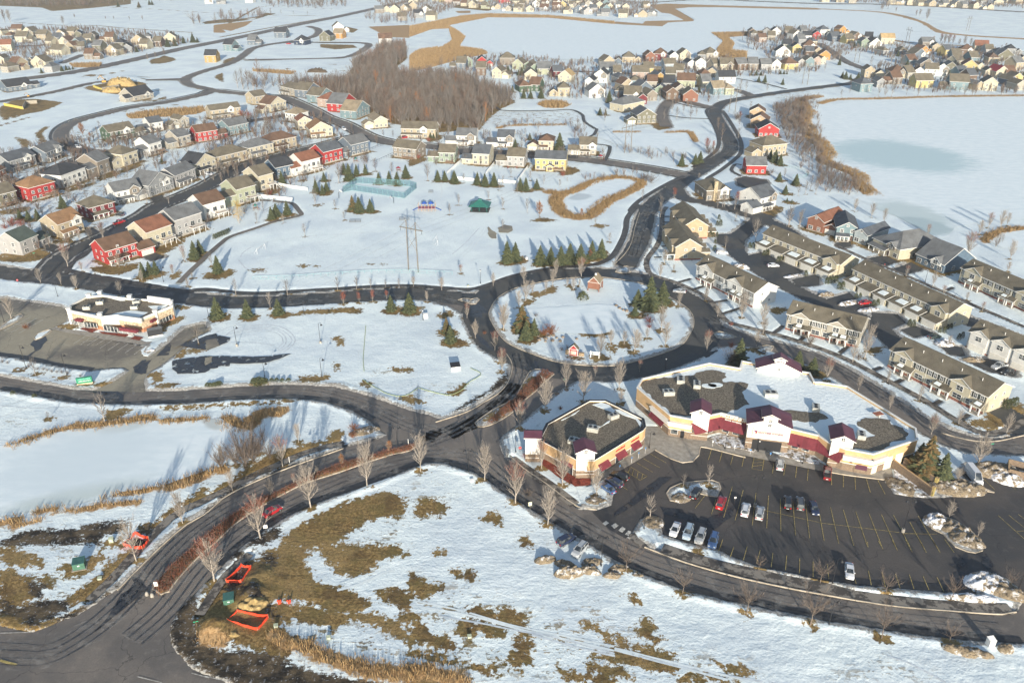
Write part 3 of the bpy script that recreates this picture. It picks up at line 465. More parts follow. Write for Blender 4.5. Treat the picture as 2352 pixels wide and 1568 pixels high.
# ================================================================ TABLES OF WHAT STANDS WHERE (base x y, top y), in survey units
# leafless trees: column,row | place | kind | base/top triples
BARE=[
(1,4,'at the pond bank above the divided road','v','470 650 270 560 600 300 360 640 420 620 520 330 180 660 430 750 560 380'),
(1,0,'on the tongue of the wood','s','380 1010 830 440 1020 800 500 1030 820 560 1040 840 600 1045 900 1800 700 560'),
(1,4,'beside the divided road','t','1865 880 430 1220 1130 680 640 1480 1020 895 650 330 320 930 720 1080 380 170 1025 855 740 760 990 800 1295 735 650 210 640 430 1580 640 520 2115 490 370'),
(2,4,'around the central crossing and small shop building','t','125 710 310 860 820 430 1215 1085 650 1585 1330 950 1515 670 380 1755 870 480 2140 990 700'),
(2,3,'on the kerbs of the roundabout approach','t','1265 1400 1090 1555 1190 850 1790 920 650 1990 1090 760 2130 790 670 2190 560 330 2310 430 270 980 500 290 1060 750 490 755 350 170 1075 260 20 1050 640 560'),
(3,4,'in the planted islands of the car park','s','1080 870 650 790 880 740 410 1240 1000'),
(4,4,'at the east end of the car park','t','1285 280 60 1800 665 320 1490 1250 1070 1820 1450 1300 1570 860 690'),
(0,4,'on the verge by the near pond','t','2100 1310 970 1570 1745 1310'),
(3,5,'along the road below the car park','w','140 290 -20 780 550 300 1520 770 440 2250 910 530 960 90 -60 1655 280 120'),
(4,5,'on the snow verge below the car park','w','10 420 170 760 540 320 1515 620 370 715 1060 690 1490 1100 900 2190 470 300'),
(1,5,'at the bottom of the divided road','t','110 400 -60'),
(3,3,'on the south side of the roundabout','t','50 950 640 70 1110 950 290 740 610 1060 500 280 1625 470 280 1705 310 130 580 450 190 370 370 250 230 520 270 110 430 280 540 270 0 280 450 300 1460 130 -80'),
(3,3,'behind the long shopping building','v','1320 660 480 2240 440 310'),
(3,2,'on the lawns before the white terrace','t','1460 1300 1010 1700 1370 1150 1185 1280 1130 1050 1100 960 575 680 520 520 840 690 680 770 690 740 1170 1010'),
(4,3,'along the curved road by the cream terraces','t','520 595 230 385 630 430 80 850 600 450 950 790 810 1160 1020 1285 1460 1260 785 855 730 1145 1070 910 1600 1340 1190 2150 1440 1240 1480 460 330'),
(0,3,'around the bank car park','s','1210 1330 1020 2280 420 210 410 780 590 560 1290 1200'),
(0,2,'along the park road opposite the bank','t','470 900 740 705 920 790 885 970 820 1390 1040 890 780 710 460 1190 380 210 945 770 660 1370 720 560 2120 660 480 1990 810 690 2210 850 780 2160 950 850 1635 890 760 920 410 290 130 1310 1080'),
(1,2,'along the south edge of the park','s','360 1035 860 950 1035 870 1525 985 840 1745 970 830 1905 955 850 2080 950 860 2235 955 850 755 1195 1020 80 710 560 600 210 90 905 210 110 1600 180 80'),
(1,2,'on the road verge with reddish twigs','r','1595 1145 1010 1775 1130 1010 1930 1120 990 2090 1080 990'),
(2,2,'between the park and the roundabout','t','45 940 830 370 980 840 960 930 790 590 795 690 200 1115 1000 660 1300 1140 755 1530 1370 1250 1190 1000 1410 1020 880 1565 1000 880 1330 1110 880 1640 940 750 1810 930 840 1880 980 840 1950 935 860 1970 840 620 1680 830 640 1310 900 720 1080 1440 1170'),
(2,2,'on the park lawn near the pavilion','s','2295 440 330 1070 270 170 1500 640 560'),
(2,2,'beside the spruce row, with dark red twigs','r','2075 630 520'),
(3,2,'along the lane by the two end-on terraces','s','870 630 530 1045 1100 970 525 150 0 1620 420 190 2000 240 60 2120 250 90 1275 490 360 1490 200 60 1390 190 90'),
(4,2,'on the lake shore by the terraces','t','405 80 -60 600 150 -10 740 210 50 1240 360 230 1835 345 190 1940 270 100 2150 240 100 2080 270 80 1695 600 330 2190 630 430 1300 940 780 2160 770 660 1000 820 700 1420 1040 930 1690 1100 1010 1870 1220 1120'),
(0,1,'among the western houses','s','1150 320 220 2060 680 560 2160 620 450 2280 590 460 830 1150 990 1000 1140 1010 1180 1560 1400 1100 1130 1010 1780 740 660 1690 1160 1000 1040 480 400 850 380 290 1940 1160 1020 2160 1000 900'),
(1,1,'among the houses north-west of the park','s','120 545 370 205 490 310 310 500 380 500 450 360 710 420 240 760 400 220 800 390 240 1125 510 400 1175 520 380 1155 890 740 1030 960 830 1270 1185 1000 1500 1225 1120 1840 720 560 1960 790 650 2150 830 700 1150 1540 1400 320 760 640 650 660 560 1540 930 740 1435 940 830 585 370 270 2050 400 320 1980 510 380'),
(2,1,'behind the park houses and by the reed pond','s','210 900 720 625 920 820 1165 855 760 1070 970 850 1030 1020 920 1235 1045 930 905 1120 1020 565 1180 1060 460 1290 1170 1070 1230 1100 1350 1260 1110 1385 900 790 1540 940 840 1725 980 890 1810 910 860 2130 1420 1290 2240 210 130 870 480 320 1240 400 320 1270 400 330 1480 340 230 1930 380 200 2000 380 240 1330 380 300'),
(3,1,'along the lake road','s','1190 320 190 1230 430 250 525 1250 1080 970 900 810 320 1100 1000 2110 1070 950 2190 1050 910 2250 1010 850 2310 1050 900 1950 870 760 1260 1200 1050 1180 1220 1130 1380 1230 1080 1500 1380 1230 2000 1430 1210 2130 1430 1240 1600 1530 1350 710 1240 1160 1430 280 160 1420 420 300 1240 1200 1060'),
(3,1,'with red-tinged twigs on the lake road verge','r','690 1110 990 1440 200 110 1060 570 420 1130 560 450 1400 1180 1030'),
(3,0,'at the junction of the lake road','s','1440 1070 920 1510 1040 940 1750 1060 960 1190 1160 1060 715 1370 1230 870 1380 1220 940 1340 1240 660 1300 1160 1190 1440 1350 790 1300 1200 570 1370 1260 1560 1250 1170'),
(1,0,'beyond the streets under construction','s','120 230 150 190 150 95 310 160 100 650 180 130 760 180 100 880 170 120 1020 175 130 1180 175 130 960 90 20 1180 1000 820 1120 970 840 860 1060 900 1290 970 860 1140 1050 900 680 1080 920'),
(0,0,'in the far snow fields','t','60 260 120 120 260 120 730 295 190 860 210 165 1215 225 190 1310 230 190 1490 235 190 1640 240 185 2300 290 180 2230 300 230 1460 430 350 420 640 540 1700 700 620 1790 670 600 1890 640 560 1240 90 60'),
(4,0,'beyond the far lake','t','720 130 30 880 140 90 1110 190 120 1230 240 110 1150 190 110 1310 480 420 1390 510 390 1430 520 400 1480 520 400 1530 520 410 1600 530 450 1660 530 420 1730 540 450 1820 540 500 2090 560 520 2140 550 500'),
(4,0,'between the far lakeside houses','s','180 700 520 230 680 530 590 760 650 690 830 700 60 820 730 250 1110 1030 350 1070 990 680 1110 960 830 1110 960 750 1130 1000 1000 1090 950 1130 1110 960 1430 1100 1000 1490 1100 990 1660 1110 990 1750 1120 940 1780 1110 960 2090 1100 980 2250 1100 990 2330 1090 980 1320 1090 1000 1100 870 740 1850 850 780 1970 760 620 1590 790 640 820 740 590 910 870 600'),
(2,0,'behind the houses by the wood','s','1240 980 880 1310 690 590 1420 710 640 1520 720 680 1560 720 670 1650 740 680 1690 720 680 1870 770 690 1880 830 760 2090 780 660 1940 760 690 1860 1000 900 1930 1010 920 1590 990 890 2240 1390 1250 1350 1440 1320 370 790 650 1290 1420 1360'),
]
LEAF=[(0,1,'with clinging rust-brown leaves beside the curved road','o','960 400 250 1040 410 350'),(2,1,'keeping orange-brown leaves on the park lawn','o','1490 1320 1160'),(2,2,'keeping orange leaves at the reedy pond edge','o','1970 150 50'),
(1,4,'with orange leaves in the road median','o','1580 642 518 2118 492 368'),(1,1,'with yellow weeping twigs behind the cream house','y','395 1390 1130')]
BUSH=[(3,3,'red','1340 470 400'),(3,2,'red','1340 1390 1350 400 1360 1280'),(2,1,'red','1130 760 730 1230 760 730 1760 850 790 220 450 400 100 650 590'),(3,3,'red','400 240 190'),(0,2,'red','1720 1460 1410 150 250 150 250 250 170 60 280 220'),
(1,1,'red','510 180 110 430 160 90 740 1080 1000'),(3,4,'red','-1000 560 480'),(0,3,'brown','30 640 590 90 650 610 335 690 640 435 720 690 500 725 680 545 735 700 600 750 700 655 755 720 715 760 710 925 800 770 780 770 720 1860 230 150'),
(3,1,'brown','1080 600 480 1140 610 500 420 930 800 330 900 800 1600 580 500 1810 820 760 1420 200 110'),(3,0,'brown','1400 1380 1280 1690 1360 1190 1600 1480 1350 1950 690 610'),(2,3,'rust','1620 320 200 1550 330 230 860 310 280'),(2,3,'brown','1450 110 60 1810 480 430 1750 500 450'),
(3,4,'rust','-620 0 0'),(2,4,'brown','1450 470 390 1420 570 490 1370 1000 900'),(0,3,'rust','300 250 190'),(2,2,'green','1990 1080 990'),(1,3,'rust','1700 1500 1430 1720 1420 1330'),(4,3,'brown','440 600 500')]
CONIF=[
(4,4,'east of the shopping building','1200 750 300 1390 830 500 1130 640 380'),
(3,3,'between the shopping building and the road','1430 640 360 2100 700 500 2270 760 570'),
(2,3,'at the edge of the empty snow lot','425 290 120 470 400 205'),
(2,2,'on the west side of the roundabout island','1290 1440 1150 1340 1545 1330 1430 1490 1300'),
(3,2,'on the east side of the roundabout island','400 1195 830 440 1200 950 550 1130 880 265 1150 970 235 1270 1140'),
(1,2,'on the belt south of the park road','155 780 585 150 1300 1060 495 1290 1080 850 1260 1080 2140 1215 1040 2352 1230 1010'),
(2,2,'in the shadow-casting row by the park corner','1120 660 420 1215 640 430 1500 680 470 1620 670 485 1735 675 475 1840 670 445 1960 660 450 2090 620 415 2200 600 390'),
(0,2,'near the big red corner house','2240 620 415 2300 560 400 1650 830 660 1725 800 650 1795 790 645 235 160 50 335 180 60 435 165 40'),
(1,1,'on the park lawn around the fenced court','1660 890 700 1745 835 710 1845 825 710 2000 930 800 2120 925 790 2210 945 800 2310 865 720 1370 900 800 1280 1030 880 1355 1055 940 1400 1020 910 1700 1240 1070 1775 1260 1085 1905 1255 1110 1600 820 690'),
(1,1,'inside the bend of the park path','770 1345 1200 825 1310 1160 950 1290 1130 890 945 790'),
(2,1,'on the lawn behind the park houses','325 905 780 405 905 785 515 925 780 780 940 800 865 960 815 970 960 805 1270 1005 870 1335 1015 860 1460 995 880'),
(2,1,'against the walls of the park houses','1215 530 420 1720 560 350 240 415 345 275 415 355 310 410 340 1380 430 350'),(2,1,'on the snow slope by the footpath','2185 145 60 2250 145 80'),
(0,1,'among the western gardens','725 1205 1060 1860 690 630'),
(3,1,'near the junction and red cottage','770 730 590 925 710 590 980 690 560 1840 690 540 1900 720 590 1790 650 540 2080 950 820 1890 900 800 1960 1050 950 1980 1145 1095 2035 1155 1110'),
(3,0,'along the lake road field','1655 940 870 1725 950 860 1930 975 900 1570 870 810 1625 870 805 1680 865 815 1905 855 805 1945 855 805 1980 855 815 50 1260 1200 620 1060 990 970 1060 990'),
(0,0,'along the far main road','480 840 780 715 820 750 765 810 750 800 805 760 840 800 760 2220 490 380 1600 90 20 1720 60 0 1750 60 5 1360 80 20 1930 540 440 2010 530 430 2110 500 420 1700 560 480 1570 600 530 2270 490 430'),
(4,0,'among the far lakeside houses','265 890 820 300 910 820 355 915 850 2240 880 800 2290 910 820 2330 900 820 440 930 830 1010 700 620 1000 790 690 400 550 480 1090 640 550 1480 890 800 1390 590 540 230 750 670 900 650 580 1970 690 620 1350 600 540 290 480 420'),
(2,0,'in the gardens by the wood edge','1290 870 770 1250 870 800 1130 820 750 1310 1130 1020 1390 1130 1040 1510 1130 1010 2290 1180 1040 1180 1060 980 1170 850 790')]
HEDGE=[(4,2,'by the garages of the central terraces','85 905 830 120 900 825 155 895 820 190 890 810 225 970 885 265 970 880 420 1070 1010 465 1070 1010 620 1160 1090 665 1160 1080 1030 1390 1310 1075 1400 1320 1380 1470 1410 1430 1470 1400 1470 1430 1370 1510 1420 1360'),
(3,2,'beside the terrace garages','1550 500 430 1590 495 430 1625 475 425 1715 580 520 1755 575 515 1875 655 590 1910 645 590 2195 820 750 1060 370 300 1100 375 300 1135 375 315 1175 365 310 1155 445 395 1150 530 460 1180 240 180 1215 245 170 1200 170 110'),
(1,1,'in the clipped row beside the park path','110 1570 1510 135 1560 1500 160 1550 1490 185 1540 1480 210 1530 1470 235 1520 1460 260 1510 1450 280 1490 1440'),(4,3,'at the right end of the front terrace','2130 1160 1060 2170 1150 1050 2210 1140 1040 2250 1120 1030 1600 370 300 1640 350 280')]
SHRUB=[(1,3,'low','30 905 865 70 905 865 110 905 860 150 900 850 175 890 845'),(1,3,'low','570 870 810 620 880 800 670 875 805 700 860 810'),(1,3,'round','770 852 828 828 850 825 890 855 822 960 850 812'),(0,3,'round','150 1000 970 400 1035 1000')]
# houses: col,row, ax,ay,bx,by (foot of one visible wall), depth m, eave m, ridge, wall, roof, features
HSE=[('in the front western row',[(0,2,1250,695,1595,590,9,5.8,'p','red','brown','RPk'),(0,2,1725,520,2000,420,9.5,7.4,'p','cream','rust','DW'),(0,2,2045,380,2340,280,9.5,7.6,'p','lightgrey','grey','DWL'),(1,1,10,1360,255,1290,9.5,7.2,'p','white','brown','DW'),
 (1,1,390,1180,600,1120,10,7.4,'p','palegreen','taupe','DWL'),(1,1,640,1020,800,975,10,7.4,'p','cream','taupe','DWL'),(1,1,830,890,1025,845,9,6.2,'p','blue','dark','L'),(1,1,1130,830,1335,775,9,6.8,'p','white','rust','DWL'),(1,1,1375,715,1590,660,9,6.8,'p','red','slate','LW'),(1,1,1690,620,1890,570,9.5,6.4,'p','slate','grey','L')]),
 ('in the second western row',[(0,2,270,585,465,500,9,5.8,'p','lightgrey','darkgreen','R'),(0,2,705,385,975,290,9,6,'p','tan','gold','PC'),(0,2,1060,175,1340,100,9,5.6,'h','maroon','taupe','P'),(0,1,1350,1170,1640,1110,9,5.8,'p','white','grey','PC'),
 (0,1,1730,1090,2010,990,10,5.6,'g','grey','grey','CL'),(0,1,2030,975,2260,880,8.5,5.8,'p','lightgrey','grey','P'),(1,1,-80,830,140,760,9,5.6,'g','cream','dark','P'),(1,1,160,745,500,660,9,5.6,'h','tan','taupe','PL'),(1,1,520,640,800,575,8.5,5.6,'h','cream','grey','PL'),(1,1,760,560,1060,500,9,5.6,'h','tan','brown','P')]),
 ('in the third western row',[(0,1,-130,1240,215,1150,9,5.8,'p','olive','taupe','D'),(0,1,370,1140,660,1060,9.5,6.6,'h','red','gold','D'),(0,1,735,995,1010,890,9.5,6.8,'h','white','dark','W'),(0,1,1150,845,1280,795,10,7.4,'p','taupe','grey','LW'),(0,1,1430,740,1600,685,10,6.6,'h','cream','taupe','LW'),
 (0,1,1735,615,1870,575,9,6.6,'p','white','grey','DL'),(0,1,2060,520,2200,485,9,6,'p','beige','grey','DL'),(0,1,2275,460,2510,425,9,5.8,'p','red','brown','R'),(1,1,290,385,510,335,9,5.6,'p','teal','grey','L'),(1,1,80,195,420,150,8,5.6,'p','tan','taupe','PC')]),
 ('by the curved western road',[(0,1,-120,960,90,870,9,5.2,'p','brick','brown','P'),(0,1,130,800,430,715,9,5.6,'p','grey','slate','PC'),(0,1,550,690,750,610,9,5.4,'p','slate','grey','PC'),(0,1,1270,450,1560,395,9,5.4,'p','darkgreen','taupe','PCR'),(0,1,1740,345,1885,320,8,5.6,'p','white','slate','L'),(0,1,2080,300,2185,280,9,5.4,'g','beige','taupe','L')]),
 ('left of the diagonal street',[(1,0,580,1205,720,1180,9,5.6,'p','tan','taupe',''),(1,0,760,1290,940,1250,9,5.2,'g','cream','brown','L'),(1,1,930,215,1060,235,9,5.6,'h','white','tan',''),(1,1,1080,320,1240,305,9,5.6,'g','cream','rust',''),(1,1,1220,410,1475,385,10,5.2,'g','cream','gold','P')]),
 ('right of the diagonal street',[(1,0,880,1075,1060,1115,9,5.6,'h','beige','taupe','P'),(1,0,1190,1130,1330,1090,10,5.6,'g','slate','taupe',''),(1,0,1330,1190,1480,1150,10,5.4,'g','teal','taupe',''),(1,0,1450,1240,1600,1200,10,5.6,'h','pink','rust',''),(1,0,1590,1290,1740,1230,10,5.4,'g','red','grey',''),(1,0,1740,1370,1900,1310,10,5.2,'g','teal','tan',''),(1,1,1950,300,2105,285,12,4.8,'g','cream','tan','L')]),
 ('north of the park street',[(2,1,-90,405,300,415,9,5.6,'p','tan','taupe','PC'),(2,1,540,490,760,495,9,5.6,'p','white','grey','PCL'),(2,1,1010,510,1190,515,9,5.6,'p','white','slate','PCL'),(2,1,1480,550,1650,555,9,5.6,'h','cream','brown','PL'),(2,1,1950,600,2140,605,9,5.6,'p','beige','taupe','PCL')]),
 ('backing onto the park lawn',[(1,1,2170,625,2432,655,9,5.6,'p','taupe','taupe','D'),(2,1,340,690,520,695,9,5.6,'p','green','taupe','DL'),(2,1,725,715,910,725,10,6.2,'p','cream','slate','L'),(2,1,1120,735,1315,745,9,5.6,'p','lightgrey','taupe','L'),(2,1,1440,775,1790,790,8.5,6.2,'p','yellow','slate','DS')]),
 ('right of the lake road',[(3,1,1050,1130,1320,1115,12,5,'h','taupe','taupe','CK'),(3,1,1660,1250,1845,1200,10,6,'p','white','slate','PCL'),(3,1,1510,820,1735,825,9,4.6,'p','red','grey',''),(3,1,1690,630,1965,600,10,6.4,'h','tan','taupe','L'),(3,1,1650,395,1880,400,10,4.8,'g','red','dark',''),(3,1,1555,285,1755,300,10,4.8,'g','peach','brown',''),(3,1,1545,180,1720,190,9,4.6,'g','peach','brown','')]),
 ('on the shore behind terraces',[(4,2,-150,280,30,330,14,5,'g','brick','rust','R'),(4,2,180,400,420,420,13,5.4,'g','teal','slate','P'),(4,2,385,425,530,470,13,4.4,'g','paleblue','slate','g'),(4,2,600,500,900,640,18,4.6,'h','cream','grey','CP'),(4,2,1100,660,1410,790,13,3.6,'p','blue','grey','C')]),
 ('left of the lake road',[(3,1,255,250,475,240,11,5.6,'g','olive','slate','L'),(3,0,95,1290,340,1240,10,5,'h','cream','grey','')]),
 ('on the far raw lots',[(0,0,95,1060,380,1020,12,3.6,'p','slate','dark','CR'),(0,0,1545,1165,1770,1120,13,3.6,'p','beige','dark','CL')]),
]
FAR=[('in the middle lakeside row',0,3,0,'40 760 70 slate taupe g;200 720 220 tan taupe h;410 720 110 brick brown g;520 700 150 maroon brown h;680 720 100 white dark g;810 700 130 cream taupe g;640 800 140 paleblue taupe p;1000 690 90 grey taupe h;1120 690 150 beige taupe h;880 790 90 white dark g;985 800 120 white taupe g;1170 800 80 beige taupe p;1285 815 145 cream taupe p;1470 810 130 brown grey p;1590 810 110 taupe grey p;1740 810 120 lightgrey grey p;1850 800 130 white grey g;2030 800 170 yellow brown h;2140 770 70 lightgrey grey g;2240 760 100 teal taupe g;2325 745 80 pink brown g'),
('in the cluster above the lane',0,3,0,'440 850 200 yellow taupe p;300 910 190 pink taupe p;560 960 230 ochre slate g;820 1000 200 palegreen brown p;1000 930 200 olive brown h;1290 960 190 white dark p;150 1040 160 tan brown g;350 1090 170 slate slate g;520 1100 120 green slate g;1200 1090 150 teal tan p;1320 1090 110 palegreen tan h;870 1170 170 brick taupe g;660 1150 140 brown brown g;30 900 90 paleblue taupe p;200 1180 190 navy taupe p;320 1200 100 maroon taupe g'),
('on the far peninsula',0,3,0,'1640 440 150 grey taupe h;1740 425 80 grey grey g;1850 420 110 white dark g;2150 400 140 grey grey p;2090 460 100 white taupe g;2320 450 90 red dark g;1930 660 160 white dark g;2240 580 150 brown brown h;2330 640 90 tan brown g'),
('beyond the peninsula water',0,3,0,'95 205 100 cream taupe p;300 200 150 tan taupe g;430 190 100 grey grey h;130 120 80 cream taupe g;370 100 80 tan taupe p;50 95 70 white grey p'),
('between wood and far lake',0,2,0,'550 800 190 slate taupe p;670 770 110 green taupe g;870 765 180 red dark g;1120 750 170 taupe taupe h;1240 800 130 palegreen taupe g;1360 810 90 green taupe g;1430 840 90 green taupe g;1550 860 170 palegreen grey p;1040 900 200 cream taupe g;1390 920 140 cream taupe g;1750 890 200 maroon slate p;1780 945 160 cream ochre g;1330 1060 140 darkgreen brown h;1430 1050 120 darkgreen brown p;1720 1110 230 tan taupe h;2060 1000 100 white dark g;2190 950 150 white dark g;2150 1120 190 white grey g;2270 860 170 paleblue grey p;2290 760 130 tan taupe g;820 870 110 brown taupe p'),
('beyond the far lake',0,2,0,'720 95 90 cream taupe g;870 105 110 palegreen taupe p;990 110 110 tan taupe g;1110 130 110 beige taupe g;1090 40 130 red brown g;1240 140 100 cream taupe p;1380 140 90 cream taupe g;1540 130 100 grey brown p;1690 120 100 brown brown p;1820 160 110 cream taupe h;1940 150 100 slate taupe g;2050 170 110 lightgrey grey g;2220 190 140 grey grey p;2180 100 100 cream taupe g;2300 110 80 cream taupe g;1450 85 80 white taupe g;1220 50 80 cream taupe p;1330 50 80 tan taupe g;1560 60 90 beige brown p;1690 60 90 tan brown p;1920 50 110 cream taupe h;2050 30 90 tan grey p;2200 30 90 beige taupe p;640 40 60 cream taupe g;450 45 90 pink taupe g;2060 90 90 beige grey g;240 235 110 cream taupe p;110 210 110 grey dark p;40 110 90 tan brown g;190 150 90 white taupe g;1790 40 80 cream grey g;540 60 80 lightgrey brown p;820 30 90 tan taupe g'),
('on the far eastern point',0,4,0,'60 400 110 white slate h;290 400 150 orange brown g;430 470 110 brown taupe g;780 510 150 cream ochre p;640 555 150 white dark g;520 550 90 green slate g;190 480 100 slate slate p;1250 540 140 taupe grey p;1230 625 170 orange brown g;1150 685 160 slate taupe g;1070 755 110 teal brown p;1230 805 160 taupe grey g;1280 875 140 white taupe p;1400 875 160 white slate g;1680 650 150 brown brown h;1850 605 140 cream rust p;2130 705 170 olive grey g;2230 630 180 grey dark h;1720 825 150 yellow rust g;1840 825 90 cream taupe g;2085 900 150 cream crimson g;1940 885 80 cream taupe g;60 690 120 orange brown g;40 740 60 cream taupe g;2330 740 70 tan brown g;2210 990 100 slate taupe g'),
('along the eastern lake shore',0,4,0,'2310 1040 110 beige taupe g;1950 1045 150 cream taupe g;1540 1035 290 teal taupe p;1200 1010 200 yellow taupe p;850 970 210 taupe brown p;530 1060 150 teal slate h;570 895 110 tan taupe g;690 915 90 cream dark g;900 900 160 cream brown h;1830 1040 80 tan grey g;700 1010 90 grey grey g'),
('in the far north-east estate',0,4,0,'830 55 90 cream grey g;930 58 90 tan grey p;1060 64 100 cream grey g;1180 72 100 cream taupe p;1300 78 100 tan grey g;1430 82 110 cream grey p;1560 88 110 cream grey g;1690 95 110 beige grey p;1820 102 110 cream brown g;1940 112 110 cream grey g;2060 60 100 cream grey g;2190 40 90 cream grey p;1650 45 100 grey grey p;1480 40 100 tan grey p;1860 50 110 grey taupe p;70 28 90 cream grey p;240 30 90 tan grey p;380 40 80 beige grey g;2290 50 90 tan grey g;1080 20 90 tan grey p;1260 25 90 cream grey p'),
('in the far western estate',0,0,0,'60 590 150 cream rust p;200 400 110 tan brown p;330 430 120 cream taupe g;280 485 200 cream taupe p;510 460 180 tan taupe p;700 440 110 tan taupe g;815 430 100 tan taupe p;970 500 160 cream taupe p;1225 485 160 tan brown p;620 635 240 cream taupe p;810 600 110 tan brown g;740 530 120 cream brown g;1060 685 180 taupe brown p;1290 640 140 tan taupe g;1590 515 150 tan taupe g;1730 490 150 lightgrey grey h;1960 490 130 cream taupe g;190 805 200 tan brown p;450 780 180 cream taupe g;10 735 90 cream taupe g;370 760 80 tan slate g;10 410 40 cream taupe g'),
('among the lots under construction',0,1,0,'300 590 190 teal dark p;570 520 160 slate grey p;870 440 140 slate dark p;1090 520 140 navy dark h;70 720 130 ochre dark p;1380 475 130 olive dark g;1570 370 180 white taupe g;1530 445 110 orange tan p;2080 515 150 white brown p;50 45 90 white taupe g;190 50 100 grey grey p;510 35 90 white taupe g;2010 155 100 taupe grey p;2090 140 70 cream taupe g;2180 150 110 cream taupe g;2290 135 100 tan taupe g;2270 240 100 beige taupe p'),
]

FILL=[('beyond the far lake',2,0,'20 60 70;60 30 70;160 22 80;300 18 80;380 30 70;620 75 70;760 30 80;900 32 80;1000 20 80;1140 24 80;1290 85 70;1400 18 80;1500 34 80;1610 24 80;1760 85 80;1870 90 80;2000 120 80;2120 135 80;2260 140 80;2250 65 80;1990 22 80;2330 40 70'),
('on the far peninsula',3,0,'1700 490 90;1800 465 80;1580 420 80;1990 425 80;2210 480 90;2150 525 90;2290 530 80;2240 650 90;1980 570 90;2090 610 100'),
('on the far eastern point',4,0,'100 455 80;250 465 80;350 505 90;560 480 80;1340 590 90;1480 650 100;1570 705 100;1610 765 110;1500 835 110;1650 905 110;1760 935 100;1990 745 110;1950 630 90;2060 655 90;1780 725 100;2290 805 110;2190 905 110;2270 955 110;1140 885 110;1050 905 100;960 640 90;760 640 80'),
('in the far western estate',0,0,'110 460 80;160 402 80;560 530 90;650 505 90;880 540 90;930 595 90;1120 600 100;1380 565 100;1470 605 100;1650 565 100;1810 540 90;60 835 100;560 835 100;900 440 80;1060 470 90'),
('in the cluster above the lane',3,0,'730 900 110;640 915 110;90 965 110;230 995 110;430 1010 110;620 1030 120;750 1095 120;1060 1010 110;1110 890 100;60 1120 110;430 1160 120')]
# ================================================================ GROUND SHEET
def triples(ix,iy,s):
    v=[float(a) for a in s.split()]
    for i in range(0,len(v)-2,3):
        g=G(ix,iy,v[i],v[i+1]); tv=K(ix,iy,v[i],v[i+2])[1]
        yield g,max(1.2,hgt(g,tv)),v[i],v[i+1]
EXT=[]
for ix,iy,pl,s in CONIF:
    for g,h,_,_ in triples(ix,iy,s): EXT.append(('e',[(g[0]+.6,g[1]-.6)],2.6+.12*h))
for ix,iy,pl,k,s in BARE:
    for g,h,_,_ in triples(ix,iy,s): EXT.append(('e',[g],.9 if g[1]<450 else .6))
def base_line(ix,iy,ax,ay,bx,by):
    a=np.array(G(ix,iy,ax,ay));b=np.array(G(ix,iy,bx,by))
    if a[0]>b[0]: a,b=b,a
    return a,b
HL=[]
for pl,L in HSE:
    for r in L:
        a,b=base_line(*r[:6]); HL.append((a,b,r[6]))
        d=(b-a)/np.linalg.norm(b-a); n=np.array((-d[1],d[0]))
        if n@((a+b)/2)<0: n=-n
        EXT.append(('p',[tuple(a-d*2-n*2.5),tuple(b+d*2-n*2.5),tuple(b+d*2+n*(r[6]+1)),tuple(a-d*2+n*(r[6]+1))],0))
for pl,L in HSE:
    for r in L:
        if ('L' in r[11] or 'R' in r[11]) and 'P' in r[11]:
            a,b=base_line(*r[:6]); dd_=(b-a)/np.linalg.norm(b-a); n=np.array((-dd_[1],dd_[0])); n=n if n@a>0 else -n; s0=a if 'L' in r[11] else b; sg=-1 if 'L' in r[11] else 1
            P_=[tuple(s0+dd_*sg*x-n*y) for x,y in ((.8,-1),(6,-1),(6.4,9.5),(.5,9.5))]; PLY.append(('driveway',P_,M_asphd)); ROAD_SH.append(('p',P_,0))
TURF=[('p',GP(*a),0) for a in GR]+EXT
TURF+=[('p',ISLANDS[6],0),('p',GP(2,3,'860 1300 950 1225 1190 1090 1270 980 1380 830 1540 775 1640 790 1500 910 1300 1070 1000 1300'),0)]
TURF+=[('r',GP(0,0,s),w) for s,w in (('170 262 700 293 1150 300 1400 325 2200 376',4),('1280 86 1800 110 2352 146',4),('0 1390 200 1340 350 1240',3),('1100 880 1400 820',5),('1700 1045 2352 1010',2),('1350 900 2000 880',3))]+[('r',GP(1,0,s),w) for s,w in (('0 145 900 182 1480 187',4),('0 262 300 240 600 200 780 160',9),('900 780 1000 805 1300 800 1600 815',3),('800 720 1150 730 1500 742',2),('180 430 700 330 1500 190',4),('230 300 600 90 800 60 1500 110',3))]+[('r',GP(0,1,s),w) for s,w in (('0 270 330 175',2.5),('500 460 440 360 540 280',3),('1250 130 1500 95 2100 20',2.5))]
for w in WOOD: TURF.append(('p',w,0))
REEDS=[('p',GP(*a),0) for a in REED]+[('r',smooth(GP(a[0],a[1],a[2]),step=4),a[3]) for a in REEDRIB]
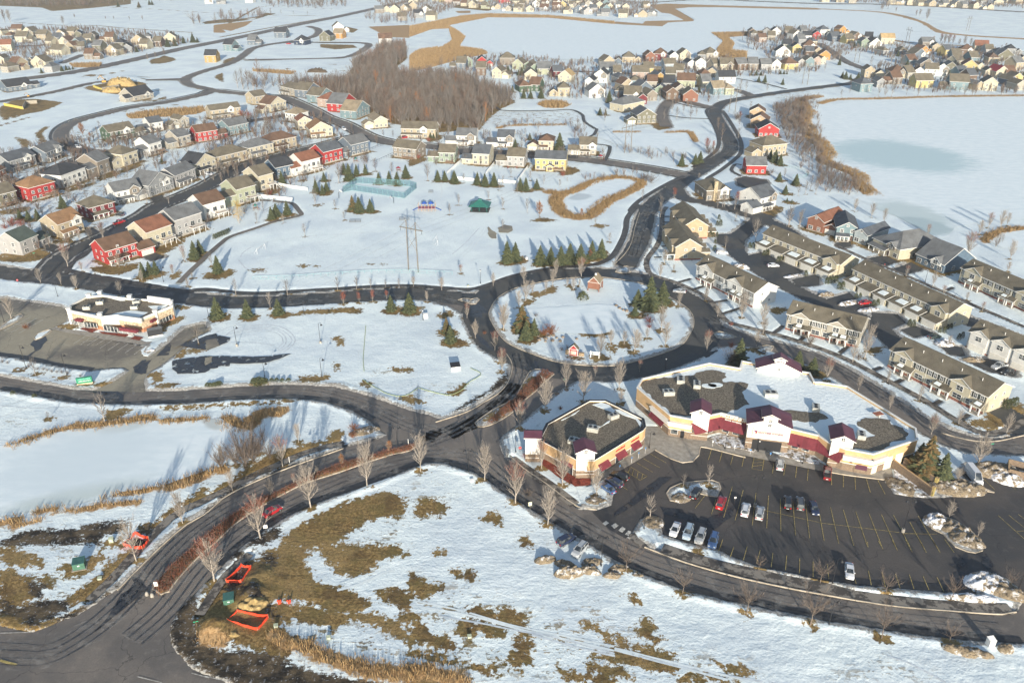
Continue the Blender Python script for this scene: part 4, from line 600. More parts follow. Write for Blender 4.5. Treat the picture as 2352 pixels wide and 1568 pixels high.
# turf, trampled and streaked with old snow; muddy site ground
SPECK=[('p',GP(*a),0) for a in [(1,5,'700 900 1200 700 1700 800 2347 1000 2347 1480 1900 1450 1500 1300 900 1150 700 1100'),(2,5,'0 300 400 400 900 500 1500 700 2347 900 2347 1566 0 1566'),(3,5,'0 900 600 1100 1300 1300 1700 1480 1800 1566 0 1566'),(3,5,'1100 1300 1500 1250 1700 1500 1200 1566'),(1,4,'1500 1300 2352 1150 2352 1566 1500 1566'),(2,5,'1800 700 2347 600 2347 1000 1900 950'),
 (4,5,'700 1250 900 1280 1400 1500 1500 1566 200 1566 100 1450'),(2,4,'0 850 300 830 500 1000 300 1300 0 1200'),(2,4,'1250 1430 1500 1400 1600 1566 1250 1566'),(0,4,'0 1300 900 1300 1400 1350 1400 1566 0 1566'),(0,5,'0 0 1700 0 1300 500 700 850 0 900'),(0,4,'300 1350 1000 1300 1700 1280 1650 1566 0 1566 0 1450'),(0,3,'0 1270 380 1280 300 1350 0 1400'),(1,3,'1850 700 2352 680 2352 780 1900 800'),(1,3,'1350 850 1750 870 1750 920 1300 880'),(2,3,'0 900 600 880 640 1000 0 1040'),(2,1,'850 100 1900 100 2000 200 1900 270 900 260 800 180'),(3,1,'1850 0 2300 60 2352 500 2000 650 1900 400 1780 150'),(4,1,'-50 300 150 700 450 850 500 1050 250 1050 0 900'),(3,0,'1750 1050 2352 1050 2250 1300 2150 1500 1850 1500 1900 1200'),(0,1,'900 300 1600 200 2352 150 2352 400 1500 900 1300 1000 600 1300 0 1450 0 900'),(1,1,'0 150 800 250 1400 450 700 700 0 1100'),(0,2,'400 0 1500 0 900 500 300 700 0 650'),(0,3,'1500 1150 2352 1130 2352 1260 1600 1260')]]
MUD=[('p',GP(*a),0) for a in [(0,4,'900 1400 1300 1290 1500 1290 1400 1420 1200 1450 1150 1566 950 1566'),(0,4,'1650 1300 1800 1350 1780 1480 1650 1500'),(0,5,'300 400 550 450 480 600 330 560'),(0,5,'400 640 800 600 780 760 500 820 350 760'),(1,5,'400 480 620 470 680 600 600 680 450 620'),(1,5,'640 700 760 640 800 760 900 820 800 860'),(1,5,'560 20 700 60 860 140 800 240 700 200'),(0,5,'0 600 250 700 450 640 700 760 600 850 350 930 200 830 0 800'),(0,4,'0 1510 300 1380 900 1360 1100 1290 1500 1260 1200 1340 950 1450 1000 1566 0 1566'),(1,5,'0 1120 250 1180 700 1210 1000 1350 1250 1420 1600 1490 2100 1566 2200 1700 500 1700 300 1566 0 1480 -200 1300 -330 1150 -380 900 -300 700 -120 560 -60 700 -100 900'),(0,5,'1960 900 2100 700 2150 600 2200 700 2140 950 2347 1150 2347 1400 2200 1380 2050 1230 1960 1100'),(1,4,'430 1566 700 1400 850 1350 900 1420 700 1566'),(1,5,'150 0 420 60 560 200 420 400 300 560 200 500 420 230 250 120'),(1,4,'0 1160 300 930 900 660 1000 690 700 830 300 1030 0 1230'),
 (0,5,'500 900 900 730 1150 600 1340 470 1340 500 1100 640 900 790 600 910'),(2,3,'1040 800 1160 740 1140 830 1080 900 900 1010 650 1140 450 1230 600 1120 900 960'),(2,3,'1380 830 1560 780 1640 790 1500 920 1300 1060 1180 1120 1250 1000 1350 930')]]
# grid: fine near the camera, coarser with distance, out to the horizon
zz=np.concatenate([np.linspace(1/70.,1/900.,640),np.linspace(1/915.,1/2900.,150)[1:]])
# rows follow 1/distance so that far rows lie wider apart
Yr=1/zz; Yr=np.concatenate([np.linspace(-60,69,14),Yr,[3400,4200,5600,8000,14000]])
U=np.concatenate([[-6,-3,-1.6,-1.1],np.linspace(-.86,.86,1040),[1.1,1.6,3,6]])
gx=U[None,:]*(np.maximum(Yr,0)[:,None]+75); gy=np.repeat(Yr[:,None],len(U),1)
X=gx.ravel(); Y=gy.ravel()
road=field(X,Y,ROAD_SH); isl=field(X,Y,ISL_SH); walk=field(X,Y,WALK_SH); lake=field(X,Y,[('p',p,0) for n,p in LAKES])
road=np.minimum(road,-isl)
turf=field(X,Y,TURF); reed=field(X,Y,REEDS); speck=field(X,Y,SPECK); mud=field(X,Y,MUD)
near=np.clip((650-Y)/300,0,1)
rag=(fbm(X*.9,Y*.9,3)-.5)*.9*near
far=np.clip((Y-350)/300,0,1)
n1=fbm(X*.55,Y*.55,11,4)-.5; n2=fbm(X*.11,Y*.11,12,3)-.5; n3=fbm(X*.03,Y*.03,15,2)-.5
e=np.maximum(road+rag,np.where(walk>-6,walk+rag*.4,-14))
quiet=np.clip(1-lake/2-1,0,1)
h=.10+.16*n1*near+.35*n2*quiet*near+.25*n3*quiet
h+= .12*np.clip((turf+1)/2,0,1)*0
berm=np.clip(1-np.abs(-road-1.5)/1.6,0,1)*near*(.25+1.0*np.clip(fbm(X*.25,Y*.25,21,3)-.35,0,1))
h+=berm*.55
bx0,by0=G(1,5,520,640); 
for (px,py,ix,iy,rr,hh) in ((520,600,1,5,3.4,1.9),(180,960,1,5,3.4,1.2),(620,360,1,5,3.5,.9),(80,900,1,5,2.6,.8),(1420,930,0,0,14,5),(1300,1030,0,0,8,3),(1300,820,1,0,12,3),(1500,375,0,0,0.1,0)):
    cx,cyy=G(ix,iy,px,py); dd=np.hypot(X-cx,Y-cyy)/rr; h+=hh*np.exp(-dd*dd*1.3)*(1+.5*n1)
h=np.where(lake>0,np.minimum(h,.05),h)
h=np.where(isl>-.2,np.maximum(h,.12+.1*n1),h)
s=np.clip((e+.25)/.5,0,1); s=s*s*(3-2*s)
h=h*(1-s)+(-.35)*s
h=np.where(Y<-0,0.05,h)
V=np.stack([X,Y,h],1); nr,nc=gx.shape
a=np.arange(nr*nc).reshape(nr,nc); Q=np.stack([a[:-1,:-1].ravel(),a[:-1,1:].ravel(),a[1:,1:].ravel(),a[1:,:-1].ravel()],1)
GM,N,L,b=nt('snowy_ground')
def attr(nm): n=N.new('ShaderNodeAttribute'); n.attribute_name=nm; return n.outputs['Fac']
v=posn(N,L)
fine=noise(N,L,v,1.4,6,.65); mid=noise(N,L,v,.28,5,.6); big=noise(N,L,v,.05,4,.55)
ragn=noise(N,L,v,.75,8,.72)
streak=noise(N,L,posn(N,L,(.16,.75,1)),1.0,6,.68)
def rotp(ang,sx,sy):
    g=N.new('ShaderNodeNewGeometry'); mp=N.new('ShaderNodeMapping'); mp.inputs['Rotation'].default_value=(0,0,ang); mp.inputs['Scale'].default_value=(sx,sy,1); L.new(g.outputs['Position'],mp.inputs[0]); return mp.outputs[0]
strk=noise(N,L,rotp(R(18),.20,.95),1.0,6,.68)
snow=mix(N,L,mrange(N,L,big,.35,.65),(.82,.895,.875),(.71,.785,.80))
snow=mix(N,L,mrange(N,L,mid,.55,.75,0,.35),snow,(.62,.66,.67)); snow=mix(N,L,mrange(N,L,fine,.5,.7,0,.45),snow,(.60,.645,.66))
grass=mix(N,L,mrange(N,L,fine,.35,.65),(.15,.095,.035),(.40,.27,.11)); grass=mix(N,L,mrange(N,L,mid,.42,.62,0,.75),grass,(.19,.145,.055)); grass=mix(N,L,mrange(N,L,noise(N,L,v,.16,5,.6),.5,.62,0,.65),grass,(.12,.075,.035)); grass=mix(N,L,mrange(N,L,big,.5,.6,0,.5),grass,(.36,.25,.11)); grass=mix(N,L,mrange(N,L,noise(N,L,v,2.4,6,.85),.5,.62,0,.8),grass,(.075,.05,.022))
mudc=mix(N,L,mrange(N,L,mid,.4,.6),(.028,.024,.020),(.12,.09,.055)); mudc=mix(N,L,mrange(N,L,fine,.58,.64),mudc,(.30,.29,.28))
reedc=mix(N,L,mrange(N,L,fine,.35,.65),(.33,.20,.09),(.52,.34,.17))
k_sp=mth(N,L,'MULTIPLY',mrange(N,L,attr('speck'),-3,5),mrange(N,L,mth(N,L,'ADD',mth(N,L,'MULTIPLY',mth(N,L,'ADD',strk,mid),.35),mth(N,L,'MULTIPLY',fine,.3)),.525,.56))
c=mix(N,L,mth(N,L,'MULTIPLY',k_sp,.85),snow,grass)
vg=mth(N,L,'ADD',mth(N,L,'MULTIPLY',fine,3.0),mth(N,L,'MULTIPLY',mid,3.5))   # ~0..6.5
verge=mrange(N,L,mth(N,L,'ADD',attr('road'),mth(N,L,'SUBTRACT',vg,2.9)),-1.25,-.75)
dirt=mix(N,L,mrange(N,L,noise(N,L,v,2.2,4,.7),.4,.6),(.13,.095,.06),(.42,.38,.33))
c=mix(N,L,mth(N,L,'MULTIPLY',verge,.8),c,dirt)
gs=mrange(N,L,mth(N,L,'ADD',attr('turf'),mth(N,L,'MULTIPLY',mth(N,L,'SUBTRACT',mth(N,L,'ADD',mth(N,L,'MULTIPLY',ragn,1.0),mth(N,L,'MULTIPLY',mid,.35)),.67),9.)),-.7,-.2)
c=mix(N,L,gs,c,grass)
ms=mrange(N,L,mth(N,L,'ADD',attr('mud'),mth(N,L,'MULTIPLY',mth(N,L,'SUBTRACT',mth(N,L,'ADD',mth(N,L,'MULTIPLY',fine,.6),mth(N,L,'MULTIPLY',strk,.6)),.6),8.)),-.2,.4)
c=mix(N,L,ms,c,mudc)
rs=mrange(N,L,mth(N,L,'ADD',attr('reed'),mth(N,L,'MULTIPLY',mth(N,L,'SUBTRACT',mth(N,L,'ADD',mth(N,L,'MULTIPLY',fine,.4),mth(N,L,'MULTIPLY',mid,.8)),.6),6.)),-.5,.5)
c=mix(N,L,rs,c,reedc)
L.new(c,b.inputs['Base Color']); b.inputs['Roughness'].default_value=.85; b.inputs['Specular IOR Level'].default_value=.15
hh=mth(N,L,'ADD',mth(N,L,'MULTIPLY',fine,.6),mth(N,L,'MULTIPLY',strk,.35)); bump(N,L,b,hh,.8,.34)
me=mesh_np('ground',V,Q,[GM])
for nm,arr in (('road',road),('turf',turf),('reed',reed),('speck',speck),('mud',mud)):
    at=me.attributes.new(nm,'FLOAT','POINT'); at.data.foreach_set('value',arr.astype(np.float32))
me.polygons.foreach_set('use_smooth',np.ones(len(me.polygons),bool))
tag(link('ground',me),kind='structure')
HG=h.reshape(nr,nc)
def gz(x,y):
    i=min(nr-2,max(0,int(np.searchsorted(Yr,y))-1)); u=x/(max(y,0)+75); j=min(nc-2,max(0,int(np.searchsorted(U,u))-1)); ty=(y-Yr[i])/(Yr[i+1]-Yr[i]); tx=(u-U[j])/(U[j+1]-U[j])
    return (HG[i,j]*(1-tx)+HG[i,j+1]*tx)*(1-ty)+(HG[i+1,j]*(1-tx)+HG[i+1,j+1]*tx)*ty
# ---------------------------------------------------------------- road, pavement, lake sheets
def zoff(y,base): return base+.30*max(0,min(1,(y-420)/250))
NZ=[0]
def ribbon(name,pts,w,mat,z):
    V=[];Fc=[];k=5
    for i,p in enumerate(pts):
        a=np.array(pts[max(0,i-1)]);b_=np.array(pts[min(len(pts)-1,i+1)]);d=(b_-a)/max(1e-6,np.linalg.norm(b_-a));n=np.array((-d[1],d[0]))
        ww=w/2+ (.8 if z<.04 else 0)*(1-min(1,max(0,(p[1]-420)/150)))
        for j in range(k):
            q=np.array(p)+n*ww*(j/(k-1)*2-1); V.append((q[0],q[1],zoff(p[1],z)+2e-5*i))
    for i in range(len(pts)-1):
        for j in range(k-1): o=i*k+j; Fc.append((o,o+1,o+k+1,o+k))
    return tag(link(name,mesh_np(name,V,Fc,[mat])),kind='structure')
def sheet(name,pts,z,mat,thick=0,**kw):
    mb=MB(); yc=min(p[1] for p in pts); zz_=zoff(yc,z)
    if thick: mb.poly(pts,zz_-thick,zz_,mat)
    else:
        a_=sum(pts[i][0]*pts[(i+1)%len(pts)][1]-pts[(i+1)%len(pts)][0]*pts[i][1] for i in range(len(pts)))
        if a_<0: pts=pts[::-1]
        mb.face([(p[0],p[1],zz_) for p in pts],mat)
    return tag(mb.build(name),kind='structure')
for i,(n,p,w,m) in enumerate(RIB): ribbon(n,p,w,m,-.0502+.0021*i)
for i,(n,p,m) in enumerate(PLY): sheet(n,p,-.0613+.004*i if n!='driveway' else .040+.0013*i,m)
for i,(n,p,w,m) in enumerate(WALK): ribbon(n,p,w,m,.0853+.0017*i)
for i,(n,p,m) in enumerate(APR): sheet(n,p,.0751+.0021*i,m)
# ice: pale wind-packed snow with grey-green bare ice where the wind has cleared it
IM,N,L,b=nt('lake_ice'); v=posn(N,L)
nn=noise(N,L,posn(N,L,(.35,1,1)),.09,5,.6); n5=noise(N,L,posn(N,L,(.5,1.0,1)),.35,6,.65)
c=mix(N,L,mrange(N,L,n5,.3,.7),(.72,.80,.81),(.83,.89,.885))
def blob(c,cx,cy_,rx,ry,ang,col,edge,am):
    sb=N.new('ShaderNodeVectorMath'); sb.operation='SUBTRACT'; L.new(v,sb.inputs[0]); sb.inputs[1].default_value=(cx,cy_,0)
    mp=N.new('ShaderNodeMapping'); mp.vector_type='TEXTURE'; L.new(sb.outputs[0],mp.inputs[0]); mp.inputs['Rotation'].default_value=(0,0,ang); mp.inputs['Scale'].default_value=(rx,ry,1e6)
    ln=N.new('ShaderNodeVectorMath'); ln.operation='LENGTH'; L.new(mp.outputs[0],ln.inputs[0])
    q=mth(N,L,'ADD',ln.outputs['Value'],mth(N,L,'MULTIPLY',mth(N,L,'SUBTRACT',mth(N,L,'ADD',mth(N,L,'MULTIPLY',nn,.6),mth(N,L,'MULTIPLY',n5,.4)),.5),am))
    return mix(N,L,mrange(N,L,q,1-edge,1+edge,.85,0),c,col)
def eb(ix,iy,x0,y0,x1,y1,ry):
    a_=np.array(G(ix,iy,x0,y0));b_=np.array(G(ix,iy,x1,y1));m=(a_+b_)/2;d=b_-a_
    return m[0],m[1],np.linalg.norm(d)/2,ry,math.atan2(d[1],d[0])
for (args,col,ed,am) in ((eb(4,1,180,470,1700,760,34),(.46,.60,.62),.30,1.5),(eb(4,1,700,1130,1500,1480,13),(.54,.63,.62),.35,1.5),(eb(4,1,900,1330,1450,1520,12),(.42,.52,.53),.2,1.0),(eb(0,4,0,1180,1500,850,3.6),(.52,.58,.53),.5,1.6),(eb(0,3,1150,1420,1700,1330,3),(.50,.54,.52),.3,1.0),(eb(0,4,0,900,1900,250,15),(.66,.74,.76),.6,1.2),(eb(2,1,1850,1120,2050,1060,5),(.50,.56,.58),.3,1.0),(eb(1,4,0,180,150,120,5),(.50,.53,.50),.4,1.0)):
    c=blob(c,*args,col,ed,am)
L.new(c,b.inputs['Base Color']); b.inputs['Roughness'].default_value=.7; b.inputs['Specular IOR Level'].default_value=.2
bump(N,L,b,n5,.2,.2)
for i,(n,p) in enumerate(LAKES): sheet(n,jag(p,2.2 if i<2 else .9,4 if i<2 else 2,i),.20+.01*i,IM)
# wet asphalt and bare asphalt showing through the snow of the empty lot
WETS=[(0,3,'390 375 520 330 550 380 490 430 470 480 400 510 340 570 300 600 260 590 350 530 400 500 390 460 345 430'),(0,3,'1790 560 1950 400 1960 440 1940 550 1880 555'),(0,3,'1640 600 1750 590 1700 660 1680 760 1620 770 1540 750 1530 690 1580 650'),(0,3,'1000 960 1350 965 1420 1010 1400 1100 1200 1105 1120 1000'),
 (2,2,'700 1130 760 1050 800 1070 800 1140 860 1180 920 1230 920 1250 830 1240 840 1300 780 1290 700 1280'),(3,4,'0 1190 350 900 520 780 660 770 500 920 250 1080 0 1230'),(3,4,'520 1110 700 1130 850 1200 1020 1260 1250 1180 1400 1080 1350 1220 1250 1290 1150 1370 1000 1300 800 1260 560 1200'),
 (4,4,'1000 1270 1230 1235 1250 1290 1180 1280 1250 1420 1210 1420 1110 1280'),(4,5,'1300 460 1400 390 1500 390 1560 300 1700 290 1800 320 1810 530 1700 500 1500 500 1380 450'),(4,5,'1480 210 1580 200 1680 80 1720 90 1700 190 1600 280'),(4,5,'1870 80 1920 80 2010 220 1950 270 1880 220'),(2,3,'1380 700 1480 680 1600 720 1640 750 1500 715 1390 760'),
 (2,3,'1420 600 1480 590 1480 680 1520 710 1440 680'),(0,5,'1500 340 1620 390 1700 500 1650 520 1450 700 1300 820 1150 930 1060 1010 1250 800 1380 560 1560 440'),(2,3,'760 300 870 380 980 510 900 470 800 400'),(4,4,'1510 1010 1580 1040 1620 1150 1665 1240 1600 1180 1560 1060'),(3,2,'-40 770 60 800 300 830 380 860 200 880 0 850')]
for i,a_ in enumerate(WETS): sheet('wet_asphalt',jag(GP(*a_),.3,1,i+5),.0121+.0012*i,M_wet)
def wetedge(pts,w,i,nm='wet_asphalt'):
    P=smooth(pts,step=4); A_=offs(pts,0.01); 
    up=[]; P=P[::1]
    for k in range(len(P)):
        t=np.subtract(P[min(k+1,len(P)-1)],P[max(k-1,0)]); t=t/max(1e-6,np.linalg.norm(t)); q=w*(.55+.9*float(fbm(P[k][0]*.35,P[k][1]*.35,i,3))); n=np.array((-t[1],t[0])); n=n if n[1]>0 else -n; up.append(tuple(np.array(P[k])+n*q))
    mb=MB(); z=.0405+.0011*i
    for k in range(len(P)-1): mb.face([(*P[k],z),(*P[k+1],z),(*up[k+1],z),(*up[k],z)],M_damp)
    tag(mb.build(nm),kind='structure')
for i,s in enumerate(('0 893 60 903.6 160 921.6 260 927.6 360 927.6 470 922 570 915 670 914 750 922 810 942 850 966','1269 1199 1340 1240 1411 1284 1491 1322 1571 1354 1691 1382 1881 1421 2082 1452 2202 1468 2352 1477','510 1300 556 1254 610 1215 670 1179 750 1145 850 1111 941 1075 981 1061 1021 1063 1081 1081 1161 1131 1241 1183','-20 814 60 826 140 842 210 851','1523 1225 1581 1241 1631 1253 1661 1266 1731 1296 1882 1330 1962 1342 2082 1352 2202 1360','470 1179 530 1131 650 1077 790 1027 870 1007','340 675 470 706 600 708 770 700 880 690 941 688')): wetedge(OV(s),1.9 if i<5 else .8,i)
BARES=[(0,3,'1980 620 2150 590 2352 570 2520 570 2500 700 2352 760 2050 770 1990 720','w'),(1,3,'0 330 130 320 280 360 290 400 180 450 40 500 -200 470 -350 430 -100 380','w'),(1,3,'0 570 300 565 600 580 850 550 1000 540 900 580 700 640 450 660 300 650 280 690 0 680 -200 700 -400 720','w'),(0,3,'1960 440 2100 300 2230 260 2250 330 2100 430 2000 480','a'),
 (1,3,'10 370 130 340 180 450 20 500','a'),(1,3,'0 590 90 570 90 640 0 680','a'),(1,2,'-130 1450 -20 1430 70 1410 0 1470','a'),(2,1,'1010 1450 1090 1410 1180 1430 1190 1480 1130 1510 1030 1500','a'),(2,2,'900 260 1000 340 1000 395 940 395 900 340','a'),(1,2,'0 1510 120 1490 250 1530 0 1566 -160 1566','w'),(3,3,'1010 560 1070 520 1200 500 1150 530 1050 590','d'),(3,3,'1580 480 1750 540 1700 545','d')]
for i,a_ in enumerate(BARES): sheet('bare_asphalt',jag(GP(*a_[:3]),.6,1.2,i+40),.30+.006*i,{'w':M_wet,'a':M_lot2,'d':M_asphd}[a_[3]])
TKM,N,L,b=nt('tyre_film'); v=posn(N,L); b.inputs['Base Color'].default_value=(.035,.036,.038,1); b.inputs['Roughness'].default_value=.7; L.new(mrange(N,L,noise(N,L,v,.35,5,.7),.45,.75,0,.15),b.inputs['Alpha'])
SLM,N,L,b=nt('salt_film'); v=posn(N,L); b.inputs['Base Color'].default_value=(.42,.40,.36,1); b.inputs['Roughness'].default_value=.9; L.new(mrange(N,L,noise(N,L,v,.25,6,.75),.45,.72,0,.42),b.inputs['Alpha'])
SNT=simple('packed_snow_track',(.64,.69,.71),.8,.12,1); SNT2=simple('bright_snow_rut',(.76,.82,.81),.8,.05,1)
def track(P,w,mat,z,name,ground=False,i0=0):
    P=smooth(P,step=2.0); V=[];Fc=[]
    for k in range(len(P)):
        t=np.subtract(P[min(k+1,len(P)-1)],P[max(k-1,0)]); t=t/max(1e-6,np.linalg.norm(t)); n=np.array((-t[1],t[0]))*w/2*(.7+.6*float(vnoise(P[k][0]*.4,P[k][1]*.4,i0)))
        for s_ in (-1,1): q=np.array(P[k])+n*s_; V.append((q[0],q[1],(gz(q[0],q[1])+.03 if ground else 0)+z))
    for k in range(len(P)-1): Fc.append((2*k,2*k+1,2*k+3,2*k+2))
    return tag(link(name,mesh_np(name,V,Fc,[mat])),kind='structure')
TZ=.066;ti=0
for s,os_ in (('-40 1500 120 1500 220 1440 300 1365 352 1295 430 1220 520 1160 620 1110 760 1060 860 1035 960 1020 1050 985 1130 930 1180 880',(-2.4,-.8,.9,2.5)),('300 1470 380 1400 450 1310 560 1215 680 1150 820 1090 941 1058 1050 1045 1100 1060 1160 1110 1280 1180 1400 1250 1520 1300 1700 1352 1900 1394 2100 1420 2300 1440',(-2.6,-.9,.9,2.6)),('-40 878 100 900 300 915 500 905 700 900 830 930 930 975 1010 1000',(-2.4,-.8,.9,2.5)),
  ('1030 1000 1110 960 1180 900 1200 850 1190 810',(-2,0,2)),('1150 1020 1240 950 1330 880 1450 855',(-1.5,1.5)),('1620 730 1700 765 1850 805 1960 860 2090 940 2200 1010 2340 1020',(-2.4,-.8,.9,2.5)),('0 624 140 640 340 672 490 691 670 690 870 676 1080 690',(-2.6,-.9,.9,2.6)),('1445 590 1485 490 1540 439 1601 397 1673 349 1669 309 1647 248 1731 222 1882 201',(-2.6,-.9,.9,2.6))):
    for o_ in os_: ti+=1; track(offs(OV(s),o_),.55,TKM,TZ+.0012*ti,'tyre_tracks',i0=ti)
    ti+=1; track(offs(OV(s),0),7.0,SLM,TZ-.002-.0001*ti,'salt_stain',i0=ti)
for k_,(ix,iy,s,w_,m_) in enumerate(((1,3,'180 390 300 280 450 230 650 210 850 225 980 290 1040 380 1000 450 900 520 780 550',.45,0),(1,3,'250 330 420 262 650 235 830 250 950 310 1005 385 960 450 860 515',.4,0),(1,3,'330 305 500 262 700 250 850 280 930 350 925 430 850 500',.4,0),(1,3,'280 360 450 300 650 270 800 290 890 350 900 410 830 480',.3,0),(1,3,'100 430 300 405 560 410 800 440',.3,0),
  (1,2,'410 600 430 560 500 510 560 480',.5,0),(1,2,'450 740 700 640 900 580 1100 510 1300 440 1800 250 2000 150',.5,1),(1,2,'330 440 700 430 1100 370 1500 340 2200 290',.5,1),(1,2,'390 640 440 700 500 745 700 770',.5,0),(2,2,'560 600 700 470 850 280',.4,1),(2,2,'600 610 740 480 870 300',.4,1),(2,2,'490 570 640 440 800 270',.4,0),(2,1,'80 980 200 950 360 940 700 1020 900 1010',.6,1),(2,1,'360 940 370 1050 300 1180',.6,1),(1,2,'1100 110 1600 110 2000 140 2352 120',.6,1),
  (2,5,'0 620 300 680 600 745 900 830 1150 900 1500 980 2000 1080 2347 1150',.5,1),(2,5,'0 680 300 730 640 790 900 850 1160 925 1500 1010 2000 1120 2347 1200',.5,1),(2,5,'330 800 600 850 900 900 1300 980 1700 1060 2347 1230',.45,0),(2,5,'1400 1020 1800 1130 2347 1260',.45,0),(3,5,'0 1170 500 1290 1000 1420 1500 1540',.5,1),(3,5,'0 1190 500 1320 1000 1460 1300 1540',.5,1),(3,5,'200 1240 600 1340 1200 1470 1700 1560',.4,0),(4,5,'780 1260 1000 1330 1300 1480 1450 1566',.4,0),(1,5,'1520 510 1800 430 2100 290 2180 280',.6,1),(1,5,'1540 430 1800 350 2080 270',.5,1),
  (1,4,'2352 730 2100 800 1700 960 1200 1210 850 1440',.5,1),(0,3,'0 1130 400 1160 900 1140 1400 1150',.4,0),(4,3,'150 840 600 1050 1060 1370',.3,0))): track(GP(ix,iy,s),w_,SNT2 if m_ else SNT,0,'snow_tracks',True,k_)
# kerbs
def kerb(pts,closed=False,w=.22,h=.17,mat=None):
    mb=MB(); P=smooth(pts,closed,2.0)
    if closed: P=P+[P[0]]
    for i in range(len(P)-1):
        p,q=P[i],P[i+1]; d=np.subtract(q,p);L_=np.linalg.norm(d)
        if L_<.05: continue
        mb.obox(((p[0]+q[0])/2,(p[1]+q[1])/2),math.atan2(d[1],d[0]),L_/2+.03,w/2,-.1,h+.001*(i%2),mat or M_kerb)
    return tag(mb.build('kerb'),kind='structure')
for P in ISLANDS: kerb(P,True)
kerb(cat(OV('1165 1040 1201 1074 1251 1108 1301 1146 1329 1164 1371 1170')));kerb(OV('1481 1256 1571 1290 1691 1324 1811 1350 1881 1363 2042 1390 2202 1404 2302 1410 2334 1405'))
kerb(OV('270 1354 368 1256 430 1203 470 1181 530 1133 650 1079 790 1029'));kerb(OV('1001 969 1071 946 1111 924 1151 898 1171 868 1176 836 1163 812'))
kerb(GP(3,4,'1505 548 990 425 970 520 900 592 780 606 650 562 470 462'));kerb(GP(4,4,'0 690 270 742 770 806'));kerb(GP(3,2,'5 680 130 550 200 420 235 260 290 90'));kerb(GP(4,3,'1400 1440 1700 1520 2000 1540 2352 1470'))
# ---------------------------------------------------------------- painted lines
def paint(segs,mat,z=.02,w=.14):
    mb=MB()
    for (a_,b_) in segs:
        d=np.subtract(b_,a_);L_=np.linalg.norm(d);n=np.array((-d[1],d[0]))/L_*w/2
        mb.face([(a_[0]-n[0],a_[1]-n[1],z),(b_[0]-n[0],b_[1]-n[1],z),(b_[0]+n[0],b_[1]+n[1],z),(a_[0]+n[0],a_[1]+n[1],z)],mat)
    return tag(mb.build('parking_lines'),kind='structure')
def segs(ix,iy,s):
    v_=[float(x) for x in s.split()]; return [(G(ix,iy,v_[i],v_[i+1]),G(ix,iy,v_[i+2],v_[i+3])) for i in range(0,len(v_),4)]
Y=segs(3,4,'1118 448 1078 577 1242 474 1205 600 1368 500 1335 628 1492 522 1465 655 1605 545 1578 680 1718 572 1698 700 1603 575 1712 570 1595 610 1710 605 1590 650 1700 635 1578 675 1698 698 1832 610 1815 730 1965 620 1945 750 2095 650 2080 780 2225 680 2215 815 410 505 595 610 330 560 520 665 260 612 440 717 190 660 375 765 120 700 295 810 295 810 375 765 180 670 160 720 220 690 205 750 272 715 258 780 325 740 312 795 90 880 150 920 1355 880 1255 1235 1480 920 1385 1270 1625 955 1583 1325 1770 985 1748 1360 1905 1020 1912 1405 2050 1060 2080 1440 2195 1080 2243 1478 1050 970 928 1130 1170 1020 1115 1195 1700 1150 2352 1292 1220 1560 1245 1485')
Y+=segs(4,4,'140 730 142 865 277 750 277 890 410 778 418 918 542 797 588 952 672 808 757 970 0 1175 57 1505 130 1120 225 1537 277 1148 397 1560 420 1168 553 1566 570 1188 718 1566 715 1203 878 1566 852 1207 1040 1566 1040 1290 1190 1566 1135 1217 1345 1566 0 1297 920 1408 980 1420 1350 1428 2055 1213 2352 1480 2175 1208 2352 1350 2285 1200 2352 1250 1885 790 2020 922 2140 810 2255 920 2270 1395 2352 1390')
Y+=segs(3,5,'1220 -5 1190 72 1370 10 1330 125 1525 0 1480 160 1675 40 1635 195 1820 75 1800 240 1978 105 1965 275 2128 140 2125 310 2282 175 2282 350')
Y+=segs(4,5,'95 205 110 380 410 380 425 430 565 280 598 445 720 297 760 470 875 315 928 480 1035 325 1088 490 1193 345 1260 500 1352 355 1430 520 1668 365 1770 525 555 -50 560 10 680 -60 735 37 840 -70 900 50 990 -80 1068 67 1150 -80 1230 72 1300 -80 1390 75 1440 -80 1548 70')
paint(Y,M_yel,.062,.12)
Wl=segs(0,3,'50 272 345 115 130 290 420 128 215 300 500 140 120 185 350 218 845 420 980 335 925 435 1045 345 1000 440 1125 360 1095 438 1205 372 1150 472 1285 385 1245 492 1380 403 1340 508 1475 418 1437 525 1568 435 1538 545 1660 450 950 400 1100 380')
Wl+=segs(0,2,'130 1110 190 1085 215 1130 265 1100 290 1140 335 1115 360 1155 400 1130 440 1165 480 1140 515 1180 550 1155 590 1190 620 1170')
paint(Wl,M_wht,.0625,.2)
paint(segs(0,5,'0 997 350 988 1580 1497 1860 1566 2200 1455 2400 1510'),M_wht,.063,.14); paint(segs(1,5,'0 1490 300 1560'),M_wht,.063,.14); paint(segs(0,5,'0 1310 190 1362'),M_yel,.0635,.5)
for q in ('-95 1275 -60 1300 -105 1330 -140 1305','10 1300 50 1330 0 1365 -40 1330','90 1340 130 1365 90 1412 45 1385','160 1385 195 1400 165 1450 120 1430'): sheet('crosswalk_block',GP(3,4,q),.0637,M_wht)
for q in ('1170 535 1330 660 1300 700 1140 570',): pass
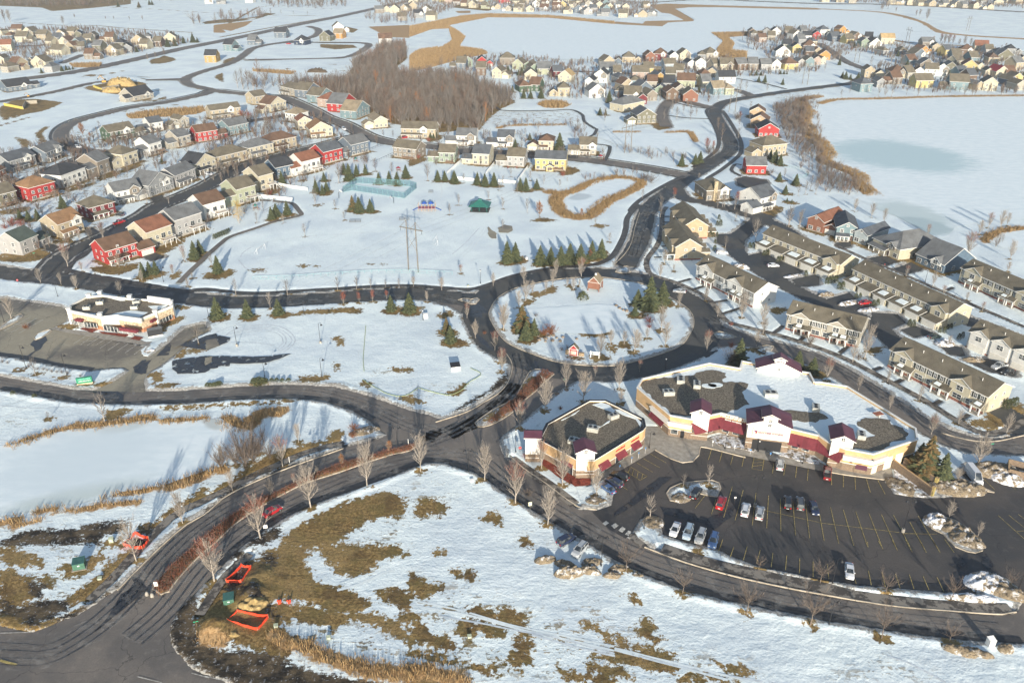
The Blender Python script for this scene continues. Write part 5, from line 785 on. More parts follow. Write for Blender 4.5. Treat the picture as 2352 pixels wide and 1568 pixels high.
# snow lying on the plaza beds and islands
for i,(ix,iy,q) in enumerate(((3,4,'1085 330 1150 310 1230 288 1330 310 1450 330 1500 370 1510 410 1560 450 1625 465 1600 485 1480 460 1300 430 1180 400'),(3,4,'1890 525 1980 450 2100 465 2240 500 2352 590 2352 625 2200 610 2050 570'),(4,4,'780 820 850 790 940 880 1030 960 1040 985 900 970 830 900'),(4,4,'850 660 1000 790 1180 920 1270 1000 1150 1005 1040 960 960 870 860 790'),(4,4,'960 680 1100 770 1270 870 1290 880 1150 850 1000 740'),
   (0,3,'1620 500 1680 455 1820 460 1700 565 1650 560'),(0,3,'400 350 440 310 580 265 480 345 410 370'),(2,4,'1540 620 1600 640 1640 680 1560 650'))):
    tag(sheet('snow_patch',jag(GP(ix,iy,q),.35,.8,i),.21+.01*i,M_dirtysnow2 if i<5 else M_snow,thick=.15),None,None,None,'structure')
for i,(ix,iy,q) in enumerate(((2,4,'1500 560 1600 590 1720 700 1850 800 1930 800 1960 790 2080 800 2070 870 1900 890 1780 800 1640 700'),(0,3,'920 255 960 240 1130 265 1060 300'),(0,3,'1130 285 1500 320 1440 350 1180 310'),(0,3,'1550 335 1650 355 1600 390 1500 370'))):
    sheet('mulch_bed',jag(GP(ix,iy,q),.2,.8,i),.26+.01*i,M_mulch)
# ================================================================ BUILDINGS
def win_mesh(w,h,name='window',shut=False):
    mb=MB(); mb.box(-w/2-.09,w/2+.09,-.06,.02,-h/2-.09,h/2+.09,M_trim)
    for s in (-1,1):
        x0=s*w/4; mb.face([(x0-w/4+.05,-.07,-h/2+.03),(x0+w/4-.05,-.07,-h/2+.03),(x0+w/4-.05,-.07,-.04),(x0-w/4+.05,-.07,-.04)],M_glass)
        mb.face([(x0-w/4+.05,-.07,.04),(x0+w/4-.05,-.07,.04),(x0+w/4-.05,-.07,h/2-.03),(x0-w/4+.05,-.07,h/2-.03)],M_glass)
    if shut:
        for s in (-1,1): x=s*(w/2+.30); mb.box(x-.19,x+.19,-.055,.02,-h/2-.05,h/2+.05,M_shutter)
    return mb.mesh(name)
WIN=win_mesh(1.3,1.5); WIN2=win_mesh(1.9,1.5); WINS=win_mesh(1.0,1.5,shut=True); WIN3=win_mesh(2.6,1.5); WINSM=win_mesh(.9,.9)
def gd_mesh(w,h=2.2):
    mb=MB(); mb.box(-w/2-.12,w/2+.12,-.05,.02,0,h+.12,M_trim)
    for i in range(4):
        z=i*h/4; mb.box(-w/2,w/2,-.075,-.02,z+.03,z+h/4-.02,M_gdoor)
    return mb.mesh('garage_door')
GD=gd_mesh(4.9); GD1=gd_mesh(2.6)
DM=MB(); DM.box(-.6,.6,-.06,.02,0,2.25,M_trim); DM.box(-.45,.45,-.08,-.02,.05,2.1,simple('door_paint',(.07,.04,.03),.5)); DOOR=DM.mesh('door')
PD=MB(); PD.box(-1,1,-.05,.02,0,2.15,M_trim); PD.box(-.92,-.04,-.075,-.02,.1,2.05,M_glass); PD.box(.04,.92,-.075,-.02,.1,2.05,M_glass); PDOOR=PD.mesh('patio_door')
def put(mesh,root,x,y,z,rz=0,name=None): return link(name or mesh.name.split('.')[0],mesh,root,(x,y,z),rz)
def gable(W_,Rf,x0,x1,y0,y1,z0,ze,axis,pitch,wm,rm,oh=.45,tm=None):
    """walls and pitched roof of one block; axis x/y = ridge direction, h = hip"""
    tm=tm or M_trim
    cx,cy_=(x0+x1)/2,(y0+y1)/2
    W_.face([(x0,y0,z0),(x1,y0,z0),(x1,y0,ze),(x0,y0,ze)],wm); W_.face([(x1,y0,z0),(x1,y1,z0),(x1,y1,ze),(x1,y0,ze)],wm)
    W_.face([(x1,y1,z0),(x0,y1,z0),(x0,y1,ze),(x1,y1,ze)],wm); W_.face([(x0,y1,z0),(x0,y0,z0),(x0,y0,ze),(x0,y1,ze)],wm)
    t=.22
    if axis=='x':
        zr=ze+(y1-y0)/2*pitch; zo=ze-oh*pitch
        for x in (x0,x1): W_.face([(x,y0,ze),(x,y1,ze),(x,cy_,zr)] if x==x1 else [(x,y1,ze),(x,y0,ze),(x,cy_,zr)],wm)
        Rf.slab([(x0-oh,y0-oh,zo+t),(x1+oh,y0-oh,zo+t),(x1+oh,cy_,zr+t),(x0-oh,cy_,zr+t)],t,rm,tm)
        Rf.slab([(x1+oh,y1+oh,zo+t),(x0-oh,y1+oh,zo+t),(x0-oh,cy_,zr+t),(x1+oh,cy_,zr+t)],t,rm,tm)
    elif axis=='y':
        zr=ze+(x1-x0)/2*pitch; zo=ze-oh*pitch
        for y in (y0,y1): W_.face([(x0,y,ze),(x1,y,ze),(cx,y,zr)] if y==y0 else [(x1,y,ze),(x0,y,ze),(cx,y,zr)],wm)
        Rf.slab([(x0-oh,y1+oh,zo+t),(x0-oh,y0-oh,zo+t),(cx,y0-oh,zr+t),(cx,y1+oh,zr+t)],t,rm,tm)
        Rf.slab([(x1+oh,y0-oh,zo+t),(x1+oh,y1+oh,zo+t),(cx,y1+oh,zr+t),(cx,y0-oh,zr+t)],t,rm,tm)
    else:
        m=min(x1-x0,y1-y0)/2; zr=ze+m*pitch; zo=ze-oh*pitch
        if x1-x0>=y1-y0: a_,b_=(x0+m,cy_,zr+t),(x1-m,cy_,zr+t)
        else: a_,b_=(cx,y0+m,zr+t),(cx,y1-m,zr+t)
        c=[(x0-oh,y0-oh,zo+t),(x1+oh,y0-oh,zo+t),(x1+oh,y1+oh,zo+t),(x0-oh,y1+oh,zo+t)]
        if x1-x0>=y1-y0: fs=[[c[0],c[1],b_,a_],[c[1],c[2],b_],[c[2],c[3],a_,b_],[c[3],c[0],a_]]
        else: fs=[[c[0],c[1],a_],[c[1],c[2],b_,a_],[c[2],c[3],b_],[c[3],c[0],a_,b_]]
        for f_ in fs: Rf.face(f_,rm)
        lo=[(p[0],p[1],p[2]-t) for p in c]; Rf.face(lo[::-1],tm)
        for i in range(4): j=(i+1)%4; Rf.face([lo[i],lo[j],c[j],c[i]],tm)
    return zr+t
def house(a,b,depth,ze,ridge,wall,roof,feat='',name='house',lod=0):
    a=np.array(a,float);b=np.array(b,float)
    if a[0]>b[0]: a,b=b,a
    d=(b-a);w=np.linalg.norm(d);ang=math.atan2(d[1],d[0]); n=np.array((-math.sin(ang),math.cos(ang))); m=(a+b)/2
    if n@m<0: ang+=math.pi; n=-n
    root=empty(name,(m[0],m[1],0),ang); wm,rm=wallm(wall),roofm(roof)
    W_,Rf=MB(),MB(); z0=-.5; pitch=.58 if ze>4.5 else .64; depth=depth*1.28; ze=ze*1.05
    if lod: pitch=.74; ze=ze*.92
    ax={'p':'x','g':'y','h':'h'}[ridge]
    zr=gable(W_,Rf,-w/2,w/2,0,depth,z0,ze,ax,pitch,wm,rm,.5)
    if not lod and ze>5:   # concrete base course
        for (x0,x1,y0,y1) in ((-w/2-.03,w/2+.03,-.03,0),): W_.box(x0,x1,y0,y1,-.4,.45 if ze<6.5 else 1.0,M_conc)
    wobj=W_.build('wall',root); robj=Rf.build('roof',root)
    # which gable end is seen from the camera side
    cx=-m; loc=(cx[0]*math.cos(ang)+cx[1]*math.sin(ang)); vis=1 if loc>0 else -1
    st=max(1,int(round(ze/2.75)))
    nb=2 if (lod and w<9) else (2 if lod else max(2,min(5,int(w/3.0))))
    for s in range(st):
        z=1.55+2.75*s
        if z+1>ze: continue
        for i in range(nb):
            x=-w/2+w*(i+.5)/nb
            if s==0 and 'P' in feat and i==nb//2: put(DOOR,root,x,-.02,.1); continue
            if ('D' in feat or 'W' in feat) and i==nb-2 and z>2.5 and z<5.3: put(PDOOR,root,x,0,z-1.1); continue
            put(WIN2 if (i+s)%3==0 and not lod else WIN,root,x,0,z)
        if not lod or (s==st-1 and w>10):
            for q in ((.33,.7) if not lod else (.5,)):
                put(WIN if q<.5 else WINSM,root,vis*w/2,depth*q,z,math.pi/2*vis)
    if ridge=='g' and not lod: put(WINSM,root,0,0,ze+.9)
    sgn=-1 if 'L' in feat else 1
    if 'L' in feat or 'R' in feat:
        gw,gd=6.6,7.2; gx0=sgn*w/2; W2,R2=MB(),MB(); x0,x1=(gx0-gw,gx0) if sgn<0 else (gx0,gx0+gw)
        yy=.8 if 'P' not in feat else -1.5
        gb=max(0,ze-5.6) if ('D' in feat or 'W' in feat) else 0
        gable(W2,R2,x0,x1,yy,yy+gd,z0,3.0+gb,'x' if ridge=='p' else 'y',pitch,wm,rm,.4)
        g=W2.build('garage',root); R2.build('garage_roof',g)
        if 'P' in feat or ridge=='g': link('garage_door',GD,g,((x0+x1)/2,yy-.02,0))
        else: link('window',WIN,g,((x0+x1)/2,yy,1.6+gb))
    if 'P' in feat:
        pw=w*.62; x0=-w/2 if 'L' not in feat else -w*.1; x0=-w/2; P_,R2=MB(),MB(); pd=2.1
        P_.box(x0,x0+pw,-pd,0,-.3,.25,M_conc)
        k=4
        for i in range(k): xx=x0+.2+(pw-.4)*i/(k-1); P_.box(xx-.13,xx+.13,-pd+.1,-pd+.36,.25,2.5,M_trim)
        R2.slab([(x0-.3,-pd-.4,2.5),(x0+pw+.3,-pd-.4,2.5),(x0+pw+.1,0,3.35),(x0-.1,0,3.35)],.2,rm,M_trim)
        p=P_.build('porch',root); R2.build('porch_roof',p)
    if 'C' in feat:
        W2,R2=MB(),MB(); cw=min(4.4,w*.4); x0=w*.06; dd=1.0
        gable(W2,R2,x0,x0+cw,-.7,depth*.5,ze-2.6 if ze>5 else ze-1.2,ze+.15,'y',pitch*1.25,wallm('white') if wall not in('white','cream') else wallm('taupe'),rm,.35)
        g=W2.build('cross_gable',root); R2.build('cross_gable_roof',g); link('window',WIN2,g,(x0+cw/2,-.7,ze-1.1 if ze>5 else ze-.1))
    if 'D' in feat:
        D_=MB(); dz=max(.8,ze-4.8); dx0=-w*.05; dx1=w*.42; dm=M_trim if 'W' in feat else M_wood
        D_.box(dx0,dx1,-3.2,-.05,dz-.25,dz,dm,M_wood)
        for x in (dx0+.1,(dx0+dx1)/2,dx1-.1): D_.box(x-.09,x+.09,-3.15,-2.97,-.3,dz-.25,dm)
        for i in range(12): x=dx0+(dx1-dx0)*i/11; D_.box(x-.03,x+.03,-3.2,-3.12,dz,dz+.95,dm)
        D_.box(dx0,dx1,-3.22,-3.1,dz+.9,dz+1.0,dm)
        for x in (dx0+.04,dx1-.04): D_.box(x-.03,x+.03,-3.2,-.1,dz+.9,dz+1.0,dm)
        for i in range(7):
            z=dz-(i+1)*dz/8; D_.box(dx1+i*.32,dx1+(i+1)*.32,-3.1,-2.1,z-.06,z,dm)
        D_.build('deck',root)
    if 'k' in feat: put(WINSM,root,-w*.1,0,ze+.6)
    if 'K' in feat:
        C_=MB(); C_.box(-w*.15-.9,-w*.15+.9,-.75,.2,-.3,zr+.6,simple('fieldstone',(.42,.34,.22),.9,.3,2)); C_.build('chimney',root)
    if 'S' in feat:
        W2,R2=MB(),MB(); gable(W2,R2,-w*.12,w*.12,-2.6,0,z0,2.7,'y',.5,wm,rm,.3); g=W2.build('sun_room',root); R2.build('sun_room_roof',g); link('window',WIN3,g,(0,-2.6,1.5))
    if not lod:   # roof vents
        for i in range(2):
            V_=MB(); V_.tube((0,0,0),(0,0,.55),.1,.1,M_galv); vx=-w*.2+w*.35*i
            if ridge=='p': V_.build('roof_vent',root).location=(vx,depth*.62,ze+depth*.38*pitch)
    return root,(m,w)
RIDW=dict(p='',g='gabled ',h='hipped ')
for pl,Ls in HSE:
    for (ix,iy,ax,ay,bx,by,dp,ze,rd,wl_,rf,ft) in Ls:
        o,(m,w)=house(G(ix,iy,ax,ay),G(ix,iy,bx,by),dp,ze,rd,wl_,rf,ft)
        later(o,'%s house with %s %sroof'%(WN[wl_],RN[rf],RIDW[rd]),pl,'house',screenx(m))
rr=random.Random(3)
FW=['tan','beige','taupe','grey','lightgrey','slate','brown','cream','pink','palegreen','teal','olive','yellow','white']; FR_=['taupe','grey','brown','slate','taupe','dark']
rf_=random.Random(11)
for pl,ix,iy,s in FILL: FAR.append((pl,0,ix,iy,';'.join('%s %s %s %s'%(q,rf_.choice(FW),rf_.choice(FR_),rf_.choice('pgh')) for q in s.split(';'))))
for pl,_z,ix,iy,s in FAR:
    for e_ in s.split(';'):
        q=e_.split(); x,y,w=map(float,q[:3])
        a_=G(ix,iy,x-w/2,y);b_=G(ix,iy,x+w/2,y); wd=math.dist(a_,b_); mid_=((a_[0]+b_[0])/2,(a_[1]+b_[1])/2)
        an=rr.uniform(-.35,.35); wd=min(wd,21)*1.0
        a_=(mid_[0]-math.cos(an)*wd/2,mid_[1]-math.sin(an)*wd/2);b_=(mid_[0]+math.cos(an)*wd/2,mid_[1]+math.sin(an)*wd/2)
        ft=''
        if wd>15: ft=rr.choice('LR'); 
        elif wd>11 and rr.random()<.5: ft='C'
        if ft in('L','R') : 
            k=(wd-6.6)/wd; a2=np.array(a_);b2=np.array(b_)
            if ft=='L': a_=tuple(b2+(a2-b2)*k)
            else: b_=tuple(a2+(b2-a2)*k)
        o,(m,w_)=house(a_,b_,rr.uniform(9,11),rr.choice((5.4,5.6,6.2,7.0)) if wd>8.5 else 5.4,q[5],q[3],q[4],ft,lod=1)
        later(o,'%s house with %s %sroof'%(WN[q[3]],RN[q[4]],RIDW[q[5]]),pl,'house',screenx(m))
# ---------------------------------------------------------------- terraces
def terrace(A,B,depth,units,wall,roof,kind,label,ze=5.9,name='terraced_house_row'):
    a=np.array(A,float);b=np.array(B,float);d=b-a;w=np.linalg.norm(d);ang=math.atan2(d[1],d[0]);m=(a+b)/2
    root=empty(name,(m[0],m[1],0),ang); wm,rm=wallm(wall),roofm(roof); W_,Rf=MB(),MB(); pitch=.50
    gable(W_,Rf,-w/2,w/2,0,depth,-.4,ze,'x',pitch,wm,rm,.45)
    W_.box(-w/2-.05,w/2+.05,-.05,0,-.4,.75,M_brick)
    for i in range(1,units):
        x=-w/2+w*i/units; W_.box(x-.06,x+.06,-.04,0,.75,ze-.1,M_trim)
    W_.build('wall',root); Rf.build('roof',root)
    uw=w/units
    for u in range(units):
        x=-w/2+uw*(u+.5)
        if kind=='front':
            for q in (-.3,.02,.30): put(WINS,root,x+q*uw*(1 if u%2 else -1),0,ze-1.35)
            sd_=1 if u%2 else -1
            put(WIN3,root,x+sd_*uw*.18,0,1.75)
            # porch with its own little roof
            px=x-sd_*uw*.28; P_,R2=MB(),MB(); P_.box(px-1.4,px+1.4,-2.0,0,-.3,.18,M_conc)
            for xx in (px-1.2,px+1.2): P_.box(xx-.14,xx+.14,-1.9,-1.62,.18,2.6,M_trim)
            z1=2.6;R2.slab([(px-1.7,-2.3,z1+.1),(px+1.7,-2.3,z1+.1),(px+1.3,0,z1+1.0),(px-1.3,0,z1+1.0)],.18,rm,M_trim)
            if u%2==0 or u==units-1:
                R2.slab([(px-.9,-1.7,z1+.45),(px+.9,-1.7,z1+.45),(px+.8,-.6,z1+.9),(px-.8,-.6,z1+.9)],.12,M_snow,M_snow)
            p=P_.build('porch',root); R2.build('porch_roof',p); put(DOOR,root,px,0,.15)
            for q in (-.4,-.1,.2,.42):
                pass
        elif kind=='garage':
            for q in (-.25,.25): put(WIN,root,x+q*uw,0,ze-1.3)
            gl=uw*.82; P_,R2=MB(),MB(); gd=4.6; P_.box(x-gl/2,x+gl/2,-gd,0,-.3,2.75,wm)
            R2.slab([(x-gl/2-.3,-gd-.3,2.78),(x+gl/2+.3,-gd-.3,2.78),(x+gl/2+.1,0,3.75),(x-gl/2-.1,0,3.75)],.2,rm,M_trim)
            if u%2==0 or u==3:
                sw=gl*random.uniform(.25,.42); sx=x+random.uniform(-.15,.15)*gl
                R2.slab([(sx-sw,-gd*.72,3.22),(sx+sw,-gd*.72,3.22),(sx+sw*.9,-.9,3.80),(sx-sw*.9,-.9,3.80)],.14,M_snow,M_snow)
            g=P_.build('garage',root); R2.build('garage_roof',g); link('garage_door',GD,g,(x,-gd-.01,0))
        else:   # tuck-under garages with rooms above
            put(GD,root,x,-.02,0); put(WIN2,root,x,0,ze-1.4)
    cg=[0,units-2] if kind=='front' else ([units-1] if kind=='garage' else list(range(units)))
    for u in cg:
        x=-w/2+uw*(u+.5)+(uw*.25 if kind=='front' else 0); cw=uw*(.82 if kind!='front' else .98); W2,R2=MB(),MB()
        gable(W2,R2,x-cw/2,x+cw/2,-.35 if kind!='garage' else -1.2,depth*.45,2.9 if kind!='tuck' else -.3,ze+.02,'y',.56,wallm(wall),rm,.35)
        g=W2.build('cross_gable',root); R2.build('cross_gable_roof',g)
        if kind=='tuck': link('garage_door',GD,g,(x,-.38,0))
        link('window',WIN2,g,(x,-.35 if kind!='garage' else -1.2,ze-1.35))
    cx=-m; loc=cx[0]*math.cos(ang)+cx[1]*math.sin(ang); vis=1 if loc>0 else -1
    for z in (1.6,ze-1.3):
        for q in (.35,.7): put(WINSM,root,vis*w/2,depth*q,z,math.pi/2*vis)
    for i in range(units): V_=MB(); V_.tube((0,0,0),(0,0,1.0),.1,.1,M_trim); V_.build('vent_pipe',root).location=(-w/2+uw*(i+.3),depth*.3,ze+depth*.3*pitch)
    tag(root,label,'terraced houses','rows of terraced houses'); return root
TR=[((1597.2,640.4),(1728,707.4),11,4,'white','taupe','front','white terrace with black-shuttered windows nearest the lake road roundabout'),
 ((1803,757),(1968,799),11,4,'beige','taupe','front','beige terrace with dark shutters, middle one along the curved road'),
 ((2038,842),(2256,952),11,5,'cream','taupe','front','long cream terrace with shutters above the bend of the curved road'),
 ((1749,567),(1924,640),10.5,5,'cream','taupe','garage','cream terrace with snow-topped garages nearest the lake houses'),
 ((1953,651),(2172,756),10.5,6,'cream','taupe','garage','longest cream terrace with snow-topped garages and a red car in front'),
 ((2200,648),(2400,738),10.5,5,'cream','taupe','front','cream terrace at the right edge below the lake shore pond'),
 ((2217,798),(2420,884),10.5,4,'white','taupe','tuck','white terrace with garages under projecting gables at the right edge')]
for t_ in TR: terrace(un(*t_[0]),un(*t_[1]),*t_[2:])
for (a_,b_,dp,lab) in (((1549,598),(1610,600),24,'terrace seen end on beside the lake road, front one of two'),((1566,549),(1624,549),24,'terrace seen end on beside the lake road, rear one of two')):
    A,B=un(*a_),un(*b_); w=math.dist(A,B); root=empty('terraced_house_row',((A[0]+B[0])/2,A[1],0),R(3)); wm,rm=wallm('peach' if 'rear' in lab else 'tan'),roofm('taupe')
    W_,Rf=MB(),MB(); gable(W_,Rf,-w/2,w/2,0,dp,-.3,5.9,'y',.62,wm,rm,.45); W_.box(-w/2-.04,w/2+.04,-.04,0,-.3,.8,M_brick); W_.build('wall',root); Rf.build('roof',root)
    put(WIN,root,w*.2,0,4.5); put(WIN,root,-w*.1,0,1.8); put(WINSM,root,-w*.1,0,4.5)
    for i in range(4):
        y=2+i*dp/4; W2,R2=MB(),MB(); gable(W2,R2,w/2,w/2+4.2,y,y+4.2,-.3,2.6,'x',.4,wm,rm,.3); g=W2.build('garage',root); R2.build('garage_roof',g)
        if i%2==0:
            W2,R2=MB(),MB(); gable(W2,R2,-w/2-.8,-w*.1,y+.6,y+5.4,2.4,5.6,'x',.75,wm,rm,.3,M_trim); g=W2.build('cross_gable',root); R2.build('cross_gable_roof',g)
    P_,R2=MB(),MB(); P_.box(-w/2-3.2,-w/2,0.2,2.4,-.2,.2,M_conc); P_.box(-w/2-3.1,-w/2-2.85,.25,.5,.2,2.5,M_trim); P_.box(-w/2-.3,-w/2-.05,.25,.5,.2,2.5,M_trim)
    R2.box(-w/2-3.5,-w/2+.1,-.1,2.7,2.5,2.75,M_trim,rm); p=P_.build('porch',root); R2.build('porch_roof',p)
    tag(root,lab,'terraced houses','rows of terraced houses')
# ---------------------------------------------------------------- flat-roofed shops
M_eifs=simple('yellow_render',(.56,.37,.19),.85,.08,.5); M_eifsb=simple('brown_split_block',(.23,.17,.12),.9,.15,2.5); M_cap=simple('white_coping',(.74,.72,.66),.6,.04); M_stone=simple('pale_stone_veneer',(.55,.43,.29),.9,.3,1.8)
M_purple=simple('purple_sign',(.16,.05,.14),.5); M_redsign=simple('red_sign_letters',(.50,.05,.04),.5); M_cream=simple('cream_render',(.70,.65,.52),.85,.06,.5); M_orangeb=simple('orange_brick',(.42,.20,.11),.9,.2,2)
M_bcop=simple('black_coping',(.02,.022,.028),.6)
def shell(root,P,h,roofz,segmats,cap,capw=.45):
    a_=sum(P[i][0]*P[(i+1)%len(P)][1]-P[(i+1)%len(P)][0]*P[i][1] for i in range(len(P)))
    if a_<0: P=P[::-1]; segmats=None
    W_=MB(); n=len(P)
    for i in range(n):
        p,q=P[i],P[(i+1)%n]
        W_.face([(p[0],p[1],-.4),(q[0],q[1],-.4),(q[0],q[1],2.3),(p[0],p[1],2.3)],M_eifsb); W_.face([(p[0],p[1],2.3),(q[0],q[1],2.3),(q[0],q[1],h),(p[0],p[1],h)],M_eifs)
        d=np.subtract(q,p);L_=np.linalg.norm(d);an=math.atan2(d[1],d[0]);c=((p[0]+q[0])/2,(p[1]+q[1])/2)
        W_.obox(c,an,L_/2+.05,.09,2.2,2.36,M_cap)
    W_.build('wall',root)
    C_=MB()
    for i in range(n):
        p,q=P[i],P[(i+1)%n]; d=np.subtract(q,p);L_=np.linalg.norm(d);an=math.atan2(d[1],d[0]); nn_=np.array((-d[1],d[0]))/L_
        c=np.array(((p[0]+q[0])/2,(p[1]+q[1])/2))+nn_*(capw/2-.12); C_.obox(c,an,L_/2+.1,capw/2,h-.14,h+.12+.002*i,M_cap,cap); c2=np.array(((p[0]+q[0])/2,(p[1]+q[1])/2))+nn_*.16; C_.obox(c2,an,L_/2-.05,.12,roofz-.2,h-.14,M_eifs)
    C_.build('parapet',root)
    R_=MB(); R_.face([(p[0],p[1],roofz) for p in P],M_ballast if cap is M_bcop else M_snow); return R_.build('roof_deck',root)
def rel(P,o): return [(p[0]-o[0],p[1]-o[1]) for p in P]
def rooftop(name,parent,c,an,sx=1.0,mat=None,z=0):
    M_=MB(); M_.obox(c,an,1.3*sx,.85*sx,z,z+1.15,mat or M_hvac); 
    ca,sa=math.cos(an),math.sin(an)
    for dx in (-.6,.55): M_.tube((c[0]+dx*ca*sx,c[1]+dx*sa*sx,z+1.15),(c[0]+dx*ca*sx,c[1]+dx*sa*sx,z+1.28),.42*sx,.42*sx,M_black,10)
    M_.obox((c[0]+.2,c[1]+1.2*sx),an,.5*sx,.5*sx,z,z+.7,mat or M_hvac)
    return M_.build(name,parent)
def textmesh(txt,size,mat,parent,loc,rot,ext=.05,bold=0):
    cu=bpy.data.curves.new('sign_text','FONT'); cu.body=txt; cu.size=size; cu.extrude=ext; cu.align_x='CENTER'; cu.align_y='CENTER'; cu.offset=bold
    t=bpy.data.objects.new('t',cu); COL.objects.link(t); dg=bpy.context.evaluated_depsgraph_get(); me=bpy.data.meshes.new_from_object(t.evaluated_get(dg)); bpy.data.objects.remove(t)
    me.materials.clear(); me.materials.append(mat); o=link('sign_text',me,parent,loc); o.rotation_euler=rot; return o
def tower(parent,c,an,w,dp,ze,low=2.4,oh=.7,pitch=.62,sign=None,base=True,z0=-.3):
    """white gabled feature tower with a maroon standing-seam roof; c = middle of its front foot"""
    ca,sa=math.cos(an),math.sin(an); e_=link('tower',None,parent,(c[0],c[1],0),an)
    W_,Rf=MB(),MB(); gable(W_,Rf,-w/2,w/2,0,dp,z0,ze,'y',pitch,M_cap,M_maroon,oh,M_cap)
    if base: W_.box(-w/2-.06,w/2+.06,-.06,dp,-.3,low,M_eifsb); W_.box(-w/2-.1,w/2+.1,-.1,dp,low*.55,low*.55+.12,M_cap)
    for s in (-1,1):
        for i in range(int(dp/.6)): # seams
            y=-oh+i*.6+.3; x1=s*(w/2+oh); z1=ze-oh*pitch+.24; Rf.slab([(x1,y,z1+.05),(x1,y+.06,z1+.05),(0,y+.06,ze+w/2*pitch+.29),(0,y,ze+w/2*pitch+.29)][::(1 if s<0 else -1)],.06,M_maroon,M_maroon)
    W_.build('tower_wall',e_); Rf.build('tower_roof',e_)
    link('window',WINSM,e_,(0,-.02,ze+.1))
    return e_
# long shopping building
PM=OV('1463 889.6 1475 869.6 1629 833.6 1699 845.6 1704 828.6 1741 835.6 1860 856 1871 877 1882 876.6 1946 886.6 2104 983.6 2108 1009 2006 1043 1942 1031 1905 1017 1880 1000 1817 985 1717 964 1657 948.6 1589 963 1539 954',6.2)
o0=tuple(np.mean(PM,0)); mall=empty('shopping_building',(o0[0],o0[1],0)); PMr=rel(PM,o0); shell(mall,PMr,6.2,5.6,None,M_cap)
tag(mall,'long flat-roofed shopping building with four maroon-roofed white gables and snow on its roof','shop building')
def RP(ix,iy,s,z=5.6): return rel(GP(ix,iy,s,z),o0)
for i,(ix,iy,s) in enumerate(((3,3,'290 900 330 835 500 815 650 805 900 775 980 732 1080 722 1170 728 1290 760 1280 800 1225 830 1250 862 1450 850 1530 880 1530 930 1485 970 1500 1050 1540 1110 1480 1150 1390 1170 1290 1205 1130 1215 890 1262 660 1225 480 1080'),(3,3,'1870 1210 1950 1190 2120 1195 2352 1210 2400 1225 2460 1275 2300 1310 2100 1310 1950 1290'),
    (4,4,'430 130 530 92 650 98 790 120 830 170 960 210 1020 270 1000 320 850 380 770 420 690 460 600 480 330 435 370 330 470 340 540 330 650 310 655 285 560 250 500 200 430 180'))):
    Mb=MB(); Mb.poly(jag(RP(ix,iy,s),1.0,.8,i+3),5.5,5.66,M_ballast); Mb.build('bare_ballast_patch',mall)
for q in ((3,3,1090,905),(3,3,1160,895)): 
    Mb=MB(); c=G(q[0],q[1],q[2],q[3],5.6); pts=[(c[0]-o0[0]+math.cos(t)*2.2,c[1]-o0[1]+math.sin(t)*1.3) for t in np.linspace(0,6.28,14)[:-1]]; Mb.poly(jag(pts,.4,.6),5.6,5.74,M_snow); Mb.build('roof_snow_patch',mall)
for (ix,iy,x,y,a_,s_) in ((3,3,760,850,1.4,1.25),(3,3,945,905,1.4,1.15),(3,3,620,995,.1,1.2),(3,3,1790,1010,-.05,1.35),(3,3,2310,1170,1.3,1.1),(4,4,480,310,1.3,1.1)):
    c=G(ix,iy,x,y,5.7); rooftop('rooftop_unit',mall,(c[0]-o0[0],c[1]-o0[1]),a_,s_,z=5.65)
c=G(4,4,670,70,5.7); Mb=MB(); Mb.obox((c[0]-o0[0],c[1]-o0[1]),.3,1.2,.8,6.4,6.5,simple('rust_hatch',(.33,.12,.07),.7)); Mb.obox((c[0]-o0[0],c[1]-o0[1]),.3,.2,.7,5.5,6.4,M_hvac); Mb.build('roof_hatch',mall)
def fr(ix,iy,x,y,z=0): g=G(ix,iy,x,y,z); return (g[0]-o0[0],g[1]-o0[1])
T1=tower(mall,fr(3,4,955,345),R(-12),4.6,5.0,8.3,pitch=.5,oh=.5)
T2=tower(mall,fr(3,4,1735,468),R(-13),10.4,6.5,7.6,low=3.4,pitch=.36,oh=.5)
T3=tower(mall,fr(4,4,205,665),R(-14),5.0,5.4,8.3,pitch=.5,oh=.5)
c=G(3,3,1880,760,5.6); T4=tower(mall,(c[0]-o0[0],c[1]-o0[1]),R(-13),11.5,4.5,7.0,base=False,pitch=.45,z0=5.3)
E_=MB(); E_.box(-1.7,1.7,-.5,3,8.4,10.5,M_cap); E_.slab([(-2.3,-.9,10.3),(-2.3,3.2,10.3),(0,3.2,11.4),(0,-.9,11.4)][::-1],.18,M_maroon,M_cap); E_.slab([(2.3,-.9,10.3),(2.3,3.2,10.3),(0,3.2,11.4),(0,-.9,11.4)],.18,M_maroon,M_cap); E_.build('cupola',T2); link('window',WINSM,T2,(0,-.52,9.3))
E_=MB(); E_.box(-1.5,1.5,-.3,2.5,7.5,10.3,M_cap); E_.slab([(-2,-.6,10.2),(-2,2.8,10.2),(0,2.8,11.2),(0,-.6,11.2)][::-1],.18,M_maroon,M_cap); E_.slab([(2,-.6,10.2),(2,2.8,10.2),(0,2.8,11.2),(0,-.6,11.2)],.18,M_maroon,M_cap); E_.build('cupola',T4)
E_=MB(); E_.box(-3.6,3.6,-.16,0,0,3.0,M_black); E_.box(-3.4,3.4,-.14,-.1,2.4,2.9,M_glass); E_.build('entrance',T2)
E_=MB(); E_.box(-3.9,3.9,-.3,0,4.3,6.6,M_cream); E_.box(-4.2,4.2,-.4,0,4.0,4.25,M_cap); E_.build('sign_board',T2)
textmesh('ANYTIME FITNESS',.78,M_purple,T2,(.5,-.34,5.45),(math.pi/2,0,0),.04,.012)
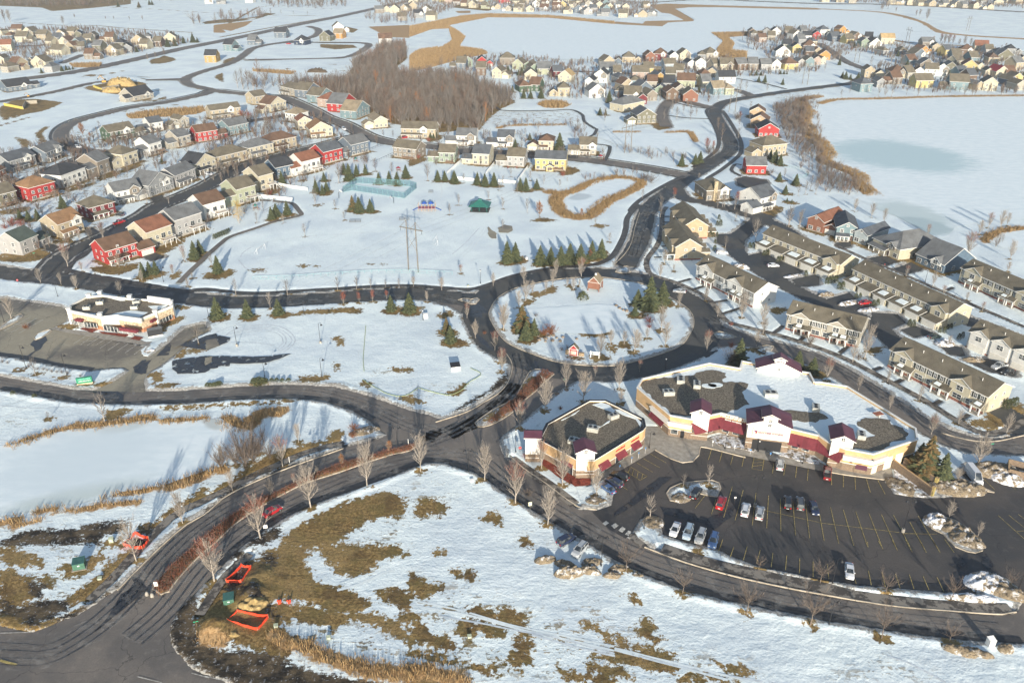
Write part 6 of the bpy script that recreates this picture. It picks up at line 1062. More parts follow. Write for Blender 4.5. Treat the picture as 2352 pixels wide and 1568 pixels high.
E_=MB(); E_.face([(-3.75,-.33,5.9),(-3.0,-.33,5.2),(-2.8,-.33,5.6),(-3.0,-.33,6.0)],M_purple); E_.face([(-3.3,-.33,5.1),(-2.9,-.33,5.0),(-2.7,-.33,5.9),(-3.0,-.33,5.7)],M_redsign); E_.build('sign_emblem',T2)
def awning(parent,p,q,z0,z1,out,mat=M_awn,name='awning'):
    d=np.subtract(q,p);L_=np.linalg.norm(d);n=np.array((d[1],-d[0]))/L_
    if n[1]>0 and abs(n[1])>abs(n[0])*.2: n=-n
    A_=MB(); a0=(p[0],p[1],z1);b0=(q[0],q[1],z1);a1=(p[0]+n[0]*out,p[1]+n[1]*out,z0);b1=(q[0]+n[0]*out,q[1]+n[1]*out,z0)
    A_.slab([a1,b1,b0,a0],.1,mat,mat); k=max(2,int(L_/.7))
    for i in range(k+1):
        t=i/k; u=lambda s0,s1:tuple(s0[j]+(s1[j]-s0[j])*t for j in range(3)); x,y=u(a1,b1),u(a0,b0); e=(np.subtract(b1,a1)/L_)*.05
        A_.slab([(x[0]-e[0],x[1]-e[1],x[2]+.07),(x[0]+e[0],x[1]+e[1],x[2]+.07),(y[0]+e[0],y[1]+e[1],y[2]+.07),(y[0]-e[0],y[1]-e[1],y[2]+.07)],.06,mat,mat)
    return A_.build(name,parent)
def wallpane(parent,p,q,t0,t1,z0,z1,mesh_mat=M_glass,off=.08,name='shop_window'):
    d=np.subtract(q,p);L_=np.linalg.norm(d);an=math.atan2(d[1],d[0]);tc=(t0+t1)/2;c=np.array(p)+d*tc; n=np.array((d[1],-d[0]))/L_
    if n[1]>0 and abs(n[1])>abs(n[0])*.2: n=-n
    B_=MB(); B_.obox(c+n*.03,an,L_*(t1-t0)/2+.08,off*.5,z0-.08,z1+.08,M_trim if mesh_mat is M_glass else mesh_mat); B_.obox(c+n*off*.7,an,L_*(t1-t0)/2,off*.5,z0,z1,mesh_mat); return B_.build(name,parent)
pm=lambda i:PMr[i]
F1,F2,F3,F4,F5,F6,F7,F8,F9=pm(20),pm(19),pm(18),pm(17),pm(16),pm(15),pm(13),pm(12),pm(11)
L0=PMr[0]
awning(mall,F2,F3,2.9,5.0,2.2); awning(mall,F3,F4,2.9,5.0,2.2); awning(mall,F5,F6,2.9,5.0,2.2); awning(mall,F6,F7,2.9,5.0,1.8)
for p,q in ((F3,F4),(F5,F6),(F6,F7),(F2,F3)):
    for t in (.25,.65): wallpane(mall,p,q,t-.12,t+.12,.9,2.3)
wallpane(mall,F1,F2,.12,.42,.9,2.2); wallpane(mall,F1,F2,.58,.72,.1,2.3,M_black)
wallpane(mall,L0,F1,.55,.80,.6,2.4,M_glass); awning(mall,tuple(np.array(L0)+(np.array(F1)-np.array(L0))*.52),tuple(np.array(L0)+(np.array(F1)-np.array(L0))*.9),2.2,3.6,1.4)
wallpane(mall,F7,F8,.5,.9,1.2,2.4,M_maroon); wallpane(mall,F8,F9,.05,.16,.1,2.4,M_cream); wallpane(mall,F8,F9,.32,.48,.1,3.6,M_cream); wallpane(mall,F8,F9,.56,.72,.1,3.6,M_cream)
# white stepped cornices on the end bays
for p,q in ((F1,F2),(tuple(np.array(L0)+(np.array(F1)-np.array(L0))*.5),F1),(F7,F8),(F8,tuple(np.array(F8)+(np.array(F9)-np.array(F8))*.28))):
    d=np.subtract(q,p);L_=np.linalg.norm(d);an=math.atan2(d[1],d[0]);c=(np.array(p)+np.array(q))/2; n=np.array((d[1],-d[0]))/L_
    if n[1]>0 and abs(n[1])>abs(n[0])*.2: n=-n
    C_=MB(); C_.obox(c+n*.25,an,L_/2+.2,.3,3.3,4.5,M_cap); C_.obox(c+n*.4,an,L_/2+.3,.5,4.4,4.75,M_cap); C_.build('cornice',mall)
d=np.subtract(F4,F3); an=math.atan2(d[1],d[0]); c=(np.array(F3)+np.array(F4))/2; n=np.array((d[1],-d[0]))/np.linalg.norm(d)
if n[1]>0: n=-n
textmesh('MILLENNIUM',1.25,M_cap,mall,(c[0]+n[0]*.2,c[1]+n[1]*.2,5.75),(math.pi/2,0,an),.06,.03); textmesh('dance company',.72,M_cap,mall,(c[0]+n[0]*.45,c[1]+n[1]*.45,4.98),(math.pi/2,0,an),.05,.012)
# walled service yard east of it
sy=empty('screen_wall',(*G(4,4,950,740),0)); s0=G(4,4,950,740)
S_=MB()
for s in ('830 660 1280 990','960 640 1330 880','830 660 850 630'):
    g=rel(GP(4,4,s),s0); d=np.subtract(g[1],g[0]); an=math.atan2(d[1],d[0]); L_=np.linalg.norm(d); c=(np.array(g[0])+np.array(g[1]))/2
    S_.obox(c,an,L_/2,.25,-.2,2.4,M_eifsb,M_eifs)
S_.build('wall',sy); S_=MB()
for s in ('1290 985','1330 880'): g=rel(GP(4,4,s),s0)[0]; S_.obox(g,.6,.35,.35,-.2,2.6,M_yel,M_eifs)
S_.build('end_post',sy); tag(sy,'brown block screen walls flanking a snowy ramp beside the two big spruces','wall')
# small corner shop building
PB=OV('1255 972.6 1353 918.6 1391 918.6 1411 928 1479 961.6 1483 980 1477 988 1411 1029 1365 1057 1328 1057 1237 1008',5.4)
o1=tuple(np.mean(PB,0)); sb=empty('shop_building',(o1[0],o1[1],0)); PBr=rel(PB,o1); shell(sb,PBr,5.4,4.9,None,M_bcop,.7)
tag(sb,'small corner shop building with black-edged gravel roof and two maroon-roofed towers','shop building')
r1=lambda ix,iy,x,y,z=0:tuple(np.subtract(G(ix,iy,x,y,z),o1))
tower(sb,r1(2,4,2010,790),R(3),4.4,4.2,7.8,pitch=.48,oh=.45)
tb=tower(sb,r1(2,4,1500,560),R(88),3.2,3.8,7.4,pitch=.5,oh=.4)
for (x,y,a_,s_) in ((1890,375,-.4,1.1),(2105,235,-.3,1.1),(2340,90,.5,1.0)):
    c=r1(2,4,x,y,5.0); rooftop('rooftop_unit',sb,c,a_,s_,z=4.92)
for (ix,iy,s) in ((2,4,'1740 125 1950 5 1900 50 1800 100'),(2,3,'2100 1120 2200 1090 2280 1120 2352 1180 2352 1210 2250 1180'),(3,4,'0 0 60 0 250 80 310 150 300 200 240 110 80 50'),(2,4,'2050 200 2200 190 2300 120 2290 145 2180 210')):
    Mb=MB(); Mb.poly(jag(rel(GP(ix,iy,s,4.9),o1),.3,.8),4.88,5.0,M_snow); Mb.build('roof_snow_patch',sb)
Q=PBr; fa,fb=Q[6],Q[8]
for k_,(t0,t1) in enumerate(((.08,.26),(.38,.58),(.72,.92))):
    dd=np.subtract(Q[8],Q[6]); p=tuple(np.array(Q[6])+dd*t0); q=tuple(np.array(Q[6])+dd*t1)
    d=dd; n=np.array((d[1],-d[0]))/np.linalg.norm(d)
    if n[1]>0: n=-n
    wallpane(sb,Q[6],Q[8],t0+.02,t1-.02,.2,2.3)
    A_=MB(); out=1.3; A_.slab([(p[0]+n[0]*out,p[1]+n[1]*out,2.1),(q[0]+n[0]*out,q[1]+n[1]*out,2.1),(q[0],q[1],3.3),(p[0],p[1],3.3)],.1,M_awn,M_awn); A_.build('awning',sb)
    S_=MB(); an=math.atan2(d[1],d[0]); L_=math.dist(p,q)
    if k_!=2:
        for i in range(9):
            c=np.array(p)+(np.array(q)-np.array(p))*(.08+.84*i/8)+n*.1; S_.obox(c,an,L_*.03,.06,3.95,4.35 if i%3 else 4.5,M_redsign)
        S_.build('sign_letters',sb)
wallpane(sb,Q[9],Q[10],.12,.38,.2,3.0); awning(sb,tuple(np.array(Q[9])+(np.array(Q[10])-np.array(Q[9]))*.12),tuple(np.array(Q[9])+(np.array(Q[10])-np.array(Q[9]))*.38),2.6,3.3,.5)
sheet('mulch_bed',jag(GP(2,4,'1930 800 2080 800 2080 870 1900 885 1700 780 1520 640 1540 580 1600 600 1750 690'),.2,.8,3),.30,M_mulch)
# bank at the left
PK=OV('162 714 160 702 198 682 235 678 297 686 336 688 392 692 396 702 324 732 270 724 230 728',5.0)
o2=tuple(np.mean(PK,0)); bk=empty('bank_building',(o2[0],o2[1],0)); K_=rel(PK,o2)
a_=sum(K_[i][0]*K_[(i+1)%len(K_)][1]-K_[(i+1)%len(K_)][0]*K_[i][1] for i in range(len(K_)))
if a_<0: K_=K_[::-1]
W_=MB()
for i in range(len(K_)):
    p,q=K_[i],K_[(i+1)%len(K_)]
    W_.face([(p[0],p[1],-.4),(q[0],q[1],-.4),(q[0],q[1],1.5),(p[0],p[1],1.5)],M_orangeb); W_.face([(p[0],p[1],1.5),(q[0],q[1],1.5),(q[0],q[1],4.2),(p[0],p[1],4.2)],M_stone if i%3 else M_cream); W_.face([(p[0],p[1],4.2),(q[0],q[1],4.2),(q[0],q[1],5.0),(p[0],p[1],5.0)],M_cream)
W_.build('wall',bk); C_=MB()
for i in range(len(K_)):
    p,q=K_[i],K_[(i+1)%len(K_)]; d=np.subtract(q,p); n=np.array((-d[1],d[0]))/np.linalg.norm(d); c=np.array(((p[0]+q[0])/2,(p[1]+q[1])/2))+n*.1; C_.obox(c,math.atan2(d[1],d[0]),np.linalg.norm(d)/2+.1,.22,4.72,5.2+.002*i,M_cap)
C_.build('parapet',bk); R_=MB(); R_.face([(p[0],p[1],4.4) for p in K_],M_ballast); R_.build('roof_deck',bk)
C_=MB()
for (ix,iy,x,y) in ((0,2,1020,1030),(0,2,1145,1000),(0,2,1487,1045),(0,2,1147,1250),(0,2,790,1190),(0,2,1780,1215),(0,2,1960,1110)):
    c=np.subtract(G(ix,iy,x,y,5.6),o2); C_.obox(c,.1,.6,.6,-.3,5.9,M_cap); C_.obox(c,.1,.75,.75,5.6,6.0,M_cap)
C_.build('corner_pier',bk)
C_=MB(); c0=np.subtract(G(0,2,1700,1075,5.6),o2);c1=np.subtract(G(0,2,1955,1110,5.6),o2); d=c1-c0; C_.obox((c0+c1)/2,math.atan2(d[1],d[0]),np.linalg.norm(d)/2,.3,4.2,6.6,M_cap)
c0=np.subtract(G(0,2,1360,1275,5.6),o2);c1=np.subtract(G(0,2,1620,1310,5.6),o2); d=c1-c0; C_.obox((c0+c1)/2,math.atan2(d[1],d[0]),np.linalg.norm(d)/2,.3,4.2,5.8,M_cap); C_.build('raised_parapet',bk)
for (x,y) in ((1000,1195),(1150,1135),(1545,1190),(1570,1130)): c=np.subtract(G(0,2,x,y,4.5),o2); rooftop('rooftop_unit',bk,c,.15,.9,z=4.42)
for s in ('1200 1290 1350 1240 1500 1215 1700 1235 1610 1290 1370 1262 1250 1300','1700 1165 1930 1150 1900 1180 1780 1215','820 1232 1100 1250 1090 1275 850 1250','1180 1050 1430 1070 1440 1100 1380 1100'):
    Mb=MB(); Mb.poly(jag(rel(GP(0,2,s,4.4),o2),.25,.8),4.3,4.5,M_snow); Mb.build('roof_snow_patch',bk)
def bw(x0,y0,x1,y1,z0,z1,mat=M_glass,nm='shop_window',out=.12):
    p=np.subtract(G(0,2,x0,y0),o2);q=np.subtract(G(0,2,x1,y1),o2); d=q-p; B_=MB(); n=np.array((d[1],-d[0]))/np.linalg.norm(d); an=math.atan2(d[1],d[0])
    B_.obox((p+q)/2+n*.2,an,np.linalg.norm(d)/2,out,z0,z1,mat)
    if mat is M_glass:
        for t in np.linspace(0,1,5): B_.obox(p+d*t+n*.32,an,.06,.06,z0,z1,M_trim)
    return B_.build(nm,bk)
bw(845,1395,915,1405,.9,2.6); bw(990,1420,1135,1440,.9,2.6); bw(1210,1450,1370,1480,.6,2.4); bw(1430,1490,1480,1497,.7,1.9); bw(1550,1500,1600,1508,.7,1.9); bw(1490,1500,1540,1508,.05,2.2,M_glass,'door')
bw(925,1405,980,1415,.05,2.2,M_glass,'door'); bw(900,1400,975,1412,2.5,3.2,M_awn,'awning',.6); bw(1405,1495,1600,1525,2.0,3.0,M_awn,'awning',.6); bw(1840,1400,1975,1330,.8,2.4); bw(1750,1440,1800,1410,2.8,3.6,M_awn,'awning',.5)
tag(bk,'low cream and brick bank building with square white parapet piers','bank')
kx=empty('drive_up_kiosk',(*G(0,2,1790,1500),0),R(25)); k_=MB(); k_.box(-2.2,2.2,-1,1,0,.5,M_cap); k_.build('base',kx); k_=MB(); k_.box(-2.3,2.3,-1.1,1.1,.5,2.6,M_black,simple('kiosk_top',(.22,.22,.21),.6)); k_.build('cabinet',kx); tag(kx,'black drive-up cabinet with a flat grey top beside the bank','kiosk')
# ================================================================ TREES AND PLANTS
def bark(name,c): return simple(name,c,.9,.25,3)
BK=dict(pale=bark('pale_bark',(.38,.335,.285)),brown=bark('brown_bark',(.19,.15,.12)),red=bark('red_twigs',(.30,.11,.075)),grey=bark('grey_bark',(.225,.20,.175)),yellow=bark('yellow_twigs',(.50,.34,.10)),leaf=simple('rust_leaves',(.34,.16,.07),.8,.3,2),rust=simple('rust_stems',(.24,.10,.045),.85,.3,2))
def tubes_np(S,k=3):
    """S: rows p0(3) p1(3) r0 r1 -> verts, quads"""
    S=np.asarray(S,float); p0,p1,r0,r1=S[:,0:3],S[:,3:6],S[:,6],S[:,7]; d=p1-p0; L=np.linalg.norm(d,axis=1,keepdims=True); d=d/np.maximum(L,1e-9)
    ref=np.where(np.abs(d[:,2:3])<.9,np.array([[0,0,1.]]),np.array([[1.,0,0]])); u=np.cross(d,ref); u/=np.linalg.norm(u,axis=1,keepdims=True); w=np.cross(d,u)
    V=[]; n=len(S)
    for i in range(k): t=2*math.pi*i/k; V.append(p0+(u*math.cos(t)+w*math.sin(t))*r0[:,None])
    for i in range(k): t=2*math.pi*i/k; V.append(p1+(u*math.cos(t)+w*math.sin(t))*r1[:,None])
    V=np.stack(V,1).reshape(-1,3); base=np.arange(n)[:,None]*2*k; Q=[]
    for i in range(k): j=(i+1)%k; Q.append(np.concatenate([base+i,base+j,base+k+j,base+k+i],1))
    return V,np.concatenate(Q,0)
def bare_segs(seed,kind='t',dens=1.0):
    r=random.Random(seed); T=[];B=[]
    if kind=='t': h0,h1,ang,wf,n=.17,.97,(.35,.75),.30,34
    elif kind=='s': h0,h1,ang,wf,n=.22,.95,(.4,.9),.30,18
    elif kind=='w': h0,h1,ang,wf,n=.30,.75,(.5,1.0),.42,14
    elif kind=='v': h0,h1,ang,wf,n=.02,.5,(.15,.75),.42,26
    elif kind=='b': h0,h1,ang,wf,n=.0,.25,(.1,1.2),.5,26
    else: h0,h1,ang,wf,n=.2,.95,(.4,.8),.3,24
    n=int(n*dens); top=.96 if kind not in('v','b','w') else (.55 if kind=='w' else .3)
    pts=[];k=7;x=y=0
    for i in range(k+1):
        z=top*i/k; pts.append((x,y,z)); x+=r.uniform(-.008,.008); y+=r.uniform(-.008,.008)
    R0=.017 if kind!='b' else .012
    rad=lambda z:max(.0022,R0*(1-z/top*.93))
    for i in range(k): T.append((*pts[i],*pts[i+1],rad(pts[i][2]),rad(pts[i+1][2])))
    def branch(p,az,el,L,rr_,lev):
        p=np.array(p);d=np.array((math.cos(az)*math.cos(el),math.sin(az)*math.cos(el),math.sin(el))); m=3 if lev==0 else 2
        for s in range(m):
            q=p+d*L/m; B.append((*p,*q,rr_*(1-.7*s/m),rr_*(1-.7*(s+1)/m)))
            nc=(3 if lev==0 else (3 if lev==1 else 0))
            for c in range(nc):
                t=r.uniform(.1,1); a2=az+r.uniform(-1.1,1.1); e2=min(1.45,el+r.uniform(-.35,.5)) if kind!='y' else r.uniform(-1.2,0)
                branch(p+(q-p)*t,a2,e2,L*r.uniform(.28,.5)*(1.05-.3*s/m),max(.0016,rr_*.47),lev+1)
            p=q; d=d+np.array((r.uniform(-.12,.12),r.uniform(-.12,.12),.16 if kind!='y' else -.25)); d/=np.linalg.norm(d)
    for i in range(n):
        t=(i+r.random())/n; z=h0+(h1-h0)*t if kind not in('v','b','w') else h0+(top-h0)*t
        f=z/top*k; j=min(k-1,int(f)); p=np.array(pts[j])+(np.array(pts[j+1])-np.array(pts[j]))*(f-j)
        az=i*2.4+r.uniform(-.4,.4)
        if kind in('t','s','o','y'):
            tt=(z-h0)/(1-h0); prof=wf*(math.sin(math.pi*min(1,.22+.78*tt)**.9)**.8+.10); e=r.uniform(*ang); el=math.pi/2-e*(1.1-.5*tt); L=prof/max(.35,math.sin(e))*.62
            L=min(L,(1.0-z)*1.05+.05)
        else: e=r.uniform(*ang); el=math.pi/2-e; L=r.uniform(.55,1)*(1-z)*(1.0 if kind!='b' else .95)
        branch(p,az,el,L,max(.0045,rad(z)*.6),0)
    return T,B
def leaf_np(centres,size,seed,n=1):
    r=np.random.default_rng(seed); C=np.repeat(np.asarray(centres),n,0)+r.normal(0,size*.6,(len(centres)*n,3)); m=len(C)
    a=r.normal(size=(m,3));a/=np.linalg.norm(a,axis=1,keepdims=True); b=np.cross(a,r.normal(size=(m,3)));b/=np.linalg.norm(b,axis=1,keepdims=True); s=size*r.uniform(.5,1.1,(m,1))
    V=np.stack([C-a*s,C+b*s*.6,C+a*s,C-b*s*.6],1).reshape(-1,3); return V,np.arange(m*4).reshape(-1,4)
BARE_M={}
def bare_mesh(kind,var,bk):
    key=(kind,var,bk)
    if key in BARE_M: return BARE_M[key]
    base={'r':'t','v':'v','o':'o','y':'y'}.get(kind,kind)
    T,B=bare_segs(hash((kind,var,3))%9999 if False else var*31+ord(kind),base,1.0)
    V,Q=tubes_np(T,6); tm=mesh_np('trunk',V,Q,[BK['pale' if bk!='brown' else 'brown']])
    V,Q=tubes_np(B,3)
    if kind=='o':
        S=np.array(B); V2,Q2=leaf_np(S[::2,3:6],.022,var,1); cm=mesh_np('crown',np.concatenate([V,V2]),np.concatenate([Q,Q2+len(V)]),[BK['brown'],BK['leaf']],mi=[0]*len(Q)+[1]*len(Q2))
    else:
        mats=[BK[bk]]; mi=[0]*len(Q)
        if kind in('t','r'):   # the outermost twigs on top are reddish with buds
            zc=V[Q[:,0],2]; rx=np.hypot(V[Q[:,0],0],V[Q[:,0],1]); mats=[BK[bk],BK['red']]; mi=((zc>.72)&(rx>.05)&((np.arange(len(Q))*7)%3>0)).astype(int) if kind=='t' and var==0 else ((zc>.45).astype(int) if kind=='r' else mi)
        cm=mesh_np('crown',V,Q,mats,mi=mi)
    BARE_M[key]=(tm,cm); return BARE_M[key]
KD=dict(t=('pale','tall bare tree'),s=('grey','young bare tree'),w=('brown','sparse wide-branching bare tree'),v=('brown','many-stemmed bare tree'),r=('grey','bare tree'),o=('brown','tree'),y=('yellow','willow'))
tr=random.Random(5); cnt=0
for ix,iy,pl,kd,s in BARE+LEAF:
    for g,h,_,_ in triples(ix,iy,s):
        bk,desc=KD[kd]; h=max(2.2,min(h,17))
        if g[1]>430: bk='grey' if tr.random()<.5 else 'brown'
        if kd=='y': bk='yellow'
        if kd=='s' and iy>=2 and tr.random()<.35 : bk='pale'
        tm,cm=bare_mesh(kd,tr.randrange(4),bk); root=empty('leafless_tree' if kd not in'oy' else 'tree',(g[0],g[1],0),tr.uniform(0,6.28)); wd=tr.uniform(.85,1.2)*(1.15 if kd=='v' else 1); root.scale=(h*wd,h*wd,h)
        link('trunk',tm,root); link('crown',cm,root); later(root,desc,pl,'tree',screenx(g)); cnt+=1
# conifers
NEED=[simple('spruce_needles',(.07,.085,.042),.85,.35,2.5),simple('spruce_needles_sunlit',(.105,.115,.052),.85,.3,2.5),simple('bronzed_needles',(.16,.11,.045),.85,.3,2.5)]
def conif_mesh(seed,bronze=0,slim=0):
    r=random.Random(seed); V=[];Fq=[];mi=[]; lev=34; 
    for l in range(lev):
        t=l/lev; z=.05+.94*t; Rr=.27*(1-t)**.85*(1+.12*math.sin(l*1.7+seed))+.012
        n=int(6+11*(1-t)); off=r.random()*6.28
        for i in range(n):
            az=off+6.283*i/n+r.uniform(-.25,.25); L=Rr*r.uniform(.58,1.28); dr=r.uniform(.10,.34)*L; wv=L*r.uniform(.26,.40)*(1.0 if t<.7 else 1.4)
            ca,sa=math.cos(az),math.sin(az); zz_=z+r.uniform(-.012,.012); m=len(V)
            def P(u,v_,dz): return (ca*u-sa*v_,sa*u+ca*v_,zz_+dz)
            V+= [P(0,0,.02),P(L*.45,-wv*.8,-dr*.25-.012),P(L*.5,0,-dr*.1),P(L*.45,wv*.8,-dr*.25-.012),P(L*.8,-wv*.55,-dr*.75-.012),P(L,0,-dr*.8),P(L*.8,wv*.55,-dr*.75-.012),P(L*.55,0,-dr*.55-.035)]
            Fq+=[(m,m+1,m+2,m+3),(m+1,m+4,m+5,m+2),(m+2,m+5,m+6,m+3),(m+1,m+7,m+4,m+1),(m+3,m+6,m+7,m+3)]
            k=0 if r.random()<.55 else 1
            if bronze and r.random()<(.35+.5*t): k=2
            mi+=[k,k,k,0,0]
    T=MB(); T.tube((0,0,-.01),(0,0,.97),.020,.003,BK['brown'],6); tm=T.mesh('trunk')
    me=bpy.data.meshes.new('crown'); me.from_pydata(V,[],[tuple(dict.fromkeys(q)) for q in Fq]); 
    for m_ in NEED: me.materials.append(m_)
    me.polygons.foreach_set('material_index',mi); me.update(); return tm,me
CM=[conif_mesh(i) for i in range(4)]; CB=[conif_mesh(9,1),conif_mesh(12,1)]
def hedge_mesh(seed):
    r=random.Random(seed); C=[]
    for i in range(520):
        z=r.random()**.8; rr_=(.22*math.sqrt(max(0,1-z**1.7)))+.01; a_=r.random()*6.28; q=r.uniform(.75,1); C.append((math.cos(a_)*rr_*q,math.sin(a_)*rr_*q,z*.97+.01))
    V,Q=leaf_np(C,.05,seed); me=mesh_np('crown',V,Q,NEED,mi=(np.random.default_rng(seed).random(len(Q))<.4).astype(int)); T=MB(); T.tube((0,0,0),(0,0,.8),.03,.01,BK['brown'],5); return T.mesh('trunk'),me
HM=[hedge_mesh(i) for i in range(3)]
for ix,iy,pl,s in CONIF:
    for n_,(g,h,x_,y_) in enumerate(triples(ix,iy,s)):
        br=(ix,iy)==(4,4) and n_==0 or (ix,iy)==(2,3) and n_==0 or (ix,iy)==(2,2) and 'west' in pl and n_==0 or tr.random()<.03
        tm,cm=tr.choice(CB if br else CM); root=empty('spruce_tree',(g[0],g[1],0),tr.uniform(0,6.28)); wd=tr.uniform(1.0,1.3); h*=1.05; root.scale=(h*wd,h*wd,h); link('trunk',tm,root); link('crown',cm,root)
        later(root,('bronze-tinged' if br else 'dark green')+' spruce',pl,'tree',screenx(g))
for ix,iy,pl,s in HEDGE:
    for g,h,_,_ in triples(ix,iy,s):
        tm,cm=tr.choice(HM); root=empty('columnar_evergreen',(g[0],g[1],0),tr.uniform(0,6.28)); root.scale=(h*1.3,h*1.3,h); link('trunk',tm,root); link('crown',cm,root); later(root,'slim clipped evergreen',pl,'shrub',screenx(g))
SH={}
def shrub_mesh(col):
    if col in SH: return SH[col]
    r=[]
    for v_ in range(2):
        if col in('green','low','round'):
            rg=random.Random(v_); C=[]
            for i in range(420): a_=rg.random()*6.28;e=rg.random()*1.57;q=rg.uniform(.8,1); C.append((math.cos(a_)*math.cos(e)*.62*q,math.sin(a_)*math.cos(e)*.62*q,math.sin(e)*.9*q))
            V,Q=leaf_np(C,.11,v_); me=mesh_np('shrub',V,Q,NEED,mi=(np.random.default_rng(v_).random(len(Q))<.5).astype(int))
        else:
            T,B=bare_segs(50+v_,'b',1.3); V,Q=tubes_np(T+B,3); me=mesh_np('shrub',V,Q,[BK[col]])
            if col in('rust','red'):
                S=np.array(B); V2,Q2=leaf_np(S[::3,3:6],.03,v_); me=mesh_np('shrub',np.concatenate([V,V2]),np.concatenate([Q,Q2+len(V)]),[BK[col],BK['rust'] if col=='rust' else BK['red']],mi=[0]*len(Q)+[1]*len(Q2))
        r.append(me)
    SH[col]=r; return r
PLC={(3,3):'on the south of the roundabout',(3,2):'by the roundabout island and white terrace',(2,1):'around the park houses',(0,2):'near the western corner houses',(1,1):'among the north-west houses',(3,4):'beside the shopping building',(0,3):'on the bank verge',(3,1):'along the lake road',(3,0):'near the far junction',(2,3):'on the roundabout island and median',(2,4):'by the small corner shop',(2,2):'near the island barn',(1,3):'on the verge of the lower road',(4,3):'beside the front terraces'}
for ix,iy,col,s in BUSH+[(a,b,'green',d) for a,b,c,d in SHRUB]:
    for g,h,_,_ in triples(ix,iy,s):
        me=tr.choice(shrub_mesh(col)); h=min(h,6); o=link('shrub',me,None,(g[0],g[1],0),tr.uniform(0,6.28)); o.scale=(h*1.05,h*1.05,h) if col!='green' else (h*1.1,h*1.1,h)
        later(o,{'red':'dark red leafless shrub','brown':'brown twiggy shrub','rust':'rusty orange shrub','green':'low green clipped shrub'}[col],PLC.get((ix,iy),'in the gardens'),'shrub',screenx(g))
# foundation shrubs of the terraces
# ---------------------------------------------------------------- woods: a mass of bare trees nobody could count
def wood(name,label,polys,step,h,seed,mats,lite=0):
    r=np.random.default_rng(seed); VV=[];QQ=[];MI=[];off=0
    protos=[]
    for k in range(5):
        T,B=bare_segs(700+seed*10+k,'v' if k%2 else 't',.55 if not lite else .8); B=[b for b in B if b[6]>(.0017 if not lite else .0032)] ; S=np.array(T+B); S[:,6:]*=(2.6 if lite else 1.5); protos.append(tubes_np(S,3))
    for P in polys:
        A=np.array(P); x0,x1,y0,y1=A[:,0].min(),A[:,0].max(),A[:,1].min(),A[:,1].max(); n=int((x1-x0)*(y1-y0)/step**2); x=r.uniform(x0,x1,n);y=r.uniform(y0,y1,n); m=inside(x,y,P)
        for X_,Y_ in zip(x[m],y[m]):
            V,Q=protos[r.integers(5)]; a_=r.uniform(0,6.28); hh_=h*r.uniform(.65,1.2); w_=hh_*r.uniform(.8,1.25); c,s_=math.cos(a_),math.sin(a_)
            W2=np.stack([(V[:,0]*c-V[:,1]*s_)*w_+X_,(V[:,0]*s_+V[:,1]*c)*w_+Y_,V[:,2]*hh_],1); VV.append(W2);QQ.append(Q+off);off+=len(V); MI.append(np.full(len(Q),r.choice(len(mats),p=[.46,.40,.12,.02][:len(mats)] if len(mats)==4 else None)))
    o=link(name,mesh_np(name,np.concatenate(VV),np.concatenate(QQ),mats,mi=np.concatenate(MI))); tag(o,label,None,None,'stuff'); return o
WM=[BK['brown'],BK['grey'],simple('wood_red_twigs',(.20,.14,.105),.9),BK['leaf']]
wood('woodland','dense brown leafless wood in the middle distance',WOOD,4.3,11.5,1,WM)
wood('lakeside_scrub','bare scrub and young trees on the lake shore and pond banks',[OV('1820 236 1880 220 1880 285 1905 345 1935 395 1960 450 1880 440 1840 390 1820 320'),GP(3,1,'0 560 200 620 400 650 600 690 820 700 850 640 600 600 300 560 0 490'),GP(2,1,'900 300 1200 250 1700 240 1950 270 2000 390 1900 400 1850 290 1200 270 950 330'),GP(2,1,'1980 880 2352 820 2352 870 2050 930'),GP(3,1,'0 830 400 820 420 900 330 930 200 870 0 860'),GP(1,4,'100 640 250 420 400 380 700 330 900 400 700 480 500 520 350 640'),GP(4,2,'1980 430 2100 420 2250 520 2150 540 2000 480')],4.6,4.2,2,[BK['brown'],BK['grey'],WM[2]])
wood('garden_trees','leafless garden trees massed among the far houses',[GP(3,0,'0 650 700 640 1200 640 1500 720 2352 780 2352 830 1400 900 1100 1180 900 1230 500 1180 0 1220'),GP(3,0,'1560 380 1900 320 2352 330 2352 760 2050 800 1750 700 1650 560'),GP(2,0,'430 720 900 640 1700 700 2352 740 2352 1200 2000 1150 1300 1100 1150 900 700 880'),GP(4,0,'0 340 850 500 1100 560 1400 540 2000 560 2352 640 2352 1080 1400 1080 900 1040 480 1000 520 820 900 700 450 600 0 740'),GP(4,0,'0 0 2352 20 2352 100 800 40 0 30'),GP(2,0,'-400 0 2352 0 2352 180 1300 140 600 60 300 200 0 200 -300 90'),GP(3,0,'0 0 500 20 450 190 0 200'),GP(0,0,'0 340 900 330 2000 400 2200 500 1300 660 900 600 500 780 0 860'),GP(0,1,'0 560 900 420 1300 300 2352 200 2352 420 1600 700 1000 1000 0 1300'),GP(1,1,'0 200 1100 60 1500 250 1000 560 400 820 0 1000')],6.8,5.6,5,[BK['brown'],BK['grey'],WM[2]],1)
wood('street_trees','young leafless trees massed through the western house gardens',[GP(0,1,'0 560 900 480 1500 400 2352 250 2352 640 1500 1100 900 1200 300 1350 0 1400'),GP(0,2,'0 0 1500 0 900 560 0 560'),GP(1,1,'0 100 900 130 1700 330 1900 700 1400 1000 900 1150 0 1500'),GP(2,1,'-300 350 2200 400 2250 700 1200 760 0 740')],9.5,5.2,8,[BK['grey'],BK['brown'],WM[2]])
